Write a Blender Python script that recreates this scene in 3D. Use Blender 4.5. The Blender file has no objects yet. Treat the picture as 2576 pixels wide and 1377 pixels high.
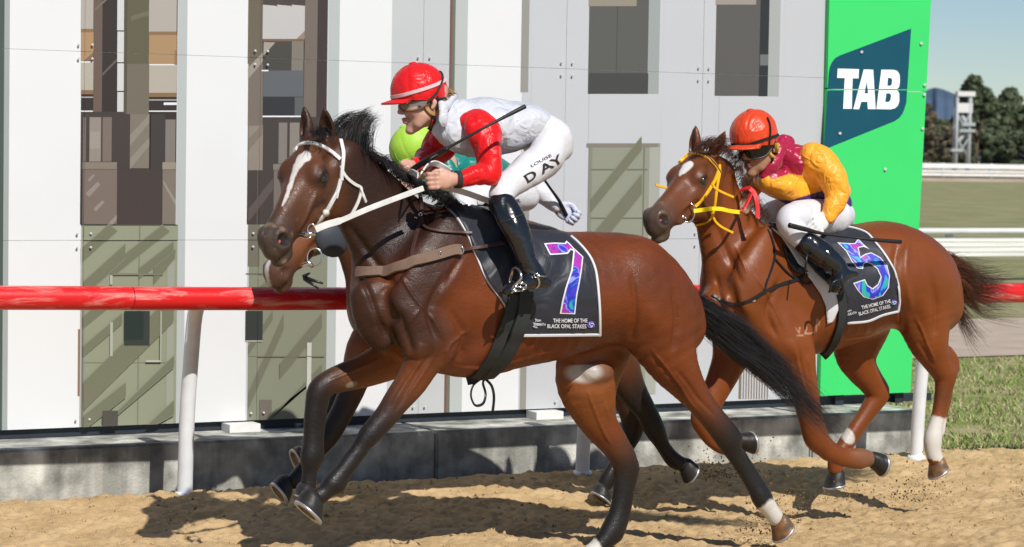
import bpy, bmesh, math, random
import numpy as np
from mathutils import Vector, Matrix
from mathutils.bvhtree import BVHTree
from mathutils.geometry import delaunay_2d_cdt
random.seed(7); RNG = np.random.default_rng(7)
scene = bpy.context.scene
COL = scene.collection

# ------------------------------------------------------------------ camera
F = 6064.; RHO = .0167; PIT = math.atan(304.5/F); YAW = math.radians(28); CAMH = 1.75
cR = np.array([math.cos(YAW), -math.sin(YAW), 0.])
cF = np.array([math.cos(PIT)*math.sin(YAW), math.cos(PIT)*math.cos(YAW), -math.sin(PIT)])
cU = np.cross(cR, cF); cC = np.array([0, 0, CAMH])
cam_d = bpy.data.cameras.new('camera'); cam = bpy.data.objects.new('camera', cam_d); COL.objects.link(cam)
cam_d.sensor_width = 36.; cam_d.lens = 36.*F/2576.
cam_d.clip_start = .1; cam_d.clip_end = 20000
xa = math.cos(RHO)*cR+math.sin(RHO)*cU; ya = -math.sin(RHO)*cR+math.cos(RHO)*cU
M = Matrix.Identity(4)
for i in range(3):
    M[i][0] = xa[i]; M[i][1] = ya[i]; M[i][2] = -cF[i]; M[i][3] = cC[i]
cam.matrix_world = M
cam_d.dof.use_dof = True; cam_d.dof.focus_distance = 10.3; cam_d.dof.aperture_fstop = 6.3
scene.camera = cam

# ------------------------------------------------------------------ world and sun
SUN_EL = math.radians(43.5); SUN_PHI = math.radians(-1)      # phi: from the wall normal, towards +X
sun_dir = np.array([math.cos(SUN_EL)*math.sin(SUN_PHI), -math.cos(SUN_EL)*math.cos(SUN_PHI), math.sin(SUN_EL)])
world = bpy.data.worlds.new('World'); scene.world = world; world.use_nodes = True
wn = world.node_tree.nodes; wl = world.node_tree.links
sky = wn.new('ShaderNodeTexSky'); sky.sky_type = 'NISHITA'; sky.sun_disc = False
sky.sun_elevation = SUN_EL; sky.sun_rotation = math.atan2(sun_dir[0], sun_dir[1])
sky.altitude = 600; sky.air_density = 1.0; sky.dust_density = 0.0; sky.ozone_density = 4.6
wn['Background'].inputs['Strength'].default_value = .073
wl.new(sky.outputs[0], wn['Background'].inputs['Color'])
sun_d = bpy.data.lights.new('sun', 'SUN'); sun_d.energy = 4.4; sun_d.angle = math.radians(.53); sun_d.color = (1., .955, .89)
sun = bpy.data.objects.new('sun', sun_d); COL.objects.link(sun)
sun.rotation_euler = Vector(sun_dir).to_track_quat('Z', 'Y').to_euler(); sun.location = (6, -4, 12)
vs = scene.view_settings
vs.view_transform = 'Standard'; vs.look = 'None'; vs.exposure = 0.15; vs.gamma = 1; vs.use_curve_mapping = False

# ------------------------------------------------------------------ picture <-> place
def ray(x, y):
    a = x-1288.; b = y-688.5
    u = a*math.cos(RHO)+b*math.sin(RHO); v = -a*math.sin(RHO)+b*math.cos(RHO)
    return u*cR-v*cU+F*cF
def PY(x, y, Y):
    d = ray(x, y); return cC+d*(Y/d[1])
def PG(x, y, z=0.):
    d = ray(x, y); return cC+d*((z-CAMH)/d[2])
def PZ(x, y, Z):
    return cC+ray(x, y)*(Z/F)
def proj(p):
    d = np.atleast_2d(np.asarray(p, float))-cC
    z = d@cF; u = d@cR/z*F; v = -(d@cU)/z*F
    return np.stack([1288+u*math.cos(RHO)-v*math.sin(RHO), 688.5+u*math.sin(RHO)+v*math.cos(RHO), z], 1)
def mpp(p):          # metres per picture unit at a point
    return float((np.asarray(p)-cC)@cF)/F

# ------------------------------------------------------------------ numpy noise
_T = RNG.random((32, 32, 32)).astype(np.float32)
def vnoise(p, s, seed=0):
    q = np.asarray(p, np.float32)*s+seed*7.31
    i = np.floor(q).astype(np.int64); f = q-i; f = f*f*(3-2*f); i &= 31; j = (i+1) & 31
    x0, y0, z0 = i[..., 0], i[..., 1], i[..., 2]; x1, y1, z1 = j[..., 0], j[..., 1], j[..., 2]
    fx, fy, fz = f[..., 0], f[..., 1], f[..., 2]
    a = _T[x0, y0, z0]*(1-fx)+_T[x1, y0, z0]*fx; b = _T[x0, y1, z0]*(1-fx)+_T[x1, y1, z0]*fx
    c = _T[x0, y0, z1]*(1-fx)+_T[x1, y0, z1]*fx; d = _T[x0, y1, z1]*(1-fx)+_T[x1, y1, z1]*fx
    return ((a*(1-fy)+b*fy)*(1-fz)+(c*(1-fy)+d*fy)*fz)-.5

# ------------------------------------------------------------------ objects
def link(o, parent=None):
    COL.objects.link(o)
    if parent is not None: o.parent = parent
    return o
def tag(o, label=None, cat=None, group=None, kind=None):
    if label: o['label'] = label
    if cat: o['category'] = cat
    if group: o['group'] = group
    if kind: o['kind'] = kind
    return o
def thing(name, label, cat, group=None, loc=None):
    o = bpy.data.objects.new(name, None); o.empty_display_size = .1
    COL.objects.link(o); return tag(o, label, cat, group)
def mesh_obj(name, v, f, mats, parent=None, smooth=True, midx=None, cols=None):
    me = bpy.data.meshes.new(name)
    v = np.asarray(v, np.float32)
    if isinstance(f, np.ndarray) and f.ndim == 2:
        n = f.shape[1]; me.vertices.add(len(v)); me.vertices.foreach_set('co', v.ravel())
        me.loops.add(f.size); me.loops.foreach_set('vertex_index', f.ravel().astype(np.int32))
        me.polygons.add(len(f)); me.polygons.foreach_set('loop_start', np.arange(0, f.size, n, dtype=np.int32))
        me.update(calc_edges=True); me.validate()
    else:
        me.from_pydata([tuple(map(float, q)) for q in v], [], [tuple(int(i) for i in q) for q in f]); me.update()
    if not isinstance(mats, (list, tuple)): mats = [mats]
    for m in mats: me.materials.append(m)
    if midx is not None: me.polygons.foreach_set('material_index', np.asarray(midx, np.int32))
    if smooth: me.polygons.foreach_set('use_smooth', np.ones(len(me.polygons), bool))
    if cols is not None:
        a = me.color_attributes.new('coat', 'FLOAT_COLOR', 'POINT')
        c = np.ones((len(v), 4), np.float32); c[:, :3] = cols; a.data.foreach_set('color', c.ravel())
    return link(bpy.data.objects.new(name, me), parent)
class MB:
    """collects simple solids into one mesh"""
    def __init__(s): s.v = []; s.f = []; s.m = []
    def add(s, v, f, m=0):
        b = len(s.v); s.v += [tuple(map(float, q)) for q in v]; s.f += [tuple(b+i for i in q) for q in f]; s.m += [m]*len(f)
    def box(s, lo, hi, m=0):
        x0, y0, z0 = lo; x1, y1, z1 = hi
        s.add([(x0, y0, z0), (x1, y0, z0), (x1, y1, z0), (x0, y1, z0), (x0, y0, z1), (x1, y0, z1), (x1, y1, z1), (x0, y1, z1)],
              [(3, 2, 1, 0), (4, 5, 6, 7), (0, 1, 5, 4), (1, 2, 6, 5), (2, 3, 7, 6), (3, 0, 4, 7)], m)
    def tube(s, pts, r, n=10, m=0, caps=True, flat=1., lat=None):
        pts = [np.asarray(p, float) for p in pts]; r = r if hasattr(r, '__len__') else [r]*len(pts)
        vs_ = []; up = None
        for i, p in enumerate(pts):
            t = pts[min(i+1, len(pts)-1)]-pts[max(i-1, 0)]; t = t/(np.linalg.norm(t)+1e-9)
            if up is None:
                up = np.asarray(lat if lat is not None else ((0, 0, 1) if abs(t[2]) < .9 else (0, 1, 0)), float)
            up = up-t*(up@t); up /= np.linalg.norm(up)+1e-9; sd = np.cross(t, up)
            for k in range(n):
                a = 2*math.pi*k/n; vs_.append(p+r[i]*(math.cos(a)*up+flat*math.sin(a)*sd))
        fs = [(i*n+k, i*n+(k+1) % n, (i+1)*n+(k+1) % n, (i+1)*n+k) for i in range(len(pts)-1) for k in range(n)]
        if caps: fs += [tuple(range(n))[::-1], tuple((len(pts)-1)*n+k for k in range(n))]
        s.add(vs_, fs, m)
    def ball(s, c, r, nu=16, nv=10, m=0, axes=None):
        A = np.eye(3) if axes is None else np.asarray(axes); r = np.asarray(r if hasattr(r, '__len__') else [r]*3, float)
        vs_ = []
        for j in range(nv+1):
            th = math.pi*j/nv
            for i in range(nu):
                ph = 2*math.pi*i/nu
                vs_.append(np.asarray(c)+(np.array([math.sin(th)*math.cos(ph), math.sin(th)*math.sin(ph), math.cos(th)])*r)@A)
        s.add(vs_, [(j*nu+i, (j+1)*nu+i, (j+1)*nu+(i+1) % nu, j*nu+(i+1) % nu) for j in range(nv) for i in range(nu)], m)
    flat_edges = False
    def build(s, name, mats, parent=None, smooth=True):
        o = mesh_obj(name, s.v, s.f, mats, parent, smooth, s.m)
        if s.flat_edges: o.data.set_sharp_from_angle(angle=math.radians(28))
        return o
def sharp(o, deg=35):
    o.data.set_sharp_from_angle(angle=math.radians(deg)); return o

# ------------------------------------------------------------------ materials
def principled(name):
    m = bpy.data.materials.new(name); m.use_nodes = True
    return m, m.node_tree.nodes, m.node_tree.links, m.node_tree.nodes['Principled BSDF']
def mat(name, col, rough=.5, spec=.5, metal=0., var=0., vscale=8., col2=None, bump=0., bscale=60., bdist=.01, sheen=0., coat=0.,
        attr=None, stretch=None, wrinkle=0., wscale=9., detail=4., aniso=0., alpha=1., trans=0., wdist=.02):
    m, N, L, b = principled(name)
    b.inputs['Base Color'].default_value = (*col, 1); b.inputs['Roughness'].default_value = rough
    b.inputs['Specular IOR Level'].default_value = spec; b.inputs['Metallic'].default_value = metal
    b.inputs['Sheen Weight'].default_value = sheen; b.inputs['Coat Weight'].default_value = coat
    b.inputs['Coat Roughness'].default_value = .15
    b.inputs['Transmission Weight'].default_value = trans; b.inputs['Alpha'].default_value = alpha
    tc = N.new('ShaderNodeTexCoord')
    vec = tc.outputs['Object']
    if stretch:
        mp = N.new('ShaderNodeMapping'); mp.inputs['Scale'].default_value = stretch; L.new(vec, mp.inputs[0]); vec = mp.outputs[0]
    src = None
    if attr:
        a = N.new('ShaderNodeVertexColor'); a.layer_name = attr; src = a.outputs[0]; L.new(src, b.inputs['Base Color'])
    if var > 0 or col2 is not None:
        n = N.new('ShaderNodeTexNoise'); n.inputs['Scale'].default_value = vscale; n.inputs['Detail'].default_value = detail
        L.new(vec, n.inputs['Vector'])
        if col2 is not None:
            r = N.new('ShaderNodeValToRGB'); r.color_ramp.elements[0].position = .38; r.color_ramp.elements[1].position = .64
            r.color_ramp.elements[0].color = (*col, 1); r.color_ramp.elements[1].color = (*col2, 1)
            L.new(n.outputs['Fac'], r.inputs[0]); L.new(r.outputs[0], b.inputs['Base Color'])
        else:
            h = N.new('ShaderNodeMapRange'); h.inputs['From Min'].default_value = .3; h.inputs['From Max'].default_value = .7
            h.inputs['To Min'].default_value = 1-var; h.inputs['To Max'].default_value = 1+var
            L.new(n.outputs['Fac'], h.inputs['Value'])
            mx = N.new('ShaderNodeVectorMath'); mx.operation = 'SCALE'
            if src is not None: L.new(src, mx.inputs[0])
            else: mx.inputs[0].default_value = col
            L.new(h.outputs[0], mx.inputs['Scale']); L.new(mx.outputs[0], b.inputs['Base Color'])
    last = None
    for amt, sc, ds, det in ((wrinkle, wscale, wdist, 2.), (bump, bscale, bdist, 3.)):
        if amt > 0:
            n = N.new('ShaderNodeTexNoise'); n.inputs['Scale'].default_value = sc; n.inputs['Detail'].default_value = det
            if sc == wscale and wrinkle > 0: n.inputs['Distortion'].default_value = 1.6
            L.new(vec, n.inputs['Vector'])
            bp = N.new('ShaderNodeBump'); bp.inputs['Strength'].default_value = amt; bp.inputs['Distance'].default_value = ds
            L.new(n.outputs['Fac'], bp.inputs['Height'])
            if last is not None: L.new(last, bp.inputs['Normal'])
            last = bp.outputs[0]
    if last is not None:
        L.new(last, b.inputs['Normal'])
        if coat > 0: L.new(last, b.inputs['Coat Normal'])
    return m

# ------------------------------------------------------------------ implicit bodies
def crom(nodes, sub):
    P = np.asarray(nodes, float); n = len(P); out = []
    for i in range(n-1):
        p0 = P[max(i-1, 0)]; p1 = P[i]; p2 = P[i+1]; p3 = P[min(i+2, n-1)]
        for k in range(sub):
            t = k/sub
            out.append(.5*((2*p1)+(-p0+p2)*t+(2*p0-5*p1+4*p2-p3)*t*t+(-p0+3*p1-3*p2+p3)*t**3))
    out.append(P[-1]); return np.array(out)
class Field:
    def __init__(s, lo, hi, h):
        s.h = h; s.lo = np.asarray(lo, float); s.n = np.ceil((np.asarray(hi)-s.lo)/h).astype(int)+1
        s.D = np.full(s.n, .5, np.float32); s.smp = []
        s.ax = [(s.lo[i]+h*np.arange(s.n[i])).astype(np.float32) for i in range(3)]
    def reg(s, lo, hi):
        a = np.clip(np.floor((np.asarray(lo)-s.lo)/s.h).astype(int), 0, s.n); b = np.clip(np.ceil((np.asarray(hi)-s.lo)/s.h).astype(int)+1, 0, s.n)
        return tuple(slice(int(a[i]), int(max(b[i], a[i]))) for i in range(3))
    def grid(s, r):
        return s.ax[0][r[0]][:, None, None], s.ax[1][r[1]][None, :, None], s.ax[2][r[2]][None, None, :]
    def comb(s, r, d, k, op):
        A = s.D[r]
        if A.size == 0: return
        if op == 'u':
            if k > 0:
                h = np.maximum(k-np.abs(A-d), 0)/k; s.D[r] = np.minimum(A, d)-h*h*k*.25
            else: s.D[r] = np.minimum(A, d)
        else:
            d = -d
            if k > 0:
                h = np.maximum(k-np.abs(A-d), 0)/k; s.D[r] = np.maximum(A, d)+h*h*k*.25
            else: s.D[r] = np.maximum(A, d)
    def chain(s, nodes, k=.03, sub=3, op='u', lat=(0, 1, 0), col=None, cap=1.):
        """nodes: rows (x,y,z, ru lateral, rv in plane)"""
        S = crom(nodes, sub); lat = np.asarray(lat, float)
        mg = k+s.h*3
        R = np.maximum(S[:, 3], S[:, 4])
        r = s.reg((S[:, :3]-R[:, None]).min(0)-mg, (S[:, :3]+R[:, None]).max(0)+mg)
        d = np.full(s.D[r].shape, .5, np.float32)
        if d.size == 0: return
        o = [r[i].start for i in range(3)]
        for i in range(len(S)-1):
            a, b = S[i], S[i+1]; t = b[:3]-a[:3]; Ln = np.linalg.norm(t)+1e-9; t = t/Ln
            u = lat-t*(lat@t); u /= np.linalg.norm(u)+1e-9; v = np.cross(t, u)
            rm = max(a[3], a[4], b[3], b[4])+mg
            q = s.reg(np.minimum(a[:3], b[:3])-rm, np.maximum(a[:3], b[:3])+rm)
            q = tuple(slice(max(q[j].start, r[j].start), max(min(q[j].stop, r[j].stop), max(q[j].start, r[j].start))) for j in range(3))
            X, Y, Z = s.grid(q)
            if X.size*Y.size*Z.size == 0: continue
            X = X-np.float32(a[0]); Y = Y-np.float32(a[1]); Z = Z-np.float32(a[2])
            f32 = np.float32
            T = X*f32(t[0])+Y*f32(t[1])+Z*f32(t[2]); Uc = X*f32(u[0])+Y*f32(u[1])+Z*f32(u[2]); V = X*f32(v[0])+Y*f32(v[1])+Z*f32(v[2])
            c = np.clip(T/f32(Ln), 0, 1); W = T-c*f32(Ln)
            ru = f32(a[3])+c*f32(b[3]-a[3]); rv = f32(a[4])+c*f32(b[4]-a[4]); rw = np.minimum(ru, rv)*f32(cap)
            Uc /= ru; V /= rv; W /= rw
            k0 = np.sqrt(Uc*Uc+V*V+W*W); k1 = np.sqrt((Uc/ru)**2+(V/rv)**2+(W/rw)**2)
            e = k0*(k0-1)/(k1+f32(1e-4))
            e = np.where(k0 < .15, -rw, e)
            w = tuple(slice(q[j].start-o[j], q[j].stop-o[j]) for j in range(3))
            d[w] = np.minimum(d[w], e)
        s.comb(r, d, k, op)
        if op == 'u':
            for i in range(len(S)):
                c = None
                if col is not None:
                    c = col if not isinstance(col, list) else np.array([np.interp(i/sub, range(len(col)), [q[j] for q in col]) for j in range(3)])
                s.smp.append((S[i, :3], .5*(S[i, 3]+S[i, 4]), c))
    def ell(s, c, r, axes=None, k=.02, op='u', col=None):
        A = np.eye(3) if axes is None else np.asarray(axes, float); rm = max(r)+k+3*s.h; c = np.asarray(c, float)
        q = s.reg(c-rm, c+rm); X, Y, Z = s.grid(q); f32 = np.float32
        X = X-f32(c[0]); Y = Y-f32(c[1]); Z = Z-f32(c[2])
        k0 = 0; k1 = 0
        for i in range(3):
            w = (X*f32(A[i][0])+Y*f32(A[i][1])+Z*f32(A[i][2]))/f32(r[i]); k0 = k0+w*w; k1 = k1+(w/f32(r[i]))**2
        k0 = np.sqrt(k0); k1 = np.sqrt(k1); d = k0*(k0-1)/(k1+f32(1e-4)); d = np.where(k0 < .15, -min(r), d)
        s.comb(q, d, k, op)
        if op == 'u': s.smp.append((c, float(np.mean(r)), col))
    def noise(s, amp, sc, seed=0, ridged=False, sq=(1, 1, 1), fn=None):
        """push the surface in and out near zero"""
        idx = np.argwhere(np.abs(s.D) < .03)
        p = s.lo+idx*s.h
        n = vnoise(p*np.asarray(sq)+.05*vnoise(p, 5, seed+3)[:, None], sc, seed)
        if ridged: n = .25-np.abs(n)*1.6
        if fn is not None: n = n*fn(p)
        s.D[tuple(idx.T)] += (amp*n).astype(np.float32)
    def mesh(s, smooth=2):
        D = s.D; D[0] = D[-1] = .5; D[:, 0] = D[:, -1] = .5; D[:, :, 0] = D[:, :, -1] = .5
        S = D < 0
        n = np.array(D.shape)
        act = np.zeros(n-1, np.int8)
        for dx in (0, 1):
            for dy in (0, 1):
                for dz in (0, 1): act += S[dx:n[0]-1+dx, dy:n[1]-1+dy, dz:n[2]-1+dz]
        cells = np.argwhere((act > 0) & (act < 8)); idm = np.full(n-1, -1, np.int64); idm[tuple(cells.T)] = np.arange(len(cells))
        acc = np.zeros((len(cells), 3)); cnt = np.zeros(len(cells))
        corner = [(a, b, c) for a in (0, 1) for b in (0, 1) for c in (0, 1)]
        vals = {c: D[cells[:, 0]+c[0], cells[:, 1]+c[1], cells[:, 2]+c[2]] for c in corner}
        for a in corner:
            for axis in range(3):
                if a[axis] == 1: continue
                b = list(a); b[axis] = 1; b = tuple(b)
                va, vb = vals[a], vals[b]; m = (va < 0) != (vb < 0)
                t = np.where(m, va/np.where(m, va-vb, 1), 0)
                p = np.tile(np.array(a, float), (len(cells), 1)); p[:, axis] += t
                acc[m] += p[m]; cnt[m] += 1
        V = s.lo+s.h*(cells+acc/cnt[:, None])
        faces = []
        for axis in range(3):
            sl0 = [slice(None)]*3; sl1 = [slice(None)]*3; sl0[axis] = slice(0, n[axis]-1); sl1[axis] = slice(1, n[axis])
            A = S[tuple(sl0)]; B = S[tuple(sl1)]
            e = np.argwhere(A != B)
            o1, o2 = (axis+1) % 3, (axis+2) % 3
            e = e[(e[:, o1] > 0) & (e[:, o2] > 0) & (e[:, o1] < n[o1]-1) & (e[:, o2] < n[o2]-1)]
            ins = A[tuple(e.T)]
            def cid(d1, d2):
                q = e.copy(); q[:, o1] -= d1; q[:, o2] -= d2; return idm[tuple(q.T)]
            q = np.stack([cid(1, 1), cid(0, 1), cid(0, 0), cid(1, 0)], 1)
            q[~ins] = q[~ins][:, ::-1]; faces.append(q)
        Fc = np.concatenate(faces)
        ed = np.concatenate([Fc[:, [0, 1]], Fc[:, [1, 2]], Fc[:, [2, 3]], Fc[:, [3, 0]]])
        deg = np.bincount(ed.ravel(), minlength=len(V)).astype(float)
        for it in range(smooth):
            a = np.stack([np.bincount(ed[:, 0], V[ed[:, 1], j], len(V))+np.bincount(ed[:, 1], V[ed[:, 0], j], len(V)) for j in range(3)], 1)/deg[:, None]
            V = V+(a-V)*(.5 if it % 2 == 0 else -.45 if smooth > 3 else .4)
        return V, Fc
    def colours(s, V, default, sharpness=.03):
        P = np.array([q[0] for q in s.smp if q[2] is not None]); Rr = np.array([q[1] for q in s.smp if q[2] is not None]); Cc = np.array([q[2] for q in s.smp if q[2] is not None])
        out = np.empty((len(V), 3))
        for i in range(0, len(V), 20000):
            d = np.linalg.norm(V[i:i+20000, None]-P[None], axis=2)-Rr[None]
            w = np.exp(-(d-d.min(1, keepdims=True))/sharpness); out[i:i+20000] = (w@Cc)/w.sum(1, keepdims=True)
        return out
def bvh_of(objs):
    V = []; Fc = []; b = 0
    for o in objs:
        me = o.data; v = np.empty(len(me.vertices)*3, np.float32); me.vertices.foreach_get('co', v); V.append(v.reshape(-1, 3))
        Fc += [tuple(b+i for i in p.vertices) for p in me.polygons]; b += len(me.vertices)
    return BVHTree.FromPolygons([Vector(q) for q in np.concatenate(V)], Fc)
CV = Vector(cC)
def cast(bvh, x, y):
    d = Vector(ray(x, y)).normalized(); h = bvh.ray_cast(CV, d, 60)
    if h[0] is None: return None
    n = h[1]
    if n.dot(d) > 0: n = -n
    return np.array(h[0]), np.array(n)
def casts(bvh, pts, off=0., soft=True):
    """picture points laid on a surface, pushed off it; misses borrow the nearest hit's depth"""
    H = [cast(bvh, *p[:2]) for p in pts]; ok = [i for i, h in enumerate(H) if h is not None]
    out = []
    for i, p in enumerate(pts):
        h = H[i]
        if h is None:
            if not ok: out.append(PY(p[0], p[1], 9.)); continue
            j = min(ok, key=lambda q: (pts[q][0]-p[0])**2+(pts[q][1]-p[1])**2); z = (H[j][0]-cC)@cF
            out.append(PZ(p[0], p[1], z+.01)); continue
        out.append(h[0]+h[1]*off)
    return np.array(out)
def resample(pts, step, closed=False):
    P = [np.asarray(p, float) for p in pts]
    if closed: P = P+[P[0]]
    out = []
    for a, b in zip(P[:-1], P[1:]):
        n = max(1, int(round(np.linalg.norm((b-a)[:2])/step)))
        out += [a+(b-a)*i/n for i in range(n)]
    if not closed: out.append(P[-1])
    return out
def smooth_line(pts, sub=5):
    return [tuple(p) for p in crom([tuple(p) for p in pts], sub)]
def band(mb, P, wdir, half, th, nrm=None, m=0):
    """flat strap: centre points P (n,3), width direction per point, half width, thickness"""
    P = np.asarray(P, float); n = len(P); vs_ = []
    half = half if hasattr(half, '__len__') else [half]*n
    for i in range(n):
        w = np.asarray(wdir[i], float); w /= np.linalg.norm(w)+1e-9
        t = P[min(i+1, n-1)]-P[max(i-1, 0)]; t /= np.linalg.norm(t)+1e-9
        w = w-t*(w@t); w /= np.linalg.norm(w)+1e-9
        nn = np.cross(t, w)
        if nrm is not None and nn@nrm[i] < 0: nn = -nn
        if nrm is None and nn@(cC-P[i]) < 0: nn = -nn
        a = P[i]+w*half[i]; b = P[i]-w*half[i]
        e = w*min(half[i]*.25, .0012)
        vs_ += [a+nn*th*.7, a-e+nn*th, b+e+nn*th, b+nn*th*.7, b-nn*th*.6, a-nn*th*.6]
    fs = [(i*6+k, i*6+(k+1) % 6, (i+1)*6+(k+1) % 6, (i+1)*6+k) for i in range(n-1) for k in range(6)]
    fs += [tuple(range(6))[::-1], tuple((n-1)*6+k for k in range(6))]
    mb.flat_edges = True
    mb.add(vs_, fs, m)
def strap(mb, bvh, pts, wpx, off=.004, th=.004, m=0, sub=5, spline=True):
    """strap whose centre line is laid on a surface"""
    L_ = smooth_line(pts, sub) if spline else resample(pts, 8)
    h = [cast(bvh, *p[:2]) for p in L_]
    P = casts(bvh, L_, off); n = len(L_); nr = []; wd = []
    for i in range(n):
        nn = h[i][1] if h[i] is not None else (cC-P[i])/np.linalg.norm(cC-P[i])
        nr.append(nn)
    nr = np.array(nr)
    for _ in range(2):
        nr[1:-1] = (nr[:-2]+2*nr[1:-1]+nr[2:])/4
        P[1:-1] = (P[:-2]+2*P[1:-1]+P[2:])/4
    for i in range(n):
        t = P[min(i+1, n-1)]-P[max(i-1, 0)]; wd.append(np.cross(t, nr[i]))
    band(mb, P, wd, [wpx*.5*mpp(p) for p in P], th, nr, m)
    return P
def patch(poly, step, fine=None):
    """triangulate a picture polygon with inner grid points -> pts, tris"""
    B = resample(poly, step, True); nB = len(B)
    xs = [p[0] for p in B]; ys = [p[1] for p in B]
    g = []
    def inside(x, y):
        c = False; j = nB-1
        for i in range(nB):
            if (B[i][1] > y) != (B[j][1] > y) and x < (B[j][0]-B[i][0])*(y-B[i][1])/(B[j][1]-B[i][1])+B[i][0]: c = not c
            j = i
        return c
    y = min(ys)+step*.5; row = 0
    while y < max(ys):
        x = min(xs)+(step*.5 if row % 2 else 0)
        while x < max(xs):
            if inside(x, y) and min((x-q[0])**2+(y-q[1])**2 for q in B) > (step*.45)**2: g.append((x, y))
            x += step
        y += step; row += 1
    P = [Vector((q[0], q[1])) for q in B]+[Vector(q) for q in g]
    r = delaunay_2d_cdt(P, [(i, (i+1) % nB) for i in range(nB)], [], 1, 1e-4)
    return [(q.x, q.y) for q in r[0]], [tuple(f) for f in r[2]]
def face_cam(v, f):
    v = np.asarray(v); out = []
    for q in f:
        n = np.cross(v[q[1]]-v[q[0]], v[q[2]]-v[q[0]])
        out.append(tuple(q) if n@(cC-v[q[0]]) > 0 else tuple(q)[::-1])
    return out
_tm = {}
def text_mesh(txt, offset=0.):
    k = (txt, offset)
    if k not in _tm:
        c = bpy.data.curves.new('lettering', 'FONT'); c.body = txt; c.offset = offset; c.resolution_u = 3; c.align_x = 'LEFT'
        o = bpy.data.objects.new('lettering', c); COL.objects.link(o)
        bpy.context.view_layer.update()
        me = o.evaluated_get(bpy.context.evaluated_depsgraph_get()).to_mesh()
        v = [(q.co.x, q.co.y) for q in me.vertices]; f = [tuple(p.vertices) for p in me.polygons]
        bpy.data.objects.remove(o); _tm[k] = (v, f)
    return _tm[k]
def text_on(bvh, txt, p0, p1, hpx, off, name, m, parent, lean=0., boldness=.0):
    """lettering from p0 to p1 (picture points along the base line), cap height hpx, laid on a surface"""
    v, f = text_mesh(txt, boldness); v = np.array(v)
    x0, x1 = v[:, 0].min(), v[:, 0].max(); y0, y1 = v[:, 1].min(), v[:, 1].max()
    p0 = np.array(p0, float); p1 = np.array(p1, float); d = p1-p0; up = np.array([d[1], -d[0]])/np.linalg.norm(d)
    q = [p0+d*((a-x0)/(x1-x0))+up*hpx*((b-y0)/(y1-y0))+d/np.linalg.norm(d)*lean*hpx*((b-y0)/(y1-y0)) for a, b in v]
    P = casts(bvh, q, off)
    return mesh_obj(name, P, face_cam(P, f), m, parent, smooth=False)

# ================================================================== SETTING
def lay_sheet(name, xs, ys, zf, m, kind='structure'):
    X, Y = np.meshgrid(xs, ys, indexing='ij'); Z = zf(X, Y)
    v = np.stack([X, Y, Z], -1).reshape(-1, 3); a, b = X.shape
    i = np.arange((a-1)*(b-1)); r = i//(b-1); c = i % (b-1); q = r*b+c
    f = np.stack([q, q+b, q+b+1, q+1], 1)
    return tag(mesh_obj(name, v, f, m), kind=kind)

M_grassland = mat('dry_grassland', (.205, .215, .09), .9, .2, col2=(.32, .29, .16), vscale=.6, detail=6, bump=.6, bscale=9, bdist=.05)
M_turf = mat('turf', (.20, .22, .07), .9, .2, col2=(.38, .33, .18), vscale=2.2, detail=6, bump=.5, bscale=40, bdist=.02)
M_sand = mat('track_sand', (.42, .290, .145), .95, .15, col2=(.52, .370, .20), vscale=5, detail=9, bump=.55, bscale=95, bdist=.012)
M_path = mat('pale_gravel', (.46, .37, .29), .9, .2, var=.12, vscale=3, bump=.3, bscale=60)
lay_sheet('ground', np.linspace(-400, 2600, 40), np.linspace(-60, 4000, 60), lambda X, Y: 0*X-.06, M_grassland)
WEND = 8.80
lay_sheet('turf', np.linspace(8.7, 60, 60), np.linspace(11.28, 17.2, 12), lambda X, Y: 0*X-.03-.0*X, M_turf)
lay_sheet('path', np.linspace(4, 120, 30), np.linspace(17.2, 21.3, 4), lambda X, Y: 0*X-.02, M_path)

# churned sand: finely broken sheet
def sand_h(X, Y):
    p = np.stack([X, Y, 0*X], -1).reshape(-1, 3)
    q = p*np.array([.75, 1.0, 1])
    n1 = vnoise(q, 9, 1); n2 = vnoise(q, 21, 2); n3 = vnoise(q, 47, 3); n0 = vnoise(p, 2.1, 4)
    clod = np.maximum(n1+.10, 0)**1.3*.030+np.maximum(n2+.08, 0)*.040+n3*.026
    z = clod+n0*.016-.016
    y = p[:, 1]; ridge = .085*np.clip((y-9.9)/.95, 0, 1)**1.3*np.clip((11.34-y)/.36, 0, 1)**.8*np.clip((10.2-p[:, 0])/1.2, 0, 1)
    fade = np.clip((y-7.0)/.5, 0, 1)*np.clip((p[:, 0]-2.2)/.3, 0, 1)*np.clip((12.39-p[:, 0])/.5, 0, 1)
    return ((z*.8+ridge)*fade-.012*(1-fade)).reshape(X.shape)
lay_sheet('sand_track', np.arange(2.2, 12.4, .0125), np.arange(7.0, 11.36, .0125), sand_h, M_sand)
far_sand = lay_sheet('sand_track', np.linspace(-30, 60, 60), np.array([-8, 0, 4, 6, 7.02]), lambda X, Y: 0*X-.012, M_sand)
lay_sheet('sand_track', np.linspace(-30, 2.22, 30), np.linspace(7.0, 11.36, 6), lambda X, Y: 0*X-.012, M_sand)
lay_sheet('sand_track', np.linspace(12.37, 60, 30), np.linspace(7.0, 11.36, 6), lambda X, Y: 0*X-.012, M_sand)

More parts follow.
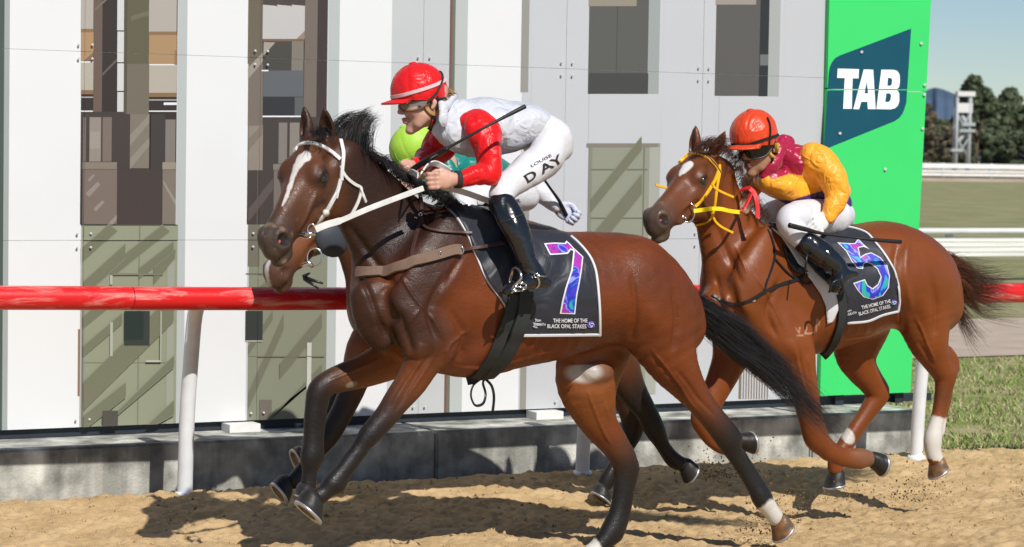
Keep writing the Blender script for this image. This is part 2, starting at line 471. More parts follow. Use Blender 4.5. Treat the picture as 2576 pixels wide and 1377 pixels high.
# loose clods kicked about the surface: nobody could count them
def clods(name, n, place, smin, smax, m, parent=None):
    base = np.array([(1, 0, 0), (-1, 0, 0), (0, 1, 0), (0, -1, 0), (0, 0, 1), (0, 0, -1)], float)
    bf = np.array([(0, 2, 4), (2, 1, 4), (1, 3, 4), (3, 0, 4), (2, 0, 5), (1, 2, 5), (3, 1, 5), (0, 3, 5)])
    P = place(n); V = []; Fs = []
    s = smin+(smax-smin)*RNG.random(len(P))**2.5
    for i, p in enumerate(P):
        V.append(p+base*s[i]*(.6+.7*RNG.random((6, 1)))+RNG.normal(0, s[i]*.2, (6, 3))); Fs.append(bf+6*i)
    return tag(mesh_obj(name, np.concatenate(V), np.concatenate(Fs), m, parent, smooth=True), kind='stuff')
def on_sand(n):
    x = 3+8.3*RNG.random(n); y = 8.9+2.4*RNG.random(n); z = sand_h(x[:, None], y[:, None])[:, 0]
    return np.stack([x, y, z], 1)
M_clod = mat('damp_sand', (.22, .14, .065), .95, .15, var=.3, vscale=30)
clods('loose_sand', 3600, on_sand, .003, .015, M_sand)
clods('damp_clods', 220, on_sand, .004, .016, M_clod)

# ---- concrete kerb wall
M_conc = mat('weathered_concrete', (.50, .50, .45), .9, .2, col2=(.22, .22, .20), vscale=7, detail=9, bump=.5, bscale=70, bdist=.008)
def concrete_stains(m):
    N, L = m.node_tree.nodes, m.node_tree.links; b = N['Principled BSDF']
    tc = N.new('ShaderNodeTexCoord'); mp = N.new('ShaderNodeMapping'); mp.inputs['Scale'].default_value = (5, 5, .5); L.new(tc.outputs['Object'], mp.inputs[0])
    n = N.new('ShaderNodeTexNoise'); n.inputs['Scale'].default_value = 1.4; n.inputs['Detail'].default_value = 8; L.new(mp.outputs[0], n.inputs['Vector'])
    r = N.new('ShaderNodeMapRange'); r.inputs['From Min'].default_value = .35; r.inputs['From Max'].default_value = .65; r.inputs['To Min'].default_value = .55; r.inputs['To Max'].default_value = 1.3
    L.new(n.outputs['Fac'], r.inputs['Value'])
    old = b.inputs['Base Color'].links[0].from_socket; s = N.new('ShaderNodeVectorMath'); s.operation = 'SCALE'
    L.new(old, s.inputs[0]); L.new(r.outputs[0], s.inputs['Scale']); L.new(s.outputs[0], b.inputs['Base Color'])
concrete_stains(M_conc)
wall = thing('concrete_wall', 'low weathered concrete kerb wall along the sand track beneath the hoarding', 'wall')
YW = 11.36
def block(name, lo, hi, m, parent, bev=.008):
    mb = MB(); mb.box(lo, hi); o = mb.build(name, m, parent, False)
    bm = bmesh.new(); bm.from_mesh(o.data); bmesh.ops.bevel(bm, geom=bm.edges[:], offset=bev, segments=2, affect='EDGES'); bm.to_mesh(o.data); bm.free()
    return o
for i, (a, b) in enumerate(((.6, 3.1), (3.106, 5.6), (5.606, 8.0), (8.006, WEND))):
    block('wall_block', (a, YW, -.3), (b, YW+.55, .275), M_conc, wall, .012)
M_plate = mat('steel_plate', (.05, .055, .06), .6, .4)

# ---- printed hoarding: panels bolted edge to edge
YH = 11.74
W3 = (.80, .82, .83)
def stripe(poly, c, base, n=3, grow=14):
    # soft edged printed band: nested steps from the ground colour to the band colour
    for k in range(n):
        t = (k+1)/n; g = grow*(1-t)*.5
        q = [(poly[0][0], poly[0][1]-g), (poly[1][0], poly[1][1]-g), (poly[2][0], poly[2][1]+g), (poly[3][0], poly[3][1]+g)]
        shp(q, tuple(base[i]+(c[i]-base[i])*t for i in range(3)))
print_mats = {}
def pm(c):
    c = [q*(.60 if max(c) < .65 else .66 if max(c) < .85 else .76) for q in c]; k = tuple(round(q, 3) for q in c)
    if k not in print_mats: print_mats[k] = mat('printed_colour_%d' % len(print_mats), k, .42, .4, var=.012, vscale=3, detail=3)
    return print_mats[k]
def HP(x, y):         # picture (3840 wide) point -> hoarding plane X, Z
    p = PY(x/1.490683, y/1.490683, YH); return p[0], p[2]
shapes = []           # (polygon in X,Z), colour, layer
def shp(poly, c, layer=None): shapes.append(([HP(*p) for p in poly], c, layer))
def rc(x0, y0, x1, y1, c, lean=.0, layer=None):
    # upright strip: the columns stand plumb in the place, so use plane coordinates
    a = HP((x0), (y0+y1)/2)[0]; b = HP((x1), (y0+y1)/2)[0]
    if y0 < 0: zt0 = zt1 = 3.4
    else: zt0 = HP(x0, y0)[1]; zt1 = HP(x1, y0)[1]
    if y1 > 1500: zb0 = zb1 = .2
    else: zb0 = HP(x0, y1)[1]; zb1 = HP(x1, y1)[1]
    shapes.append(([(a, zb0), (b, zb1), (b, zt1), (a, zt0)], c, layer))
Z1 = lambda x: x*.7263
z2x = lambda x: x*.8371
z2y = lambda y: 900+y*.8373
t3x = lambda x: 1200+x*.7376
t3y = lambda y: y*.7375
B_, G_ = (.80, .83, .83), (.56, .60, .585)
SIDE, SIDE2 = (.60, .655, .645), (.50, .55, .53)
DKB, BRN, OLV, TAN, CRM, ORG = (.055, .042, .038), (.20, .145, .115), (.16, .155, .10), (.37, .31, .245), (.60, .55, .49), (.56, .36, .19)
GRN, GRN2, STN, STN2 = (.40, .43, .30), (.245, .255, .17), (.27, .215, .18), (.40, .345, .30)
BLK, GRY, GREY2 = (.035, .033, .035), (.17, .185, .195), (.52, .555, .57)
PLAIN = (.88, .90, .91); PAL = (.70, .725, .74)
top, bot = -5, 1700
# left columns and the two bays between them
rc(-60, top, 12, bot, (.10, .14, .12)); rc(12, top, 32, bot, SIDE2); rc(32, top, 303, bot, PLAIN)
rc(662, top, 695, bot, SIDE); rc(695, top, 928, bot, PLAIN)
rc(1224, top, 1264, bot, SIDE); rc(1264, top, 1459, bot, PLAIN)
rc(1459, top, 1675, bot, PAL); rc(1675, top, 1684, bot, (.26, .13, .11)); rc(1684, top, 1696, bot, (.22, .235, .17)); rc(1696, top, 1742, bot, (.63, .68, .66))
rc(1742, top, 1954, bot, PLAIN); rc(1954, top, 1983, 347, (.43, .43, .39)); rc(1954, 700, 1978, bot, (.43, .41, .36)); rc(1983, top, 2207, bot, (.715, .74, .775))
rc(1954, 347, 1983, 700, (.715, .74, .775))
for a, b in ((2207, 2430),):
    rc(a, top, b, 353, (.145, .148, .138)); rc(b, top, 2473, 355, (.47, .52, .505)); rc(a, top, a+180, 24, (.42, .37, .29)); rc(a, 275, b, 353, (.085, .09, .085))
    rc(a+105, 24, a+108, 275, (.11, .115, .10))
rc(2473, top, 2683, bot, (.705, .73, .765)); rc(2207, 353, 2473, 540, (.705, .73, .765))
rc(2683, top, 2848, 360, (.15, .145, .14)); rc(2848, top, 2882, 362, (.04, .045, .05)); rc(2882, top, 2924, 363, (.55, .59, .585)); rc(2683, top, 2835, 18, (.47, .42, .36))
rc(2850, 205, 2881, 246, (.22, .24, .24)); rc(2924, top, 3130, bot, (.705, .73, .765)); rc(2683, 362, 2924, bot, (.705, .73, .765))
# lower right window with slanting tree shade printed in it
rc(2199, 538, 2466, 1478, (.40, .42, .325)); rc(2426, 552, 2466, 1478, (.54, .555, .49)); rc(2199, 538, 2466, 552, (.33, .30, .245)); rc(2199, 552, 2212, 1478, (.33, .34, .27))
rc(2212, 634, 2426, 638, (.27, .265, .17)); rc(2212, 816, 2426, 820, (.27, .265, .17)); rc(2404, 552, 2408, 1478, (.27, .28, .20))
for (a, w) in ((560, 46), (700, 70), (960, 60), (1200, 90)):
    stripe([(2212, a+190), (2404, a-45), (2404, a-45+w), (2212, a+190+w)], (.25, .255, .175), (.40, .42, .325))
# corrugated strip low right
for i in range(11): rc(2775+i*10, 1380, 2780+i*10, 1497, (.33, .27, .21))
for x in (2775,): rc(x-5, 1376, x, 1497, (.25, .2, .17))
# --- bay 1
def bay1(x):        # zoom-1 x
    return Z1(x)
r1 = lambda x0, y0, x1, y1, c: rc(Z1(x0), Z1(y0), Z1(x1), Z1(y1), c)
r1(417, -9, 912, 1160, DKB)
for a, b in ((417, 482), (768, 912)):
    k = 0 if a == 417 else 14
    r1(a, -9, b, 150+k, CRM); r1(a, 150+k, b, 168+k, (.36, .22, .11)); r1(a, 168+k, b, 318+k, ORG); r1(a, 318+k, b, 324+k, PLAIN); r1(a, 324+k, b, 466+k, (.62, .565, .475)); r1(a, 466+k, b, 488+k, (.33, .21, .10))
    r1(a, 500+k, b, 506+k, (.6, .58, .55)); r1(a, 572, b, 578, PLAIN)
r1(845, 530, 912, 543, PLAIN); r1(900, 260, 912, 336, (.42, .25, .12))
shp([(Z1(430), Z1(316)), (Z1(482), Z1(270)), (Z1(482), Z1(316))], (.30, .2, .13))
r1(482, -9, 527, 578, BRN); r1(527, -9, 605, 578, DKB); r1(605, -9, 640, 158, (.80, .81, .80)); r1(605, 164, 640, 322, (.80, .81, .80)); r1(605, 328, 640, 470, (.80, .81, .80)); r1(605, 476, 640, 580, (.78, .78, .76))
shp([(Z1(527), Z1(380)), (Z1(605), Z1(300)), (Z1(605), Z1(315)), (Z1(527), Z1(395))], (.17, .145, .125))
shp([(Z1(490), Z1(45)), (Z1(560), Z1(-20)), (Z1(575), Z1(-20)), (Z1(490), Z1(58))], (.27, .21, .17))
r1(417, 578, 668, 880, (.085, .068, .06))
r1(428, 606, 442, 835, STN); r1(460, 606, 520, 835, STN2); r1(528, 606, 575, 835, STN); r1(462, 680, 515, 770, (.46, .41, .36))
r1(425, 838, 602, 874, (.33, .28, .22)); r1(425, 876, 602, 1158, STN)
for a in ((440, 1000, 60), (480, 1080, 45), (450, 930, 30), (560, 1150, 50)):
    shp([(Z1(a[0]), Z1(a[1])), (Z1(a[0]+a[2]), Z1(a[1]-a[2])), (Z1(a[0]+a[2]*1.3), Z1(a[1]-a[2]*.8)), (Z1(a[0]+a[2]*.3), Z1(a[1]+a[2]*.3))], (.40, .35, .32))
r1(602, 872, 836, 1160, (.088, .066, .06)); r1(775, 590, 850, 880, (.078, .066, .06)); r1(853, 618, 905, 838, (.30, .27, .235)); r1(836, 838, 905, 876, (.42, .37, .29)); r1(836, 878, 905, 1158, (.29, .245, .20))
shp([(Z1(840), Z1(930)), (Z1(905), Z1(1035)), (Z1(905), Z1(1065)), (Z1(840), Z1(950))], (.42, .38, .32))
r1(640, -9, 768, 330, (.17, .155, .095)); r1(640, 330, 768, 590, (.235, .205, .155)); r1(668, 590, 768, 870, (.29, .25, .20)); r1(640, -9, 655, 590, (.13, .12, .075))
for a in (640, 760):
    shp([(Z1(668), Z1(a+60)), (Z1(768), Z1(a-50)), (Z1(768), Z1(a-5)), (Z1(668), Z1(a+115))], (.37, .34, .27))
shp([(Z1(675), Z1(85)), (Z1(768), Z1(55)), (Z1(768), Z1(80)), (Z1(675), Z1(110))], (.22, .21, .145))
rc(303, Z1(1160), 662, bot, GRN)
rc(303, Z1(1160), 662, Z1(1166), (.12, .11, .08)); rc(Z1(711), Z1(1166), Z1(717), bot, (.27, .275, .19)); rc(303, z2y(548), 655, z2y(552), (.29, .30, .21))
rc(z2x(362), 1160, z2x(375), bot, (.33, .33, .27)); rc(z2x(745), 960, z2x(777), bot, (.46, .49, .40))
for (x0, y0, x1, y1, w) in ((415, 1290, 560, 1160, 70), (565, 1377, 835, 1165, 62), (790, 1377, 905, 1290, 90)):
    stripe([(Z1(x0), Z1(y0)), (Z1(x1), Z1(y1)), (min(Z1(x1)+Z1(w)*.6, 655), Z1(y1)+Z1(w)*.45), (Z1(x0), Z1(y0+w))], GRN2, GRN)
for (x0, y0, x1, y1, w) in ((372, 190, 560, 20, 60), (365, 350, 500, 240, 45), (368, 480, 545, 330, 40), (370, 640, 775, 240, 120), (370, 790, 560, 640, 60), (440, 850, 775, 520, 46), (640, 845, 775, 720, 60), (620, 130, 775, 10, 40)):
    stripe([(z2x(x0), z2y(y0)), (z2x(x1), z2y(y1)), (z2x(x1), z2y(y1+w)), (z2x(x0), z2y(min(y0+w, 850)))], GRN2, GRN)
rc(z2x(498), z2y(150), z2x(727), z2y(158), (.29, .28, .2)); rc(z2x(490), z2y(158), z2x(502), z2y(200), (.62, .64, .54)); rc(z2x(490), z2y(368), z2x(502), z2y(520), (.60, .62, .52)); rc(z2x(650), z2y(538), z2x(718), z2y(546), (.64, .65, .55)); rc(z2x(712), z2y(318), z2x(720), z2y(540), (.52, .54, .44))
rc(z2x(553), z2y(318), z2x(667), z2y(473), (.055, .07, .06)); rc(z2x(556), z2y(318), z2x(640), z2y(446), (.03, .05, .047))
rc(z2x(455), z2y(764), z2x(524), z2y(842), (.21, .19, .145)); rc(z2x(455), z2y(764), z2x(524), z2y(770), (.12, .11, .09))
rc(z2x(348), z2y(400), z2x(362), z2y(700), (.36, .22, .17)); rc(z2x(358), z2y(0), z2x(364), z2y(850), (.62, .60, .56))
# --- bay 2
r1(1280, -9, 1686, 1160, (.085, .07, .063))
r1(1280, -9, 1356, 330, (.205, .175, .12)); r1(1280, 330, 1356, 650, (.255, .215, .175)); r1(1280, 650, 1356, 880, (.37, .315, .255))
for a in (350, 720):
    shp([(Z1(1280), Z1(a)), (Z1(1356), Z1(a-80)), (Z1(1356), Z1(a-30)), (Z1(1280), Z1(a+60))], (.45, .40, .33) if a == 350 else (.29, .245, .19))
r1(1356, 20, 1575, 202, (.66, .65, .64)); r1(1356, -9, 1650, 24, (.11, .085, .07))
for i in range(3): shp([(Z1(1356+75*i), Z1(24)), (Z1(1395+75*i), Z1(0)), (Z1(1430+75*i), Z1(0)), (Z1(1430+75*i), Z1(36)), (Z1(1425+75*i), Z1(30))], (.10, .08, .065))
shp([(Z1(1530), Z1(202)), (Z1(1575), Z1(158)), (Z1(1575), Z1(202))], (.40, .31, .24))
r1(1356, 202, 1570, 214, (.26, .17, .12)); r1(1360, 214, 1505, 365, (.095, .088, .075)); r1(1505, 214, 1566, 365, (.29, .265, .22)); shp([(Z1(1358), Z1(290)), (Z1(1420), Z1(220)), (Z1(1360), Z1(218))], (.50, .45, .40))
r1(1358, 365, 1566, 500, (.165, .18, .195)); r1(1360, 503, 1525, 598, (.045, .05, .055)); r1(1520, 503, 1566, 598, (.15, .16, .165)); r1(1354, 598, 1566, 606, PLAIN); r1(1350, 362, 1385, 369, PLAIN)
r1(1571, -9, 1636, 605, (.245, .20, .17)); r1(1636, -9, 1684, 605, (.075, .055, .05))
r1(1438, 634, 1482, 845, (.30, .27, .24)); r1(1495, 634, 1545, 845, (.34, .305, .265)); r1(1410, 848, 1600, 878, (.31, .27, .22)); r1(1412, 880, 1640, 1158, (.255, .215, .18)); r1(1325, 880, 1330, 1160, (.17, .145, .13))
shp([(Z1(1280), Z1(1080)), (Z1(1410), Z1(920)), (Z1(1410), Z1(980)), (Z1(1280), Z1(1150))], (.15, .12, .11))
rc(930, Z1(1160), 1224, bot, (.33, .35, .255)); r1(1280, 1160, 1340, 1377, (.24, .225, .165))
for (x0, y0, x1, y1, w) in ((1110, 690, 1270, 330, 70), (1110, 480, 1220, 320, 34), (1110, 260, 1400, 0, 60), (1120, 900, 1440, 560, 40), (1250, 560, 1440, 330, 60)):
    stripe([(z2x(x0), z2y(y0)), (z2x(x1), z2y(y1)), (z2x(x1), z2y(y1+w)), (z2x(x0), z2y(min(y0+w, 850)))], (.235, .235, .17), (.33, .35, .255))
rc(z2x(1100), z2y(150), z2x(1230), z2y(156), (.2, .19, .14)); rc(z2x(1098), z2y(318), z2x(1175), z2y(452), (.05, .06, .055)); rc(z2x(1098), z2y(450), z2x(1175), z2y(456), (.6, .6, .52)); rc(z2x(1372), z2y(460), z2x(1392), z2y(700), (.70, .71, .64)); rc(z2x(1160), z2y(716), z2x(1215), z2y(842), (.235, .205, .165))
rc(930, z2y(520), 1215, z2y(524), (.24, .24, .18))

def clip_poly(P, x0, x1, z0, z1):
    for ax, lim, sg in ((0, x0, 1), (0, x1, -1), (1, z0, 1), (1, z1, -1)):
        out = []
        for i in range(len(P)):
            a, b = P[i], P[(i+1) % len(P)]; da, db = sg*(a[ax]-lim), sg*(b[ax]-lim)
            if da >= 0: out.append(a)
            if (da >= 0) != (db >= 0):
                t = da/(da-db); out.append((a[0]+(b[0]-a[0])*t, a[1]+(b[1]-a[1])*t))
        P = out
        if len(P) < 3: return []
    return P
hoard = thing('printed_hoarding', 'long hoarding of bolted panels printed with white columns and dark window bays', 'hoarding')
xsm = [HP(-40, 900)[0]-1.3, HP(312, 900)[0], HP(969, 900)[0], HP(1577, 900)[0], HP(2111, 900)[0], HP(2623, 900)[0], HP(3083, 900)[0]]
ZS = [.325, HP(600, 901)[1], HP(600, 204)[1], HP(600, 204)[1]+1.18]
M_board = mat('panel_board', (.60, .61, .60), .5, .4)
M_bolt = mat('galvanised_bolt', (.60, .61, .62), .6, .3)
bolt_me = None
for i in range(len(xsm)-1):
    for j in range(3):
        g = .0008; x0, x1, z0, z1 = xsm[i]+g, xsm[i+1]-g, ZS[j]+g, ZS[j+1]-g
        mb = MB(); mats = [M_board]; look = {}
        mb.box((x0, YH+.004, z0), (x1, YH+.03, z1), 0)
        # stack the prints a fraction of a millimetre proud of one another, each cut to its panel
        placed = []
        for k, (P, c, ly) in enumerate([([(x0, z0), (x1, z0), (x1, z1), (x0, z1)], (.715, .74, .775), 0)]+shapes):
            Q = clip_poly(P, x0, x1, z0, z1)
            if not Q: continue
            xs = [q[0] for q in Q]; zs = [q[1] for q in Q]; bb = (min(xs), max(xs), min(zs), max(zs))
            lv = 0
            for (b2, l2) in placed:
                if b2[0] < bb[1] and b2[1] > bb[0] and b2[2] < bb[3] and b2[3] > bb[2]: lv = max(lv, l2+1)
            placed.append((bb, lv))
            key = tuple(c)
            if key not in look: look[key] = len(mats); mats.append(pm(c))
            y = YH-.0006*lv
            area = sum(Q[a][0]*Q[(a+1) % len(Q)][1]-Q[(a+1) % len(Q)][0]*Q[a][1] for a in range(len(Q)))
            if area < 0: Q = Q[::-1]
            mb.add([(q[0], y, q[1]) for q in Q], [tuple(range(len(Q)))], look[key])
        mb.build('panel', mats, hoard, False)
# bolt heads in pairs at the panel corners
bm_ = MB(); bm_.tube([(0, 0, 0), (0, -.006, 0)], [.006, .006], 8); bm_.tube([(0, -.006, 0), (0, -.009, 0)], [.004, .003], 6)
first = bm_.build('bolt', M_bolt, hoard, False)
spots = [(x+sx*.035, z+sz*.035) for x in xsm[1:-1] for z in (ZS[1], ZS[2]) for sx in (-1, 1) for sz in (-1, 1)]+[(x+sx*.035, ZS[0]+.04) for x in xsm[1:-1] for sx in (-1, 1)]
for q, (x, z) in enumerate(spots):
    o = first if q == 0 else link(bpy.data.objects.new('bolt', first.data), hoard)
    o.location = (x, YH-.012, z)
M_bot = mat('dark_base', (.02, .028, .04), .5, .4)
mb = MB(); mb.box((xsm[0], YH+.03, .278), (xsm[-1]+.86, YH+.09, .322)); mb.build('base_strip', M_bot, hoard, False)  # dark strip filling the gap below the panels
M_foot = mat('white_foot', (.72, .72, .69), .6, .3, var=.1)
for px in (610, 1375): 
    p = PY(px, 1040, YH-.06); mb = MB(); mb.box((p[0]-.085, YH-.10, .276), (p[0]+.085, YH+.02, .318)); mb.build('foot', M_foot, hoard, False)
# frame behind so the panels stand up
for x in xsm:
    mb = MB(); mb.box((x-.04, YH+.031, .325), (x+.04, YH+.11, ZS[3])); mb.build('rear_frame', M_plate, hoard, False)

# ---- green sign board at the end of the hoarding
M_green = mat('sign_green', (.045, .60, .145), .5, .25, var=.03, vscale=2)
M_teal = mat('sign_teal', (.0005, .068, .11), .38, .45, var=.05, vscale=4)
M_lett = mat('sign_white', (.86, .88, .88), .4, .4)
YT = 11.70
sign = thing('betting_sign', 'tall bright green sign board with a dark teal emblem reading TAB', 'sign')
def TP(x, y, off=0.): return PY(2012.5+.3411*x, .3411*y, YT-off)
zs_ = PY(2200, 227.5, YT)[2]
cTL = PY(2085, 0, YT); cTR = PY(2342.5, 0, YT); cBL = PY(2062, 995, YT); cBR = PY(2290, 993, YT)
def lerp_z(a, b, z): t = (z-a[2])/(b[2]-a[2]); return a+(b-a)*t
ztop = 3.35; zb = .34
def board(z0, z1):
    a, b, c, d = lerp_z(cBL, cTL, z0), lerp_z(cBR, cTR, z0), lerp_z(cBR, cTR, z1), lerp_z(cBL, cTL, z1)
    a[0] += .004; d[0] += .004
    v = [q for q in (a, b, c, d)]; v += [q+np.array([0, .03, 0]) for q in (a, b, c, d)]
    mb = MB(); mb.add(v, [(0, 1, 2, 3), (7, 6, 5, 4), (1, 5, 6, 2), (4, 0, 3, 7), (3, 2, 6, 7), (4, 5, 1, 0)]); mb.build('board', M_green, sign, False)
za, zbm = TP(190, 660)[2], TP(930, 672)[2]; zm = (za+zbm)/2
board(zb, zm-.003); board(zm+.003, ztop)
def flat_shape(name, poly, m, off, parent, mp=TP, th=.003):
    P = [Vector(p) for p in poly]; r = delaunay_2d_cdt(P, [(i, (i+1) % len(P)) for i in range(len(P))], [], 1, 1e-5)
    v = [mp(q.x, q.y, off) for q in r[0]]
    return mesh_obj(name, v, face_cam(v, [tuple(f) for f in r[2]]), m, parent, False)
def split_y(poly, yl, upper):
    out = []
    for i in range(len(poly)):
        a, b = poly[i], poly[(i+1) % len(poly)]; da, db = (yl-a[1])*(1 if upper else -1), (yl-b[1])*(1 if upper else -1)
        if da >= 0: out.append(a)
        if (da > 0) != (db > 0) and da != db and abs(da) > 1e-9 and abs(db) > 1e-9:
            t = da/(da-db); out.append((a[0]+(b[0]-a[0])*t, yl))
    return out
emb = [(820, 212), (290, 412), (258, 432), (235, 462), (222, 492), (214, 530), (175, 1105), (700, 893), (735, 868), (757, 838), (770, 805), (784, 760)]
for up in (True, False): flat_shape('emblem', split_y(emb, 658 if up else 667, up), M_teal, .002, sign)
LT = {'T': [(278, 507), (435, 511), (432, 580), (388, 579), (382, 804), (318, 803), (330, 577), (274, 576)],
      'A': [(470, 513), (540, 515), (558, 806), (500, 806), (497, 752), (452, 752), (436, 807), (393, 806)],
      'B': [(600, 515), (690, 516), (718, 525), (735, 552), (737, 600), (732, 640), (714, 662), (732, 690), (733, 748), (722, 780), (700, 800), (668, 808), (563, 806)]}
for k in 'TAB':
    e = flat_shape('letter', split_y(LT[k], 658, True), M_lett, .004, sign); flat_shape('letter', split_y(LT[k], 667, False), M_lett, .004, sign)
for hole in ([(492, 605), (478, 688), (503, 688)], [(650, 575), (672, 577), (680, 590), (678, 620), (668, 632), (646, 632)], [(638, 690), (662, 690), (672, 702), (668, 738), (655, 752), (630, 752)]):
    flat_shape('letter_opening', hole, M_teal, .006, sign)
mb = MB()
for (x, y) in ((895, 322), (920, 628), (918, 700), (905, 950), (630, 1250), (295, 985), (455, 385)):
    mb.tube([TP(x, y, 0), TP(x, y, .012)], [.010, .008], 8)
mb.build('bolt', M_bolt, sign, False)
mb = MB(); p = PY(2260, 985, YT+.05); mb.box((p[0]-.03, YT+.04, .275), (p[0]+.03, YT+.12, 1.4)); p = PY(2110, 985, YT+.05); mb.box((p[0]-.03, YT+.04, .275), (p[0]+.03, YT+.12, 1.4)); mb.build('post', M_bot, sign, False)

# ---- running rail
M_rail = mat('worn_red_paint', (.62, .012, .014), .33, .5, bump=.12, bscale=40, bdist=.004)
def wear(m, col, lo, hi, scale, stretch):
    N, L = m.node_tree.nodes, m.node_tree.links; b = N['Principled BSDF']
    tc = N.new('ShaderNodeTexCoord'); mp = N.new('ShaderNodeMapping'); mp.inputs['Scale'].default_value = stretch; L.new(tc.outputs['Object'], mp.inputs[0])
    n = N.new('ShaderNodeTexNoise'); n.inputs['Scale'].default_value = scale; n.inputs['Detail'].default_value = 9; n.inputs['Roughness'].default_value = .68; n.inputs['Distortion'].default_value = .6; L.new(mp.outputs[0], n.inputs['Vector'])
    r = N.new('ShaderNodeMapRange'); r.inputs['From Min'].default_value = lo; r.inputs['From Max'].default_value = hi; L.new(n.outputs['Fac'], r.inputs['Value'])
    mx = N.new('ShaderNodeMix'); mx.data_type = 'RGBA'; L.new(r.outputs[0], mx.inputs['Factor'])
    mx.inputs['A'].default_value = b.inputs['Base Color'].default_value
    if b.inputs['Base Color'].links: L.new(b.inputs['Base Color'].links[0].from_socket, mx.inputs['A'])
    mx.inputs['B'].default_value = (*col, 1); L.new(mx.outputs['Result'], b.inputs['Base Color'])
wear(M_rail, (.74, .36, .32), .50, .72, 4.5, (.8, 4, 4))
M_post = mat('white_post_paint', (.68, .70, .72), .35, .5, var=.06, vscale=12)
wear(M_post, (.42, .38, .3), .68, .85, 6, (1, 1, .5))
rail = thing('running_rail', 'red tubular running rail on white goose neck posts beside the sand track', 'rail')
YR = 10.53
rp = [PY(-420, 747, YR), PY(0, 749.5, YR), PY(890, 751.5, YR), PY(1740, 742.5, YR), PY(2560, 737, YR), PY(3100, 732, YR)]
rr = .0545
seam_x = [300, 1190, 2030]
L_ = crom([tuple(p) for p in rp], 12)
cuts = [-1e9]+[PY(x, 745, YR)[0] for x in (330, 1240, 2080)]+[1e9]
for a, b in zip(cuts[:-1], cuts[1:]):
    seg = [p for p in L_ if a < p[0] < b]
    if a > -1e8:
        q = min(range(len(L_)-1), key=lambda i: abs((L_[i][0]+L_[i+1][0])/2-a)); seg = [L_[q]+(L_[q+1]-L_[q])*((a+.0015-L_[q][0])/(L_[q+1][0]-L_[q][0]))]+seg
    if b < 1e8:
        q = min(range(len(L_)-1), key=lambda i: abs((L_[i][0]+L_[i+1][0])/2-b)); seg = seg+[L_[q]+(L_[q+1]-L_[q])*((b-.0015-L_[q][0])/(L_[q+1][0]-L_[q][0]))]
    mb = MB(); mb.tube(seg, rr, 28); sharp(mb.build('rail_tube', M_rail, rail), 50)
for (bx, by) in ((465, 1243), (1465, 1190), (2305, 1150)):
    b = PG(bx, by, .08); zr = np.interp(b[0], [p[0] for p in rp], [p[2] for p in rp])
    pts = [b+np.array([0, 0, -.3]), b, np.array([b[0]+.0, b[1]-.02, .45]), np.array([b[0]+.005, b[1]-.05, .72]), np.array([b[0]+.005, b[1]-.10, zr-.10]), np.array([b[0]+.005, b[1]-.18, zr-.02]), np.array([b[0]+.005, b[1]-.27, zr+.01]), np.array([b[0]+.005, YR+.02, zr+.005])]
    mb = MB(); mb.tube(crom(pts, 4), .037, 18, lat=(1, 0, 0)); mb.tube([b+np.array([0, 0, -.02]), b+np.array([0, 0, .012])], [.062, .045], 18)
    mb.build('post', M_post, rail)

# ---- white rails across the infield
M_wht = mat('white_rail_paint', (.78, .79, .77), .5, .4, var=.08, vscale=3)
M_whtd = mat('weathered_white_board', (.70, .70, .66), .6, .3, var=.15, vscale=4, stretch=(.2, 1, 6))
f1 = thing('infield_fence', 'white infield fence of one rail over broad weathered boards', 'fence')
Yf = PG(2450, 700)[1]; Lx, Rx = PY(2000, 640, Yf)[0], PY(3000, 640, Yf)[0]+45
zf = lambda y: PY(2450, y, Yf)[2]
mb = MB(); mb.tube([(Lx, Yf-.05, zf(581.5)), (Rx, Yf-.05, zf(581.5))], (zf(574)-zf(589))/2, 12); mb.build('top_rail', M_wht, f1)
for (ya_, yb_) in ((597, 608), (609, 621), (622, 634), (635, 645)):
    mb = MB(); mb.box((Lx, Yf, zf(yb_)), (Rx, Yf+.04, zf(ya_)-.004)); mb.build('board', M_whtd, f1, False)
pmesh = None
mb = MB(); mb.box((-.05, Yf+.041, -.06), (.05, Yf+.12, zf(578))); pmesh = mb.build('post', M_wht, f1, False); 
n = 0
x = Lx+.4
while x < Rx:
    o = pmesh if n == 0 else link(bpy.data.objects.new('post', pmesh.data), f1); o.location.x = x; n += 1; x += 2.4
f2 = thing('far_fence', 'distant white double rail fence on a pale bank in front of trees', 'fence')
Y2 = PG(2450, 455)[1]; Lx, Rx = PY(2100, 430, Y2)[0], PY(3000, 430, Y2)[0]+120
z2 = lambda y: PY(2450, y, Y2)[2]
for (ya_, yb_) in ((413, 424), (430, 434), (438, 443)):
    mb = MB(); mb.box((Lx, Y2, z2(yb_)), (Rx, Y2+.25, z2(ya_))); mb.build('rail', M_wht, f2, False)
mb = MB(); mb.box((-.12, Y2+.26, -.06), (.12, Y2+.45, z2(412))); pmesh = mb.build('post', M_wht, f2, False)
n = 0; x = Lx+1
while x < Rx:
    o = pmesh if n == 0 else link(bpy.data.objects.new('post', pmesh.data), f2); o.location.x = x; n += 1; x += 5.2
# pale embankment carrying it
M_bank = mat('pale_bank', (.36, .27, .19), .95, .1, col2=(.42, .36, .28), vscale=.3)
v = []; xs = np.linspace(Lx-200, Rx+300, 60)
for x in xs: v += [(x, Y2-2, -.1), (x, Y2+1, .32), (x, Y2+60, 1.2), (x, Y2+90, 1.3), (x, Y2+200, -.1)]
f = [(i*5+k, (i+1)*5+k, (i+1)*5+k+1, i*5+k+1) for i in range(len(xs)-1) for k in range(4)]
tag(mesh_obj('bank', v, f, M_bank), kind='structure')

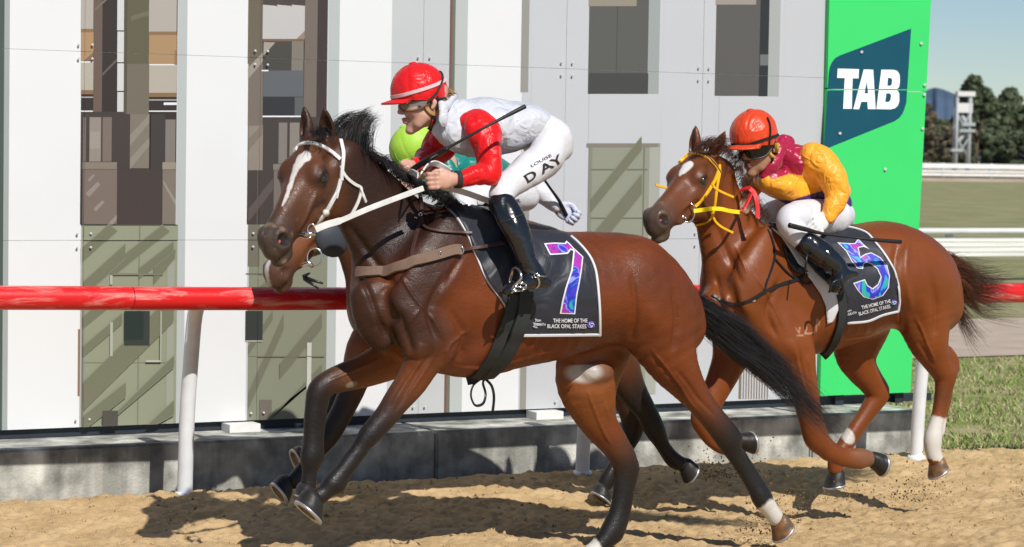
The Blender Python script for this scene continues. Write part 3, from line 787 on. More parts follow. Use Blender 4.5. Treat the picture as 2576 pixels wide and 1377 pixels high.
# ---- judge's tower
tw = thing('steward_tower', 'tall white steel lookout tower with a roofed cabin and stairs', 'tower')
ZT = 235.
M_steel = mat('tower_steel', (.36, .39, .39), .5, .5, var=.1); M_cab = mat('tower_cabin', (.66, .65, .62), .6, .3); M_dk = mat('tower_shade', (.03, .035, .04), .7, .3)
ox = lambda x, y: PZ(2012.5+.3411*x, .3411*y, ZT)
uL, uR = ox(1150, 1180), ox(1245, 1180); wd = np.linalg.norm(uR-uL); ax = (uR-uL)/wd; ax[2] = 0; ax /= np.linalg.norm(ax); dp = np.array([-ax[1], ax[0], 0])*wd*.8
zt = lambda y: ox(1200, y)[2]
g0 = np.array([uL[0], uL[1], 0.])
legs = [g0, g0+ax*wd, g0+ax*wd+dp, g0+dp]
for l in legs:
    mb = MB(); mb.tube([l+np.array([0, 0, -.1]), l+np.array([0, 0, zt(700)])], .16, 6); mb.build('leg', M_steel, tw)
for z0, z1 in ((zt(1165), zt(1015)), (zt(1015), zt(840))):
    for a, b in ((0, 1), (1, 2), (3, 2), (0, 3)):
        mb = MB(); mb.tube([legs[a]+np.array([0, 0, z0]), legs[b]+np.array([0, 0, z1])], .07, 5); mb.build('brace', M_steel, tw)
        mb = MB(); mb.tube([legs[b]+np.array([0, 0, z0]), legs[a]+np.array([0, 0, z1])], .07, 5); mb.build('brace', M_steel, tw)
def tbox(name, x0, x1, d0, d1, za_, zb_, m):
    mb = MB(); c = [g0+ax*x0+dp*d0, g0+ax*x1+dp*d0, g0+ax*x1+dp*d1, g0+ax*x0+dp*d1]
    mb.add([q+np.array([0, 0, z]) for z in (za_, zb_) for q in c], [(3, 2, 1, 0), (4, 5, 6, 7), (0, 1, 5, 4), (1, 2, 6, 5), (2, 3, 7, 6), (3, 0, 4, 7)]); return mb.build(name, m, tw, False)
tbox('cabin', wd*.02, wd*1.18, -.1, 1.1, zt(832), zt(762), M_cab)
tbox('roof', -wd*.02, wd*1.35, -.25, 1.25, zt(712), zt(676), M_cab)
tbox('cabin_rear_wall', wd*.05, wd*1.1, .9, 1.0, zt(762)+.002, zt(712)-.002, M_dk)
for x in (.06, 1.12): tbox('cabin_post', wd*(x-.03), wd*(x+.03), -.08, .0, zt(762)+.002, zt(712)-.002, M_steel)
tbox('landing', wd*.2, wd*1.4, -.3, 1.0, zt(975), zt(955), M_steel); tbox('landing', -wd*.4, wd*.5, -.3, 1.0, zt(1120), zt(1100), M_steel)
for (xa_, ya_, xb_, yb_) in ((1130, 1105, 1230, 960), (1250, 960, 1190, 850)):
    mb = MB(); p0 = ox(xa_, ya_); p1 = ox(xb_, yb_); mb.tube([p0, p1], .24, 4, flat=.3); mb.build('stair', M_steel, tw)
tbox('handrail', wd*.4, wd*1.4, -.32, -.28, zt(930), zt(905), M_steel)

# ---- trees beyond the track
M_bark = mat('bark', (.12, .09, .07), .9, .2, var=.25, vscale=3)
LEAF = [mat('leaf_dark', (.085, .108, .060), .75, .2, var=.4, vscale=.4), mat('leaf_mid', (.110, .125, .070), .75, .2, var=.35, vscale=.4), mat('leaf_brown', (.15, .125, .085), .8, .2, var=.35, vscale=.4)]  # leaf tones lightened to stand in for distance haze
def tree(label, px, Z, top_y, wpx, m, seed, nclump=46, trunk_show=False, lift=.22):
    rng = np.random.default_rng(seed); base = PZ(px, 403, Z); base[2] = 0
    top = PZ(px, top_y, Z)[2]; wr = wpx*.5*Z/F
    t = thing('tree', label, 'tree', 'trees beyond the track'); t.location = base
    mb = MB(); th = top*.62; mb.tube([(0, 0, -.2), (.15, 0, th*.5), (.05, .1, th)], [top*.035, top*.025, top*.01], 8)
    mb.build('trunk', M_bark, t)
    for k in range(5):
        a = rng.random()*6.28; z0 = top*(.25+.3*rng.random()); mb = MB()
        mb.tube([(.1, .05, z0), (math.cos(a)*wr*.4, math.sin(a)*wr*.4, z0+top*.15), (math.cos(a)*wr*.75, math.sin(a)*wr*.75, z0+top*.26)], [top*.014, top*.009, top*.004], 6); mb.build('limb', M_bark, t)
    V = []; n = 0
    for c in range(nclump):
        while True:
            q = rng.uniform(-1, 1, 3)
            if q@q < 1 and q@q > .15: break
        cz = top*(lift+(1-lift)*.5)+q[2]*top*(1-lift)*.5*.88; wz = 1-.35*max(0, q[2])
        cc = np.array([q[0]*wr*.85*wz, q[1]*wr*.85*wz, cz]); cr = wr*(.16+.17*rng.random())
        nl = 150
        d = rng.normal(0, 1, (nl, 3)); d /= np.linalg.norm(d, axis=1)[:, None]; p = cc+d*cr*(rng.random((nl, 1))**.4)*np.array([1.15, 1.15, .8])
        s = .028*top*(.6+.8*rng.random((nl, 1)))
        u = rng.normal(0, 1, (nl, 3)); u /= np.linalg.norm(u, axis=1)[:, None]; w = np.cross(d, u); w /= np.linalg.norm(w, axis=1)[:, None]+1e-6
        V.append(np.stack([p-u*s, p+w*s*.7, p+u*s, p-w*s*.7], 1).reshape(-1, 3))
    V = np.concatenate(V); f = np.arange(len(V)).reshape(-1, 4)
    mesh_obj('crown', V, f, m, t, False)
tree('dense low scrub tree right beside the far end of the green sign', 2345, 295, 276, 46, LEAF[1], 15, 50, lift=.0)
tree('grey green tree filling the gap left of the tall pine', 2405, 315, 272, 60, LEAF[1], 16, 55, lift=.0)
tree('tall rounded pine rising above the other trees behind the tower', 2452, 300, 186, 95, LEAF[0], 3, 60, lift=.45)
tree('broad dark evergreen right of the lookout tower', 2535, 300, 212, 120, LEAF[0], 4, 70)
tree('dense tree cut off by the right edge of the picture', 2610, 305, 218, 110, LEAF[1], 5, 60)
tree('mid green tree directly behind the lookout tower', 2470, 320, 265, 90, LEAF[1], 6, 60)
tree('brownish low tree left of the lookout tower', 2390, 290, 300, 70, LEAF[2], 7, 55, lift=.05)
tree('brownish tree touching the right edge of the green sign', 2330, 285, 252, 60, LEAF[2], 8, 50, lift=.05)
tree('low grey green bush tree between sign and tower', 2368, 330, 285, 70, LEAF[1], 9, 50, lift=.05)
tree('dark evergreen in the gap right behind the tower stairs', 2500, 285, 290, 80, LEAF[0], 10, 60, lift=.02)
tree('low dark tree at the foot of the right evergreens', 2560, 280, 318, 90, LEAF[0], 11, 60, lift=.02)
tree('small dark tree at the foot of the lookout tower', 2430, 300, 330, 70, LEAF[0], 12, 50, lift=.02)
tree('dark tree partly hidden behind the green sign', 2280, 300, 260, 90, LEAF[0], 13, 50)
# far hill
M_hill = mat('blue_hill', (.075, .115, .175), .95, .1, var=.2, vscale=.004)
hx = [(1900, 330), (2150, 300), (2250, 262), (2310, 236), (2345, 222), (2365, 223), (2385, 230), (2410, 240), (2450, 252), (2520, 272), (2700, 315), (3000, 350)]
v = []
for x, y in crom([(q[0], q[1]) for q in hx], 5):
    a = PZ(x, y, 6000); b = PZ(x, 410, 5200); b[2] = -5; c = PZ(x, 410, 7500); c[2] = -5; m_ = (a+b)*.5+np.array([0, 0, 40*vnoise(np.array([x*.01, 0, 0]), 7)])
    v += [b, m_, a, c]
n = len(v)//4; f = [(i*4+k, (i+1)*4+k, (i+1)*4+k+1, i*4+k+1) for i in range(n-1) for k in range(3)]
tag(mesh_obj('hill', v, f, M_hill), kind='structure')

# ---- grass blades on the near verge
def blades():
    n = 42000; x = 8.95+RNG.random(n)**1.3*9; y = 11.40+RNG.random(n)**1.4*5.7
    keep = vnoise(np.stack([x, y, 0*x], 1), 1.3, 5)+vnoise(np.stack([x, y, 0*x], 1), 4, 6)*.6 > -.18+.25*(RNG.random(n)-.5); x = x[keep]; y = y[keep]; n = len(x)
    h = .015+.035*RNG.random(n); a = RNG.random(n)*6.28; w = .004+.004*RNG.random(n); ln = RNG.normal(0, .025, (n, 2))
    p = np.stack([x, y, np.full(n, -.03)], 1); d = np.stack([np.cos(a)*w, np.sin(a)*w, 0*a], 1); t = p+np.concatenate([ln, h[:, None]], 1)
    V = np.stack([p-d, p+d, t], 1).reshape(-1, 3); col = np.where(RNG.random((n, 1)) < .5, np.array([[.18, .28, .05]]), np.array([[.42, .38, .20]]))*(.7+.6*RNG.random((n, 1)))
    m = mat('grass_blade', (.1, .15, .03), .7, .3, attr='coat')
    tag(mesh_obj('grass', V, np.arange(len(V)).reshape(-1, 3), m, smooth=False, cols=np.repeat(col, 3, 0)), kind='stuff')
blades()

# ================================================================== HORSES
def nodes_px(rows, Y):
    """(x, y, dY, r picture units, lateral ratio) -> (X,Y,Z, ru, rv)"""
    out = []
    for x, y, dy, r, k in rows:
        p = PY(x, y, Y+dy); rv = r*mpp(p); out.append((*p, rv*k, rv))
    return out
class Local:
    def __init__(s, o, xd, zd, sc=1., w=1.):
        s.w = w; s.wy = 1+(w-1)*.0; s.o = np.asarray(o, float); s.x = np.asarray(xd, float)/np.linalg.norm(xd)
        z = np.asarray(zd, float); z = z-s.x*(z@s.x); s.z = z/np.linalg.norm(z); s.y = np.cross(s.z, s.x); s.s = sc; s.A = np.stack([s.x, s.y, s.z])
    def p(s, a): return s.o+(np.asarray(a, float)*s.s*np.array([1, s.wy, s.w]))@s.A
    def inv(s, V): return (V-s.o)@s.A.T/s.s/np.array([1, s.wy, s.w])
    def ell(s, f, c, r, ax=None, **k):
        f.ell(s.p(c), [r[0]*s.s, r[1]*s.s*s.wy, r[2]*s.s*s.w], s.A if ax is None else np.asarray(ax)@s.A, **k)
    def chain(s, f, rows, lat=(0, 1, 0), **k):
        f.chain([(*s.p(r[:3]), r[3]*s.s*s.wy, r[4]*s.s*s.w) for r in rows], lat=np.asarray(lat, float)@s.A, **k)
def head_frame(org, az, pitch, sc, roll=0.):
    """az: angle out of the picture plane towards the viewer, for a head pointing left; pitch: down"""
    o = np.asarray(org); v = o-cC; v[2] = 0; v /= np.linalg.norm(v); left = np.array([-v[1], v[0], 0])
    h = left*math.cos(az)-v*math.sin(az); c, s_ = math.cos(pitch), math.sin(pitch)
    x = h*c-np.array([0, 0, s_]); z = h*s_+np.array([0, 0, c])
    y = np.cross(z, x); z2 = z*math.cos(roll)+y*math.sin(roll)
    return Local(o, x, z2, sc)
def head_at(px, py, Yp, loc, az, pitch, sc, roll=0., w=1.):
    P = PY(px, py, Yp); L = head_frame(P, az, pitch, sc, roll); o = P-(np.asarray(loc, float)*sc*np.array([1, 1+(w-1)*.0, w]))@L.A
    return Local(o, L.x, L.z, sc, w)
def horse_head(f, L, c_main, c_muz, c_face=None):
    cf = c_face or c_main
    cols = [c_main, c_main, cf, cf, cf, cf, cf, c_muz, c_muz]
    secs = [(-.03, -.085, .085, .068), (.05, -.105, .118, .084), (.13, -.118, .138, .094), (.20, -.118, .126, .092), (.27, -.110, .104, .076), (.34, -.105, .086, .064), (.41, -.104, .077, .058), (.47, -.106, .073, .057), (.52, -.110, .068, .055)]
    L.chain(f, [(a, 0, z, ry, rz) for a, z, rz, ry in secs], k=.03, sub=4, col=cols)
    L.ell(f, (.535, 0, -.098), (.050, .046, .058), k=.03, col=c_muz)           # upper lip
    L.ell(f, (.572, 0, -.122), (.022, .034, .030), k=.02, col=c_muz)
    L.ell(f, (.540, 0, -.176), (.042, .040, .023), k=.012, col=c_muz)          # lower lip
    L.ell(f, (.500, 0, -.182), (.032, .036, .026), k=.025, col=c_muz)          # chin
    L.ell(f, (.10, 0, -.02), (.10, .062, .035), k=.04, col=cf)                 # forehead
    for s in (-1, 1):
        L.ell(f, (.125, s*.056, -.180), (.105, .036, .100), k=.05, col=c_main)  # cheek
        L.ell(f, (.178, s*.076, -.034), (.055, .030, .036), k=.035, col=cf)    # brow
        L.chain(f, [(.215, s*.080, -.085, .008, .012), (.29, s*.064, -.105, .008, .011), (.37, s*.050, -.118, .005, .006)], k=.05, sub=2)   # facial crest
        L.ell(f, (.095, s*.084, -.045), (.032, .018, .024), k=.03, op='s')     # hollow above the eye
        L.ell(f, (.310, s*.084, -.160), (.07, .014, .035), k=.04, op='s')      # hollow of the cheek
        L.ell(f, (.522, s*.044, -.088), (.046, .024, .046), k=.018, col=c_muz)  # nostril wing
        L.ell(f, (.532, s*.071, -.084), (.040, .028, .027), ax=[(.75, 0, .66), (0, 1, 0), (-.66, 0, .75)], k=.010, op='s')
        L.ell(f, (.190, s*.114, -.050), (.026, .020, .019), k=.014, op='s')
        L.chain(f, [(.160, s*.100, -.044, .006, .006), (.185, s*.109, -.028, .007, .007), (.216, s*.101, -.036, .006, .006)], k=.012, sub=3)   # upper lid
        L.chain(f, [(.165, s*.100, -.062, .004, .004), (.192, s*.106, -.074, .005, .005), (.216, s*.100, -.064, .004, .004)], k=.012, sub=3)
        L.chain(f, [(.590, s*.030, -.156, .005, .005), (.53, s*.052, -.154, .005, .005), (.465, s*.058, -.142, .004, .004)], k=.008, sub=3, op='s')  # mouth
        L.chain(f, [(.30, s*.058, -.165, .008, .014), (.40, s*.046, -.168, .006, .01)], k=.03, sub=2)
def ear(f, L, s, spread, fwd, col, ln=1.):
    b = np.array([.004, s*.052, -.022]); t = np.array([fwd, s*spread, 1.]); t /= np.linalg.norm(t); ln = .175*ln
    rows = [(*(b), .026, .026), (*(b+t*ln*.25), .033, .030), (*(b+t*ln*.5), .034, .026), (*(b+t*ln*.75), .024, .017), (*(b+t*ln*.9), .012, .009), (*(b+t*ln), .002, .002)]
    L.chain(f, rows, k=.015, sub=4, col=col, lat=(.2, 1, 0))
    o = np.array([.85, s*.40, .2]); o = o-t*(o@t); o /= np.linalg.norm(o)
    q = [b+t*ln*a+o*.020 for a in (.22, .5, .88)]
    L.chain(f, [(*q[0], .016, .016), (*q[1], .023, .018), (*q[2], .006, .006)], k=.006, sub=3, op='s', lat=(.2, 1, 0))
def hoof_mesh(parent, cor, sole, toe_sign, mats, size=1., lat=(0, 1, 0), name='hoof', show_sole=True):
    """wall, shoe and sole; cor/sole: coronet and sole centres in space"""
    cor = np.asarray(cor); sole = np.asarray(sole); a = sole-cor; hgt = np.linalg.norm(a); a /= hgt
    lat = np.asarray(lat, float); lat = lat-a*(lat@a); lat /= np.linalg.norm(lat); fw = np.cross(lat, a)*toe_sign
    n = 24; mb = MB(); rings = []
    for t, rl, rf, sh, m in ((-.22, .026, .027, -.010, 0), (-.02, .036, .037, -.006, 0), (.12, .042, .044, -.003, 0), (.5, .047, .051, .004, 0), (.86, .052, .058, .012, 0), (.87, .053, .059, .012, 1), (1.0, .054, .060, .014, 1), (1.0, .036, .040, .012, 1), (.94, .035, .039, .010, 2), (.93, .001, .001, .006, 2)):
        c = cor+a*hgt*t+fw*sh*size
        rings.append(([c+size*(lat*rl*math.cos(q)+fw*rf*math.sin(q)*(1 if math.sin(q) > 0 else .78)) for q in [2*math.pi*k/n for k in range(n)]], m))
    v = [p for r, _ in rings for p in r]; f = []; mi = []
    for i in range(len(rings)-1):
        for k in range(n):
            f.append((i*n+k, i*n+(k+1) % n, (i+1)*n+(k+1) % n, (i+1)*n+k)); mi.append(rings[i+1][1] if i != 5 else 1)
    f.append(tuple(range(n))[::-1]); mi.append(0)
    return mesh_obj(name, v, f, mats, parent, True, mi)
M_hoofd = mat('dark_hoof', (.022, .020, .019), .5, .35, var=.5, vscale=25, stretch=(1, 1, .3), bump=.3, bscale=120, bdist=.004)
M_hoofl = mat('amber_hoof', (.22, .10, .035), .45, .4, col2=(.09, .06, .035), vscale=30, bump=.3, bscale=120, bdist=.004)
M_shoe = mat('steel_shoe', (.50, .51, .53), .4, .5, metal=.7)
M_sole = mat('hoof_sole', (.17, .12, .07), .9, .1, var=.4, vscale=50)
M_eye = mat('horse_eye', (.008, .006, .006), .04, .8, coat=1.)
M_lash = mat('dark_lid', (.012, .010, .010), .5, .3)
M_nos = mat('nostril_lining', (.30, .07, .08), .5, .4)
def coat_mat(name, rough, bscale, bump, var, vsc, patchy=0.):
    m = mat(name, (.2, .1, .05), rough+.14, attr='coat', var=var, vscale=vsc, bump=bump*1.2, bscale=bscale, bdist=.004, stretch=(.55, 1.3, 1.), detail=6, wrinkle=.22*patchy+.05, wscale=34, wdist=.006, spec=.22, sheen=.0, coat=.22)
    m.node_tree.nodes['Principled BSDF'].inputs['Coat Roughness'].default_value = .24
    if patchy:
        N, L = m.node_tree.nodes, m.node_tree.links; b = N['Principled BSDF']; tc = N.new('ShaderNodeTexCoord')
        n = N.new('ShaderNodeTexNoise'); n.inputs['Scale'].default_value = 30; n.inputs['Detail'].default_value = 5; n.inputs['Distortion'].default_value = 1.; L.new(tc.outputs['Object'], n.inputs['Vector'])
        r = N.new('ShaderNodeMapRange'); r.inputs['From Min'].default_value = .35; r.inputs['From Max'].default_value = .65; r.inputs['To Min'].default_value = .12; r.inputs['To Max'].default_value = .45
        L.new(n.outputs['Fac'], r.inputs['Value']); L.new(r.outputs[0], b.inputs['Coat Roughness'])
    return m
def nostril(L, V, C):
    q = L.inv(V)
    for s in (-1, 1):
        d = q-np.array([.532, s*.071, -.084]); d = np.stack([d@np.array([.75, 0, .66]), d[:, 1], d@np.array([-.66, 0, .75])], 1)/np.array([.040, .028, .027])
        e = np.linalg.norm(d, axis=1); t = (np.clip((1.15-e)*6, 0, 1)*.9)[:, None]; C = C*(1-t)+np.array([.012, .008, .008])*t
    return C
def near_line(P2, line):
    """distance and position along a picture polyline"""
    best = np.full(len(P2), 1e9); at = np.zeros(len(P2)); acc = 0
    for a, b in zip(line[:-1], line[1:]):
        a = np.array(a[:2], float); b = np.array(b[:2], float); d = b-a; l = np.linalg.norm(d); t = np.clip(((P2-a)@d)/l**2, 0, 1)
        q = np.linalg.norm(P2-(a+t[:, None]*d), axis=1); m = q < best; best[m] = q[m]; at[m] = acc+t[m]; acc += 1
    return best, at
def strands(name, roots, parent, m, seed, n, segs, wid, fn, sides=3, cols=None):
    """hair: fn(u, rng) -> list of points; each strand a thin tapering tube"""
    rng = np.random.default_rng(seed); V = []; Fc = []; b = 0
    for i in range(n):
        P, w = fn(i, rng); P = np.asarray(P); k = len(P)
        t = np.gradient(P, axis=0); t /= np.linalg.norm(t, axis=1)[:, None]+1e-9
        u = np.cross(t, rng.normal(0, 1, 3)); u /= np.linalg.norm(u, axis=1)[:, None]+1e-9; q = np.cross(t, u)
        r = (w*np.linspace(1, .12, k)**.7)[:, None]
        ring = np.stack([P+r*(math.cos(2*math.pi*j/sides)*u+math.sin(2*math.pi*j/sides)*q) for j in range(sides)], 1).reshape(-1, 3)
        V.append(ring)
        ii = np.arange(k-1)[:, None]*sides; jj = np.arange(sides)[None]
        f = np.stack([ii+jj, ii+(jj+1) % sides, ii+sides+(jj+1) % sides, ii+sides+jj], -1).reshape(-1, 4)+b
        Fc.append(f); b += k*sides
    return mesh_obj(name, np.concatenate(V), np.concatenate(Fc), m, parent)
def horse_build(cfg):
    Y = cfg['Y']; h = cfg.get('h', .0075); cb, cn, cl, cm = cfg['cols']
    allp = []
    for key in ('torso', 'neck'): allp += nodes_px(cfg[key], Y)
    for rows in cfg['limbs']: allp += nodes_px(rows[0], Y)
    A = np.array(allp); R = A[:, 3:].max(1)
    Lh = cfg['head']; hp = np.array([Lh.p(q) for q in ((.62, .1, 0), (.62, -.1, -.2), (0, .1, .22), (0, -.1, .22), (.1, .12, -.27), (.1, -.12, -.27))])
    lo = np.minimum((A[:, :3]-R[:, None]).min(0), hp.min(0))-.04; hi = np.maximum((A[:, :3]+R[:, None]).max(0), hp.max(0))+.04
    f = Field(lo, hi, h)
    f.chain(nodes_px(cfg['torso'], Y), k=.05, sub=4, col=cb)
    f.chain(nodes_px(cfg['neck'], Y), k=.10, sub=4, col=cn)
    for rows, k, col in cfg['limbs']:
        f.chain(nodes_px(rows, Y), k=k, sub=4, col=col)
    for rows, k in cfg.get('grooves', []):
        f.chain(nodes_px(rows, Y), k=k, sub=3, op='s')
    horse_head(f, Lh, cfg.get('chead', cn), cm, cfg.get('cface'))
    for s, sp, fw in cfg['ears']: ear(f, Lh, s, sp, fw, cfg.get('cear', cn), cfg.get('earlen', 1.))
    for c, r, k, col in cfg.get('lumps', []):
        p = PY(c[0], c[1], Y+c[2]); f.ell(p, [q*mpp(p) for q in r], k=k, col=col)
    f.noise(.008, 6, 11); f.noise(.0018, 26, 12)
    V, Fc = f.mesh(3)
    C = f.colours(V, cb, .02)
    P2 = proj(V)[:, :2]
    if 'relief' in cfg:      # veins, tendons, muscle edges and ribs raised or sunk along lines on the near side
        fn_ = np.cross(V[Fc[:, 1]]-V[Fc[:, 0]], V[Fc[:, 2]]-V[Fc[:, 0]]); N = np.zeros_like(V)
        for k in range(4): N += np.stack([np.bincount(Fc[:, k], fn_[:, j], len(V)) for j in range(3)], 1)
        N /= np.linalg.norm(N, axis=1)[:, None]+1e-12
        vw = cC-V; vw /= np.linalg.norm(vw, axis=1)[:, None]; fc = np.clip(np.sum(N*vw, 1)*2.5, 0, 1); disp = np.zeros(len(V))
        wob = np.stack([vnoise(V, 9, 21), vnoise(V, 9, 22)], 1)*7
        for line, w, a, lim in cfg['relief']:
            L2_ = [(q[0], q[1], 0) for q in line]; d, at = near_line(P2+wob*(w < 8), smooth_line(L2_, 4)); tot = (len(L2_)-1)*4
            disp += 1.35*a*np.exp(-(d/w)**2)*np.clip(np.minimum(at, tot-at)/2+.15, 0, 1)*fc*(V[:, 1] < Y+lim)
        V = V+N*disp[:, None]
    for fn in cfg.get('paint', []): C = fn(V, P2, C)
    root = thing('horse', cfg['label'], 'horse', 'racing horses')
    body = mesh_obj('body', V, Fc, cfg['mat'], root, True, None, np.clip(C, 0, 1))
    # eyes
    for s in (-1, 1):
        mb = MB(); mb.ball(Lh.p((.191, s*.0925, -.052)), [.0255*Lh.s]*3, 18, 12); e = mb.build('eye', M_eye, root)
        mb = MB(); mb.ball(Lh.p((.548, s*.047, -.082)), [.010*Lh.s, .007*Lh.s, .007*Lh.s], 10, 8, axes=Lh.A); mb.build('nostril_lining', M_nos, root)
    for (cx, cy, sx, sy, dy, sg, sz, m) in cfg['hooves']:
        a_, b_ = PY(cx, cy, Y+dy), PY(sx, sy, Y+dy); hoof_mesh(root, a_, a_+(b_-a_)*.80, sg, [m, M_shoe, M_sole], sz*1.14)
    return root, body

# ---------------- near bay horse
Y1 = 9.0
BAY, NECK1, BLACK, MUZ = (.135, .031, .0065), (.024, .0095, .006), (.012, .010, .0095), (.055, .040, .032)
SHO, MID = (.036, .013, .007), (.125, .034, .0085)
ORG1 = (.20, .060, .014)
R_ = lambda w, a, lim, *Ls: [(L, w, a, lim) for L in Ls]
def lerpc(a, b, t): return tuple(a[i]+(b[i]-a[i])*t for i in range(3))
H1 = dict(Y=Y1, label='dark bay horse with a white blaze and white bridle galloping in front', h=.0075,
  cols=(BAY, NECK1, BLACK, MUZ), chead=(.085, .030, .013), cface=(.10, .036, .015), cear=(.04, .016, .010),
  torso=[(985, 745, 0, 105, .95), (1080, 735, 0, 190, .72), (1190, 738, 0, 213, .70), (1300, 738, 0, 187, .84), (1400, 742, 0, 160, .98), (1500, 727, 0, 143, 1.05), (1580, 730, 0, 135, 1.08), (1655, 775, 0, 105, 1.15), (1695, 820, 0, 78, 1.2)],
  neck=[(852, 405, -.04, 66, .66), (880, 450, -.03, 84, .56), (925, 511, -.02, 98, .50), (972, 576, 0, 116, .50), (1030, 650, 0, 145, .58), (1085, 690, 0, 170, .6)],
  limbs=[
   # near hind
   ([(1585, 690, -.10, 100, .75), (1640, 780, -.12, 112, .68), (1685, 895, -.13, 74, .80), (1720, 955, -.13, 51, .85), (1756, 1005, -.13, 37, .85), (1795, 1056, -.13, 31, .85), (1830, 1106, -.13, 31, .80), (1851, 1146, -.13, 24, .80), (1874, 1186, -.13, 20, .85), (1898, 1226, -.13, 21, .9), (1917, 1256, -.13, 26, .9), (1937, 1282, -.13, 22, .9), (1952, 1303, -.13, 22, .9)], .05, [BAY, BAY, BAY, BAY, MID, (.05, .02, .012), BLACK, BLACK, BLACK, BLACK, BLACK, BLACK, BLACK]),
   ([(1800, 1040, -.13, 10, .8), (1836, 1078, -.13, 12, .8), (1854, 1102, -.13, 13, .8)], .03, BLACK),
   ([(1868, 1138, -.13, 9, .9), (1888, 1172, -.13, 9.5, .9), (1914, 1214, -.13, 9, .9), (1936, 1250, -.13, 10, .9)], .008, BLACK),
   ([(908, 1140, -.17, 6, .9), (892, 1160, -.17, 8, .9), (867, 1196, -.17, 8, .9), (854, 1226, -.17, 10, .9)], .008, BLACK),
   ([(1593, 1180, .10, 10, .9), (1584, 1230, .10, 10, .9), (1573, 1290, .10, 9, .9), (1552, 1345, .10, 11, .9)], .008, BLACK),
   ([(812, 1015, .12, 10, .9), (806, 1060, .12, 10, .9), (802, 1110, .12, 10, .9), (800, 1152, .12, 12, .9)], .008, BLACK),
   # far hind
   ([(1500, 860, .11, 100, .7), (1478, 955, .10, 84, .75), (1490, 1020, .10, 62, .82), (1510, 1070, .10, 46, .88), (1552, 1128, .10, 36, .85), (1572, 1166, .10, 34, .80), (1566, 1222, .10, 25, .85), (1555, 1285, .10, 22, .9), (1532, 1345, .10, 26, .9), (1505, 1378, .10, 23, .9), (1488, 1392, .10, 23, .9)], .05, [ORG1, ORG1, ORG1, BAY, (.08, .03, .015), BLACK, BLACK, BLACK, BLACK, BLACK, BLACK]),
   # near fore: shoulder, arm and leg
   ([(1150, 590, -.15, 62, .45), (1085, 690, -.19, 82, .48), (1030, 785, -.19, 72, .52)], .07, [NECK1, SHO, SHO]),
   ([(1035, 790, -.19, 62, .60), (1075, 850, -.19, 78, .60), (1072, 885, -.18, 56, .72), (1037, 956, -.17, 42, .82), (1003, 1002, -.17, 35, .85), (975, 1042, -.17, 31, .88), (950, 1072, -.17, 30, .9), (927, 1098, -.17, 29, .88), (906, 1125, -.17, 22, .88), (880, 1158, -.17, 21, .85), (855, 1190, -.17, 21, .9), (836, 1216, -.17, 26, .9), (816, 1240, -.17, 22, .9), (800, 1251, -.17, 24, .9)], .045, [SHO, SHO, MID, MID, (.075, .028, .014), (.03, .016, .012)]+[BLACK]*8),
   ([(1150, 760, -.20, 40, .5), (1120, 850, -.20, 48, .5), (1100, 900, -.18, 30, .6)], .06, MID),
   # far fore, knee bent
   ([(1010, 850, .10, 75, .7), (985, 898, .11, 58, .72), (930, 927, .12, 46, .78), (870, 947, .12, 37, .85), (825, 964, .12, 31, .88), (802, 985, .12, 29, .88), (793, 1015, .12, 25, .88), (787, 1060, .12, 23, .85), (784, 1110, .12, 22, .88), (781, 1150, .12, 27, .9), (779, 1190, .12, 20, .9), (775, 1222, .12, 21, .9)], .04, [MID, ORG1, ORG1, (.12, .042, .016), (.03, .016, .012)]+[BLACK]*7),
   # breast
   ([(930, 745, -.09, 52, .8), (940, 810, -.09, 48, .8), (965, 855, -.10, 36, .8)], .05, SHO),
  ],
  grooves=[([(905, 600, -.12, 9, 1), (945, 700, -.18, 10, 1), (985, 800, -.20, 9, 1)], .04), ([(1190, 800, -.30, 8, 1), (1160, 880, -.28, 10, 1)], .05), ([(1590, 800, -.33, 8, 1), (1575, 880, -.3, 9, 1)], .05)],
  lumps=[((1505, 936, .0), (42, 22, 26),   .02, (.16, .13, .12))],
  ears=[(1, .10, -.38), (-1, .12, -.80)], earlen=.84, mat=coat_mat('bay_coat', .36, 260, .3, .25, 6, 1.),
  hooves=[(1958, 1308, 1984, 1338, -.13, 1, 1.0, M_hoofl), (1480, 1397, 1455, 1420, .10, -1, 1.05, M_hoofd), (790, 1249, 756, 1290, -.17, -1, 1.16, M_hoofd), (773, 1226, 762, 1262, .12, -1, 1.0, M_hoofd)])
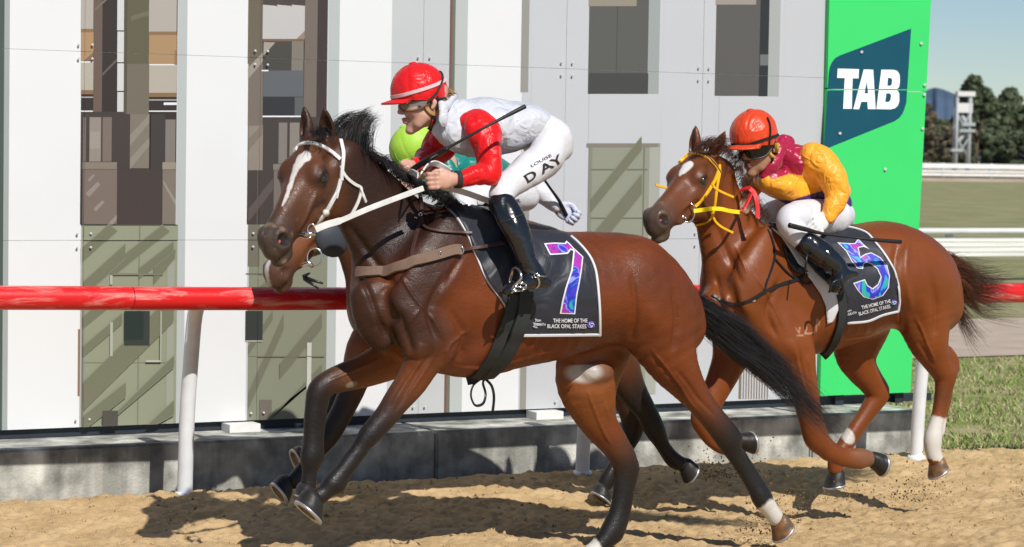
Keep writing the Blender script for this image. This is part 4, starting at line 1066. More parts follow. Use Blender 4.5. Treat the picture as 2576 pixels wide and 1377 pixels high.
H1['relief'] = (R_(3.4, .0055, 0, [(1005, 690), (1040, 745), (1085, 800), (1120, 860)], [(1060, 770), (1020, 830)], [(1062, 905), (1020, 965), (985, 1020)], [(1100, 880), (1066, 940), (1020, 1000)], [(1140, 925), (1230, 925), (1330, 900), (1390, 880)], [(1640, 880), (1700, 960), (1760, 1040)], [(800, 480), (775, 540), (750, 585)], [(845, 500), (815, 560), (775, 575)], [(1180, 830), (1130, 870), (1120, 930)])
 +R_(3.4, .005, .3, [(1480, 985), (1505, 1060), (1540, 1120)], [(1520, 1000), (1530, 1060)], [(950, 905), (880, 940), (830, 960)])
 +R_(8, -.009, 0, [(1120, 690), (1078, 780), (1100, 860)], [(1690, 720), (1702, 800), (1690, 890)], [(1590, 690), (1600, 790), (1585, 860)], [(1165, 640), (1110, 730)], [(905, 690), (930, 740), (950, 800), (975, 850)], [(1045, 640), (1000, 700), (960, 740)])
 +R_(11, -.010, 0, [(872, 560), (930, 640), (990, 720)], [(1130, 780), (1170, 850), (1150, 910)], [(1000, 780), (1025, 850), (1040, 890)])
 +R_(5, -.005, 0, [(1085, 880), (1040, 960), (990, 1040)], [(1700, 930), (1750, 990), (1800, 1050)], [(1640, 900), (1680, 940), (1720, 1000)])
 +R_(22, .010, 0, [(1130, 690), (1095, 770)], [(1640, 760), (1650, 850)], [(1060, 860), (1045, 930)], [(945, 760), (955, 820)])
 +R_(7, .0032, 0, *[[(1250+i*28, 800), (1232+i*28, 860), (1205+i*28, 915)] for i in range(9)]))
H1['h'] = .0062
H1['head'] = head_at(810, 446, Y1-.17, (.19, .095, -.05), math.radians(57), math.radians(42), .95, w=1.13)
zo = lambda x, y: (603.7+.3653*x, 234.8+.3653*y)
def blaze1(V, P2, C):
    L = H1['head']; q = L.inv(V); on = (q[:, 0] > .02) & (q[:, 0] < .6) & (q[:, 2] > -.09) & (q[:, 1]*1 > -.06)
    ln = [zo(455, 435), zo(420, 455), zo(385, 520), zo(360, 590), zo(340, 650), zo(318, 720), zo(292, 775)]; d, at = near_line(P2, ln)
    w = np.interp(at, [0, 1, 2, 3, 5, 6], [13, 12, 7.5, 5.5, 4, 2.5])+4*vnoise(V, 60, 3)
    t = np.clip((w-d)/2.+.5, 0, 1)*on; C = C*(1-t[:, None])+np.array([.58, .55, .52])*t[:, None]
    # dark muzzle and sand dust on the nose
    return C
def dust1(V, P2, C):
    n = np.clip((vnoise(V, 28, 8)+.5*vnoise(V, 70, 9)-.12)*5, 0, 1)
    L = H1['head']; q = L.inv(V); m = (q[:, 0] > .40) & (q[:, 0] < .66) & (np.abs(q[:, 1]) < .1) & (q[:, 2] > -.22) & (q[:, 2] < .05)
    t = (n*.55*m)[:, None]; C = C*(1-t)+np.array([.26, .18, .10])*t
    e = np.linalg.norm((q-np.array([.188, 0, -.05]))*np.array([1, 0, 1.3]), axis=1); t = (np.clip(1.7-e/.040, 0, 1)*.96*((np.abs(q[:, 1]) > .05) & (np.abs(q[:, 1]) < .13)))[:, None]; C = C*(1-t)+np.array([.014, .011, .010])*t
    d = np.linalg.norm((P2-np.array([1468, 938]))/np.array([44, 24]), axis=1); t = (np.clip((1.25-d)*2.2, 0, 1)*(V[:, 1] < Y1+.15)*(P2[:, 1] > 918))[:, None]; C = C*(1-t)+np.array([.40, .36, .33])*t
    d = np.linalg.norm((P2-np.array([885, 968]))@np.array([[.9, .3], [-.4, .9]])/np.array([15, 7]), axis=1); t = np.clip((1.1-d)*4, 0, 1)[:, None]*(V[:, 1] > Y1)[:, None]; C = C*(1-t)+np.array([.20, .17, .12])*t
    d = np.linalg.norm((P2-np.array([1180, 890]))/np.array([75, 50]), axis=1); t = (np.clip(1.3-d, 0, 1)*.5)[:, None]; C = C*(1-t)+np.array([.20, .055, .030])*t
    return nostril(H1['head'], V, C)
def sock(a, b, r, col, Yr, jag=.10):
    a, b = np.array(a, float), np.array(b, float); d = b-a; l2 = d@d
    def fn(V, P2, C):
        w = P2-a; t = w@d/l2; off = np.linalg.norm(w-np.clip(t, 0, 3)[:, None]*d, axis=1)
        m = (np.clip((t+jag*2*vnoise(V, 45, 6)+jag*vnoise(V, 120, 7))*7+.5, 0, 1)*(off < r)*(t < 3)*(np.abs(V[:, 1]-Yr) < .12))[:, None]
        return C*(1-m)+np.array(col)*m
    return fn
H1['paint'] = [blaze1, dust1, sock((1926, 1268), (1952, 1303), 34, (.54, .51, .46), Y1-.13), sock((1512, 1372), (1480, 1398), 40, (.54, .51, .46), Y1+.10)]

# ---------------- chestnut horse behind
Y3 = 9.5
CH, CHD, CHM = (.185, .047, .0095), (.105, .033, .012), (.075, .05, .038)
WHT = (.56, .53, .48)
H3 = dict(Y=Y3, label='bright chestnut horse with a white star and yellow bridle galloping second', h=.0085,
  cols=(CH, CH, CH, CHM), chead=(.115, .036, .013), cface=(.125, .039, .014), cear=(.12, .038, .015),
  torso=[(1850, 740, 0, 88, .95), (1915, 733, 0, 150, .74), (1992, 733, 0, 166, .70), (2080, 726, 0, 156, .84), (2160, 706, 0, 144, .98), (2235, 690, 0, 132, 1.05), (2300, 708, 0, 110, 1.08), (2342, 765, 0, 78, 1.15)],
  neck=[(1798, 432, -.02, 54, .7), (1800, 480, -.01, 64, .62), (1815, 540, 0, 76, .56), (1838, 600, 0, 92, .54), (1868, 665, 0, 112, .58), (1905, 705, 0, 135, .62)],
  limbs=[
   ([(2285, 690, -.10, 90, .78), (2318, 775, -.12, 84, .70), (2333, 850, -.13, 58, .8), (2350, 895, -.13, 41, .85), (2366, 925, -.13, 33, .85), (2378, 945, -.13, 31, .82), (2372, 985, -.13, 22, .85), (2361, 1040, -.13, 18, .88), (2352, 1078, -.13, 20, .9), (2347, 1106, -.13, 24, .9), (2347, 1135, -.13, 21, .9), (2353, 1155, -.13, 21, .9)], .05, [CH]*6+[CHD]+[CH]*5),
   ([(2385, 880, -.13, 10, .8), (2400, 905, -.13, 12, .8), (2403, 930, -.13, 11, .8)], .03, CH),
   ([(2165, 820, .11, 82, .7), (2152, 885, .12, 60, .8), (2165, 925, .12, 44, .85), (2190, 960, .12, 35, .85), (2208, 992, .12, 30, .82), (2182, 1035, .12, 22, .85), (2150, 1082, .12, 19, .9), (2124, 1122, .12, 20, .9), (2106, 1155, .12, 24, .9), (2102, 1180, .12, 21, .9)], .05, [CH]*10),
   ([(2392, 955, -.13, 9, .9), (2388, 990, -.13, 8.5, .9), (2378, 1042, -.13, 8, .9), (2368, 1090, -.13, 10, .9)], .008, CH),
   ([(2080, 1146, -.17, 8, .9), (2120, 1164, -.17, 7.5, .9), (2160, 1168, -.17, 9, .9)], .008, CH),
   ([(2222, 1005, .12, 9, .9), (2196, 1042, .12, 8.5, .9), (2164, 1088, .12, 8, .9), (2124, 1150, .12, 9, .9)], .008, CH),
   ([(1955, 600, -.13, 48, .45), (1905, 690, -.17, 66, .5), (1870, 770, -.17, 58, .55)], .06, CH),
   ([(1900, 790, -.16, 55, .6), (1972, 842, -.17, 68, .62), (2000, 885, -.17, 55, .72), (2014, 940, -.17, 42, .82), (2028, 1000, -.17, 36, .86), (2040, 1055, -.17, 32, .88), (2054, 1104, -.17, 31, .88), (2084, 1130, -.17, 23, .88), (2125, 1147, -.17, 19, .88), (2162, 1151, -.17, 24, .9), (2186, 1155, -.17, 20, .9)], .045, [CH]*9+[(.20, .09, .045), (.16, .08, .045)]),
   ([(1850, 845, .12, 66, .7), (1836, 905, .12, 48, .8), (1806, 970, .12, 36, .85), (1778, 1028, .12, 31, .88), (1766, 1058, .12, 30, .88), (1790, 1104, .12, 21, .88), (1826, 1122, .12, 24, .9), (1850, 1114, .12, 20, .9)], .045, CH),
   ([(1800, 760, -.08, 46, .8), (1815, 820, -.09, 44, .8), (1835, 860, -.09, 34, .8)], .05, CH),
  ],
  grooves=[([(1815, 640, -.13, 8, 1), (1835, 720, -.18, 9, 1), (1860, 810, -.2, 8, 1)], .04), ([(2255, 700, -.34, 9, 1), (2270, 790, -.33, 9, 1), (2275, 850, -.28, 7, 1)], .05), ([(2060, 830, -.30, 8, 1), (2045, 890, -.27, 8, 1)], .04)],
  ears=[(1, .75, -.60), (-1, -.05, -.55)], earlen=.86, mat=coat_mat('chestnut_coat', .31, 280, .2, .14, 4, .35),
  hooves=[(2355, 1160, 2371, 1189, -.13, 1, .95, M_hoofl), (2102, 1188, 2108, 1232, .12, 1, .95, M_hoofd), (2193, 1156, 2231, 1162, -.17, 1, .92, M_hoofd), (1858, 1111, 1902, 1102, .12, 1, .92, M_hoofd)])
H3['relief'] = (R_(3., .0055, 0, [(1900, 690), (1940, 760), (1975, 830)], [(2000, 880), (2020, 960), (2035, 1030)], [(2030, 890), (2042, 950), (2046, 1020)], [(2120, 860), (2200, 840)], [(2300, 800), (2330, 860), (2352, 910)], [(1850, 620), (1880, 690)], [(1745, 500), (1720, 530)], [(1765, 490), (1735, 545)])
 +R_(8, -.010, 0, [(1962, 700), (1930, 780), (1955, 850)], [(2258, 610), (2250, 700), (2268, 790), (2275, 840)], [(2345, 690), (2355, 780), (2350, 850)], [(1800, 690), (1815, 760), (1838, 830)])
 +R_(9, .012, 0, [(2282, 600), (2276, 690), (2290, 780)])
 +R_(10, -.009, 0, [(1800, 560), (1830, 640), (1868, 720)], [(1990, 790), (2030, 850)])
 +R_(4.5, -.005, 0, [(2005, 860), (2018, 930), (2032, 1010)], [(2310, 860), (2350, 920)])
 +R_(20, .009, 0, [(1940, 690), (1915, 770)], [(2320, 740), (2330, 830)], [(1990, 850), (2005, 910)])
 +R_(6, .003, 0, *[[(2090+i*24, 800), (2078+i*24, 850)] for i in range(6)]))
H3['h'] = .0072
H3['head'] = head_at(1767, 454, Y3-.17, (.19, .095, -.05), math.radians(57), math.radians(28), .91, w=1.13)
zb_ = lambda x, y: (1610+.2192*x, 335.4+.2192*y)
def paint3(V, P2, C):
    L = H3['head']; q = L.inv(V); on = (q[:, 0] > .0) & (q[:, 0] < .5) & (q[:, 2] > -.09) & (q[:, 1] > -.06)
    d, at = near_line(P2, [zb_(570, 360), zb_(530, 395), zb_(475, 450), zb_(455, 482)]); w = np.interp(at, [0, 1, 2, 3], [9.5, 10, 6, 2])+3*vnoise(V, 60, 3)
    t = (np.clip((w-d)/2+.5, 0, 1)*on)[:, None]; C = C*(1-t)+np.array([.6, .58, .55])*t
    e = np.linalg.norm((q-np.array([.188, 0, -.05]))*np.array([1, 0, 1.3]), axis=1); t = (np.clip(1.6-e/.034, 0, 1)*.9*((np.abs(q[:, 1]) > .05) & (np.abs(q[:, 1]) < .13)))[:, None]; C = C*(1-t)+np.array([.03, .018, .014])*t
    # white far-hind fetlock mark, and the brand on the shoulder
    d = np.linalg.norm((P2-np.array([2132, 1096]))@np.array([[.8, .55], [-.55, .8]])/np.array([15, 24]), axis=1); t = np.clip((1.1-d)*4, 0, 1)[:, None]; C = C*(1-t)+np.array(WHT)*t
    n = np.clip((vnoise(V, 30, 8)+.4*vnoise(V, 70, 9)-.15)*5, 0, 1); m = (q[:, 0] > .45) & (q[:, 0] < .66) & (np.abs(q[:, 1]) < .1) & (q[:, 2] > -.22) & (q[:, 2] < .05)
    t = (n*.4*m)[:, None]; C = C*(1-t)+np.array([.22, .15, .09])*t
    zc = lambda x, y: np.array([1677+.5116*x, 536.7+.5116*y])
    for ln in ([(640, 565), (655, 590), (663, 562)], [(640, 605), (675, 600)], [(690, 562), (686, 592), (712, 592), (722, 585)], [(735, 580), (740, 520), (750, 530), (745, 552), (735, 555)]):
        d, _ = near_line(P2, [zc(*p) for p in ln]); t = (np.clip((2.4-d)/1.5, 0, 1)*.75*(V[:, 1] < Y3))[:, None]; C = C*(1-t)+np.array([.45, .26, .17])*t
    return nostril(H3['head'], V, C)
H3['paint'] = [paint3, sock((2360, 1050), (2352, 1085), 45, WHT, Y3-.13, .06)]

# ---------------- horse on the rail, mostly hidden
Y2 = 10.12
B2 = (.11, .034, .012)
H2 = dict(Y=Y2, label='bay horse in dark blinkers half hidden between the front horse and the rail', h=.012,
  cols=(B2, (.065, .022, .010), BLACK, (.10, .05, .032)), chead=(.17, .062, .026), cface=(.19, .07, .03),
  torso=[(960, 780, 0, 90, .95), (1040, 760, 0, 160, .72), (1130, 755, 0, 180, .70), (1230, 755, 0, 165, .84), (1330, 765, 0, 145, .98), (1430, 762, 0, 125, 1.05), (1510, 780, 0, 105, 1.08), (1570, 840, 0, 72, 1.15)],
  neck=[(860, 520, 0, 54, .7), (885, 560, 0, 66, .62), (920, 620, 0, 80, .56), (960, 680, 0, 100, .56), (1020, 730, 0, 130, .6)],
  limbs=[([(1480, 800, -.10, 85, .7), (1545, 900, -.12, 62, .8), (1585, 975, -.12, 42, .85), (1622, 1030, -.12, 30, .85), (1646, 1078, -.12, 28, .82), (1668, 1122, -.12, 20, .85), (1692, 1155, -.12, 22, .9), (1716, 1168, -.12, 20, .9)], .05, [B2, B2]+[BLACK]*6),
   ([(1490, 850, .11, 80, .7), (1560, 950, .11, 55, .8), (1592, 1030, .11, 38, .85), (1590, 1090, .11, 27, .82), (1560, 1150, .11, 19, .85), (1530, 1200, .11, 22, .9), (1520, 1225, .11, 20, .9)], .05, [B2, B2, (.04, .02, .012)]+[BLACK]*4),
   ([(960, 830, -.12, 62, .7), (915, 880, -.14, 48, .8), (885, 985, -.14, 34, .85), (832, 1088, -.14, 28, .88), (800, 1135, -.14, 20, .88), (752, 1200, -.14, 23, .9), (735, 1212, -.14, 19, .9)], .045, [B2, (.2, .065, .02), (.03, .016, .012)]+[BLACK]*4),
   ([(985, 850, .12, 60, .7), (930, 925, .12, 40, .8), (870, 980, .12, 30, .85), (838, 1040, .12, 27, .88), (810, 1095, .12, 19, .88), (780, 1130, .12, 21, .9), (765, 1140, .12, 19, .9)], .045, [B2, B2, (.03, .016, .012)]+[BLACK]*4)],
  ears=[(-1, .25, -.9), (1, .25, -.9)], mat=coat_mat('brown_coat', .42, 120, .4, .2, 5),
  hooves=[(1722, 1170, 1750, 1188, -.12, 1, .95, M_hoofd), (1517, 1228, 1500, 1256, .11, -1, 1., M_hoofd), (722, 1214, 688, 1240, -.14, -1, 1.05, M_hoofd), (758, 1142, 735, 1152, .12, -1, 1., M_hoofl)])
H2['head'] = head_at(722, 686, Y2-.22, (.535, .078, -.084), math.radians(54), math.radians(42), .90, w=1.1)
def paint2(V, P2, C):
    L = H2['head']; q = L.inv(V); t = (np.clip((.018-np.abs(q[:, 1]+.012))/.008, 0, 1)*(q[:, 0] > .1)*(q[:, 2] > -.12))[:, None]
    return C*(1-t)+np.array([.5, .48, .46])*t
H2['paint'] = [paint2]
horse1, body1 = horse_build(H1)
horse3, body3 = horse_build(H3)
horse2, body2 = horse_build(H2)

# ================================================================== HAIR
def hair_mat(name, rough=.42):
    return mat(name, (.02, .015, .012), rough, .45, attr='coat')
M_hair = hair_mat('horse_hair')
def hair(name, parent, seed, n, root, flow, wid, root_col, tip_col, segs=12, jit=1., lock=9, tight=.75):
    """root(u, rng)->(picture x, y, Y); flow(u, rng)->list of (dx, dy, dY) picture offsets; strands gather into locks"""
    rng = np.random.default_rng(seed); V = []; Fc = []; Cc = []; b = 0; i = 0
    while i < n:
        ug = (i+rng.random()*lock)/n; ug = min(ug, .999); gx = root(ug, rng); go = flow(ug, rng); G = np.array([PY(gx[0]+a, gx[1]+c, gx[2]+e) for a, c, e in crom(go, max(2, segs//max(1, len(go)-1)))])
        ln = np.linalg.norm(np.diff(G, axis=0), axis=1).sum(); wob = rng.random(3)*6.28
        for j in range(max(2, int(lock*(.5+rng.random())))):
            i += 1; k = len(G); s_ = np.linspace(0, 1, k)[:, None]
            ex = .5+.6*rng.random(); P = np.stack([np.interp(np.clip(s_[:, 0]*ex, 0, 1), s_[:, 0], G[:, q]) for q in range(3)], 1) if ex < 1 else G.copy()
            off = rng.normal(0, .012*min(1, ln/.12), 3); P = P+off*(1-tight*s_**.8)+s_**2*rng.normal(0, .010*min(2, ln/.2), 3)
            ph = wob+rng.normal(0, .4, 3); P += s_*jit*.006*min(1, ln/.35)*np.stack([np.sin(s_[:, 0]*7+ph[0]), np.sin(s_[:, 0]*5+ph[1]), np.cos(s_[:, 0]*8+ph[2])], 1)
            t = np.gradient(P, axis=0); t /= np.linalg.norm(t, axis=1)[:, None]+1e-9
            q = np.cross(t, rng.normal(0, 1, 3)); q /= np.linalg.norm(q, axis=1)[:, None]+1e-9; w = np.cross(t, q)
            r = (wid*(.6+.8*rng.random())*np.linspace(1, .12, k)**.8)[:, None]
            V.append(np.stack([P+r*(math.cos(2*math.pi*m/3)*q+math.sin(2*math.pi*m/3)*w) for m in range(3)], 1).reshape(-1, 3))
            ii = np.arange(k-1)[:, None]*3; jj = np.arange(3)[None]
            Fc.append(np.stack([ii+jj, ii+(jj+1) % 3, ii+3+(jj+1) % 3, ii+3+jj], -1).reshape(-1, 4)+b); b += 3*k
            tt = np.clip((s_+.25*(rng.random()-.5)), 0, 1); c = (np.array(root_col)*(1-tt)+np.array(tip_col)*tt)*(.7+.6*rng.random())
            Cc.append(np.repeat(c, 3, 0))
    return mesh_obj(name, np.concatenate(V), np.concatenate(Fc), M_hair, parent, True, None, np.concatenate(Cc))
def along(line, u):
    L_ = np.array(line, float); d = np.concatenate([[0], np.cumsum(np.linalg.norm(np.diff(L_[:, :2], axis=0), axis=1))]); s = u*d[-1]
    return np.array([np.interp(s, d, L_[:, j]) for j in range(L_.shape[1])])
JET = (.010, .009, .009); JET2 = (.020, .017, .016)
# near bay: blown tuft behind the ears, mane on the crest, tail
cr1 = [(822, 336), (850, 350), (885, 378), (925, 402)]
hair('mane', horse1, 1, 900, lambda u, r: (*(along(cr1, u)+r.normal(0, 4, 2)), Y1-.03+r.normal(0, .02)),
     lambda u, r: (lambda e, h: [(0, 0, 0), (e*.22, -h*.62, .01), (e*.58, -h*.98, .03), (e, -h*(.95+.12*r.random())+r.normal(0, 4), .05+.04*r.random())])((128-98*u)*(.5+.55*r.random()), (40+75*u)*(.72+.34*r.random())), .0009, JET, JET2, lock=40, tight=.85)
cr2 = [(905, 385), (960, 418), (1010, 452), (1055, 480), (1110, 508), (1140, 525)]
hair('mane', horse1, 3, 1500, lambda u, r: (*(along(cr2, u)+np.array([0, -2])+r.normal(0, 4, 2)), Y1-.02+r.normal(0, .03)),
     lambda u, r: (lambda t: [(0, 0, 0), (10*t, -9*t, -.03), (32*t, 2*t, -.06), (52*t, 22*t+6, -.10)])(.6+.7*r.random()), .0010, JET, JET2, lock=22)
hair('forelock', horse1, 4, 160, lambda u, r: (*(along([(785, 335), (822, 335)], u)+r.normal(0, 3, 2)), Y1-.12),
     lambda u, r: [(0, 0, 0), (-4+8*u, -10, -.02), (-12+30*u+r.normal(0, 6), 4, -.05), (-8+20*u+r.normal(0, 8), 20, -.07)], .0009, JET, JET2, lock=16)
tl = [(1690, 702), (1712, 728), (1735, 765), (1760, 805)]
def tail1(u, r):
    v = r.random(); L = .62+.45*r.random(); sp = (v-.5)*2
    c = [(0, 0), (55, 62), (140, 122), (225, 185), (300, 255), (362, 318)]
    o = []
    for i, (a, b) in enumerate(c):
        s = i/5; w = 30*math.sin(min(1, s*1.6)*math.pi/2)*(1-.35*s); o.append((a*L+sp*w*.62, b*L-sp*w*.8+r.normal(0, 2.5*s*3), (v-.5)*.05*s+r.normal(0, .02)*s))
    return o
hair('tail', horse1, 5, 2000, lambda u, r: (*(along(tl, u**1.3)+r.normal(0, 4, 2)), Y1-.02+r.normal(0, .018)), tail1, .0011, JET, (.030, .028, .030), 15, lock=26)
# chestnut
CM, CM2 = (.10, .034, .016), (.060, .024, .015)
hair('mane', horse3, 6, 620, lambda u, r: (*(along([(1795, 372), (1822, 385), (1842, 412), (1862, 460), (1890, 510), (1915, 555)], u)+r.normal(0, 4, 2)), Y3-.05+r.normal(0, .03)),
     lambda u, r: (lambda t: [(0, 0, 0), (14*t, -14*t, -.02), (24*t, 8*t, -.05), (22*t+r.normal(0, 5), 42*t, -.08)])(.55+.5*r.random()), .0010, CM, CM2, lock=20)
hair('forelock', horse3, 7, 300, lambda u, r: (*(along([(1752, 378), (1800, 376)], u)+r.normal(0, 4, 2)), Y3-.12),
     lambda u, r: (lambda t: [(0, 0, 0), (6*t, -16*t, -.02), (22*t, -20*t, -.02), (50*t, -8*t+r.normal(0, 5), 0.)])(.6+.7*r.random()), .0010, CM, CM2, lock=20)
t3l = [(2362, 640), (2384, 680), (2394, 725)]
def tail3(u, r):
    v = r.random(); L = .5+.6*r.random()
    if r.random() < .80:
        e = (168*L, (8+92*v)*L); m = (80*L, (6+70*v)*L)
        return [(0, 0, 0), (m[0]*.5, m[1]*.35-4, .0), (m[0], m[1], .02), (e[0], e[1]+r.normal(0, 12), .05+r.normal(0, .04))]
    return [(0, 0, 0), (14, 60*L, 0), (30+20*v, 130*L, .02), (55+45*v, 190*L+r.normal(0, 6), .03)]
hair('tail', horse3, 8, 2300, lambda u, r: (*(along(t3l, u)+r.normal(0, 4, 2)), Y3-.02+r.normal(0, .02)), tail3, .0011, (.19, .062, .020), (.038, .018, .013), 15, lock=24)

# ================================================================== TACK
def leather(name, c, rough=.45, **k): return mat(name, c, rough, .4, bump=.25, bscale=220, bdist=.002, var=.12, vscale=25, **k)
M_wleather = leather('white_leather', (.66, .66, .64), .4)
M_yleather = leather('yellow_webbing', (.80, .42, .01), .45)
M_ywebb = leather('lemon_webbing', (.85, .66, .01), .5)
M_rrubber = leather('red_rubber', (.70, .03, .035), .5)
M_purple = leather('purple_inlay', (.06, .02, .07), .5)
M_brown = leather('brown_leather', (.055, .026, .020), .45)
M_elastic = leather('brown_elastic', (.165, .105, .075), .8)
M_black = leather('black_leather', (.014, .014, .016), .32)
M_girth = leather('black_webbing', (.022, .026, .026), .75)
M_metal = mat('bit_steel', (.62, .62, .63), .22, .5, metal=1.)
M_cloth = mat('black_nylon', (.016, .018, .027), .5, .45, wrinkle=.5, wscale=7, wdist=.02, bump=.15, bscale=500, bdist=.001, sheen=.1)
M_trim = mat('white_trim', (.62, .62, .64), .6, .3)
M_num_w = mat('numeral_edge', (.66, .66, .68), .5, .3)
def marbled():
    m, N, L, b = principled('marbled_print'); tc = N.new('ShaderNodeTexCoord')
    n = N.new('ShaderNodeTexNoise'); n.inputs['Scale'].default_value = 5.; n.inputs['Detail'].default_value = 2.5; n.inputs['Distortion'].default_value = 2.2; L.new(tc.outputs['Object'], n.inputs['Vector'])
    r = N.new('ShaderNodeValToRGB'); e = r.color_ramp.elements
    pts = [(.30, (.02, .40, .20)), (.38, (.01, .30, .60)), (.42, (.01, .02, .38)), (.50, (.05, .03, .50)), (.54, (.28, .38, .82)), (.57, (.10, .03, .42)), (.65, (.45, .02, .30)), (.72, (.16, .02, .35))]
    e[0].position, e[0].color = pts[0][0], (*pts[0][1], 1); e[1].position, e[1].color = pts[-1][0], (*pts[-1][1], 1)
    for p, c in pts[1:-1]:
        q = e.new(p); q.color = (*c, 1)
    L.new(n.outputs['Fac'], r.inputs[0]); L.new(r.outputs[0], b.inputs['Base Color']); b.inputs['Roughness'].default_value = .5
    return m
M_marble = marbled()
bv1, bv2, bv3 = bvh_of([body1]), bvh_of([body2]), bvh_of([body3])
def air_strap(mb, pts, half, th=.004, m=0, wd=None):
    """strap hung in the air: (x, y, Y) points"""
    P = np.array([PY(*p) for p in smooth_line(pts, 6)])
    n = len(P); w = [np.array([0, 0, 1.]) if wd is None else np.asarray(wd, float)]*n
    band(mb, P, w, half, th, None, m)
def ring(mb, bvh, cx, cy, rx, ry, r, off=.012, m=0, tilt=0., part=(0, 360)):
    h = cast(bvh, cx, cy); Z = ((h[0]-cC)@cF if h is not None else 9.5)-off; pts = []
    for k in range(25):
        a = math.radians(part[0]+(part[1]-part[0])*k/24); x, y = rx*math.cos(a), ry*math.sin(a)
        pts.append(PZ(cx+x*math.cos(tilt)-y*math.sin(tilt), cy+x*math.sin(tilt)+y*math.cos(tilt), Z))
    mb.tube(pts, r, 8, m, caps=False)
    return Z

# ---- bridle of the near bay
br = thing('bridle', 'white leather bridle with long white reins on the dark bay horse', 'bridle')
Zs = lambda L: [zo(*p) for p in L]
def bpart(name, pts, w, m, bvh, parent, off=.004, th=.005, **k):
    mb = MB(); strap(mb, bvh, pts, w, off, th, **k); return mb.build(name, m, parent)
bpart('brow_band', Zs([(382, 402), (398, 372), (430, 354), (480, 347), (540, 360), (600, 388), (650, 423), (688, 456)]), 10, M_wleather, bv1, br)
bpart('headpiece', Zs([(690, 330), (708, 400), (706, 450), (696, 520), (690, 570), (690, 600)]), 9.5, M_wleather, bv1, br, off=.008)
bpart('cheek_piece', Zs([(690, 590), (668, 670), (635, 735), (600, 800), (565, 850), (520, 915)]), 10, M_wleather, bv1, br)
bpart('throat_lash', Zs([(690, 500), (705, 545), (740, 590), (790, 628), (832, 652), (826, 700), (806, 760), (768, 832)]), 8, M_wleather, bv1, br)
mb = MB(); air_strap(mb, [(*zo(828, 650), Y1-.20), (*zo(845, 695), Y1-.22), (*zo(867, 750), Y1-.21)], .006); mb.build('strap_end', M_wleather, br)
mb = MB(); air_strap(mb, [(*zo(692, 600), Y1-.285), (*zo(680, 660), Y1-.295), (*zo(666, 722), Y1-.29)], .005); mb.build('strap_end', M_wleather, br)
mb = MB(); h = cast(bv1, *zo(585, 822)); mb.tube([h[0], h[0]+h[1]*.014], [.015, .013], 14); mb.build('buckle', M_wleather, br)
mb = MB(); Zb = ring(mb, bv1, *zo(492, 942), 9.5, 15, .0035, .012); mb.tube([PZ(*zo(410, 960), Zb+.01), PZ(*zo(470, 965), Zb-.005), PZ(*zo(520, 975), Zb)], [.006, .011, .008], 8); mb.tube([PZ(*zo(415, 985), Zb+.02), PZ(*zo(470, 1000), Zb-.004), PZ(*zo(500, 985), Zb)], .004, 6)
mb.build('bit', M_metal, br)
bitY = PZ(*zo(530, 935), Zb)[1]
HANDN = (1062, 470, Y1-.30)      # near rein hand of the rider in front
mb = MB(); air_strap(mb, [(*zo(520, 938), bitY-.01), (*zo(600, 905), bitY-.02), (*zo(700, 875), bitY-.03), (*zo(800, 832), Y1-.32), (*zo(900, 790), Y1-.32), (*zo(1050, 733), Y1-.31), (*zo(1160, 692), Y1-.30), (*zo(1262, 655), Y1-.30)], [.0135]*12+[.011]*31, .004); mb.build('rein', M_wleather, br)
zh = lambda x, y: (972.7+.12178*x, 368.95+.12178*y)      # hand zoom
mb = MB(); air_strap(mb, [(*zh(690, 600), Y1-.30), (*zh(760, 480), Y1-.28), (*zh(850, 385), Y1-.24), (*zh(960, 345), Y1-.20), (*zh(1080, 375), Y1-.18), (*zh(1220, 455), Y1-.2), (*zh(1340, 545), Y1-.24), (*zh(1450, 690), Y1-.25)], .0125, .004, wd=(.2, -.6, .8)); mb.build('rein', M_wleather, br)
mb = MB(); air_strap(mb, [(*zh(480, 520), Y1-.12), (*zh(560, 540), Y1-.18), (*zh(650, 600), Y1-.27)], .012, .004); mb.build('rein', M_wleather, br)
M_greyrein = leather('grey_rein', (.50, .48, .44), .5)
mb = MB(); air_strap(mb, [(*zh(1130, 830), Y1-.22), (*zh(1400, 890), Y1-.2), (*zh(1700, 980), Y1-.2), (*zh(2100, 1120), Y1-.2), (*zh(2450, 1190), Y1-.22)], .012, .004); mb.build('rein_tail', M_greyrein, br)

# ---- saddle cloth of the near bay
z3 = lambda x, y: (805+.4385*x, 469.6+.4385*y)
Q3 = lambda L: [z3(*p) for p in L]
def cloth(poly, bvh, Yc, parent, step=7, off=.014, fold=.017, seed=0, name='cloth', m=None):
    pts, tri = patch(poly, step); P = casts(bvh, pts, off)
    Q = np.array([(p[0], p[1], 0) for p in pts])/100.
    n = vnoise(Q*np.array([1.5, .45, 1])+Q[:, 1:2]*np.array([[.5, 0, 0]]), 2.0, seed)+.35*vnoise(Q, 4.5, seed+1)
    for i, p in enumerate(P):
        d = (cC-p)/np.linalg.norm(cC-p); P[i] = p+d*(fold*max(n[i], -.6*off/fold))
    o = mesh_obj(name, P, face_cam(P, tri), m or M_cloth, parent)
    md = o.modifiers.new('thickness', 'SOLIDIFY'); md.thickness = .004; md.offset = -1
    # the other side of the same cloth, over the far flank
    R = P.copy(); R[:, 1] = 2*Yc-R[:, 1]
    o2 = mesh_obj(name, R, [f[::-1] for f in face_cam(P, tri)], m or M_cloth, parent)
    md = o2.modifiers.new('thickness', 'SOLIDIFY'); md.thickness = .004; md.offset = -1
    return o
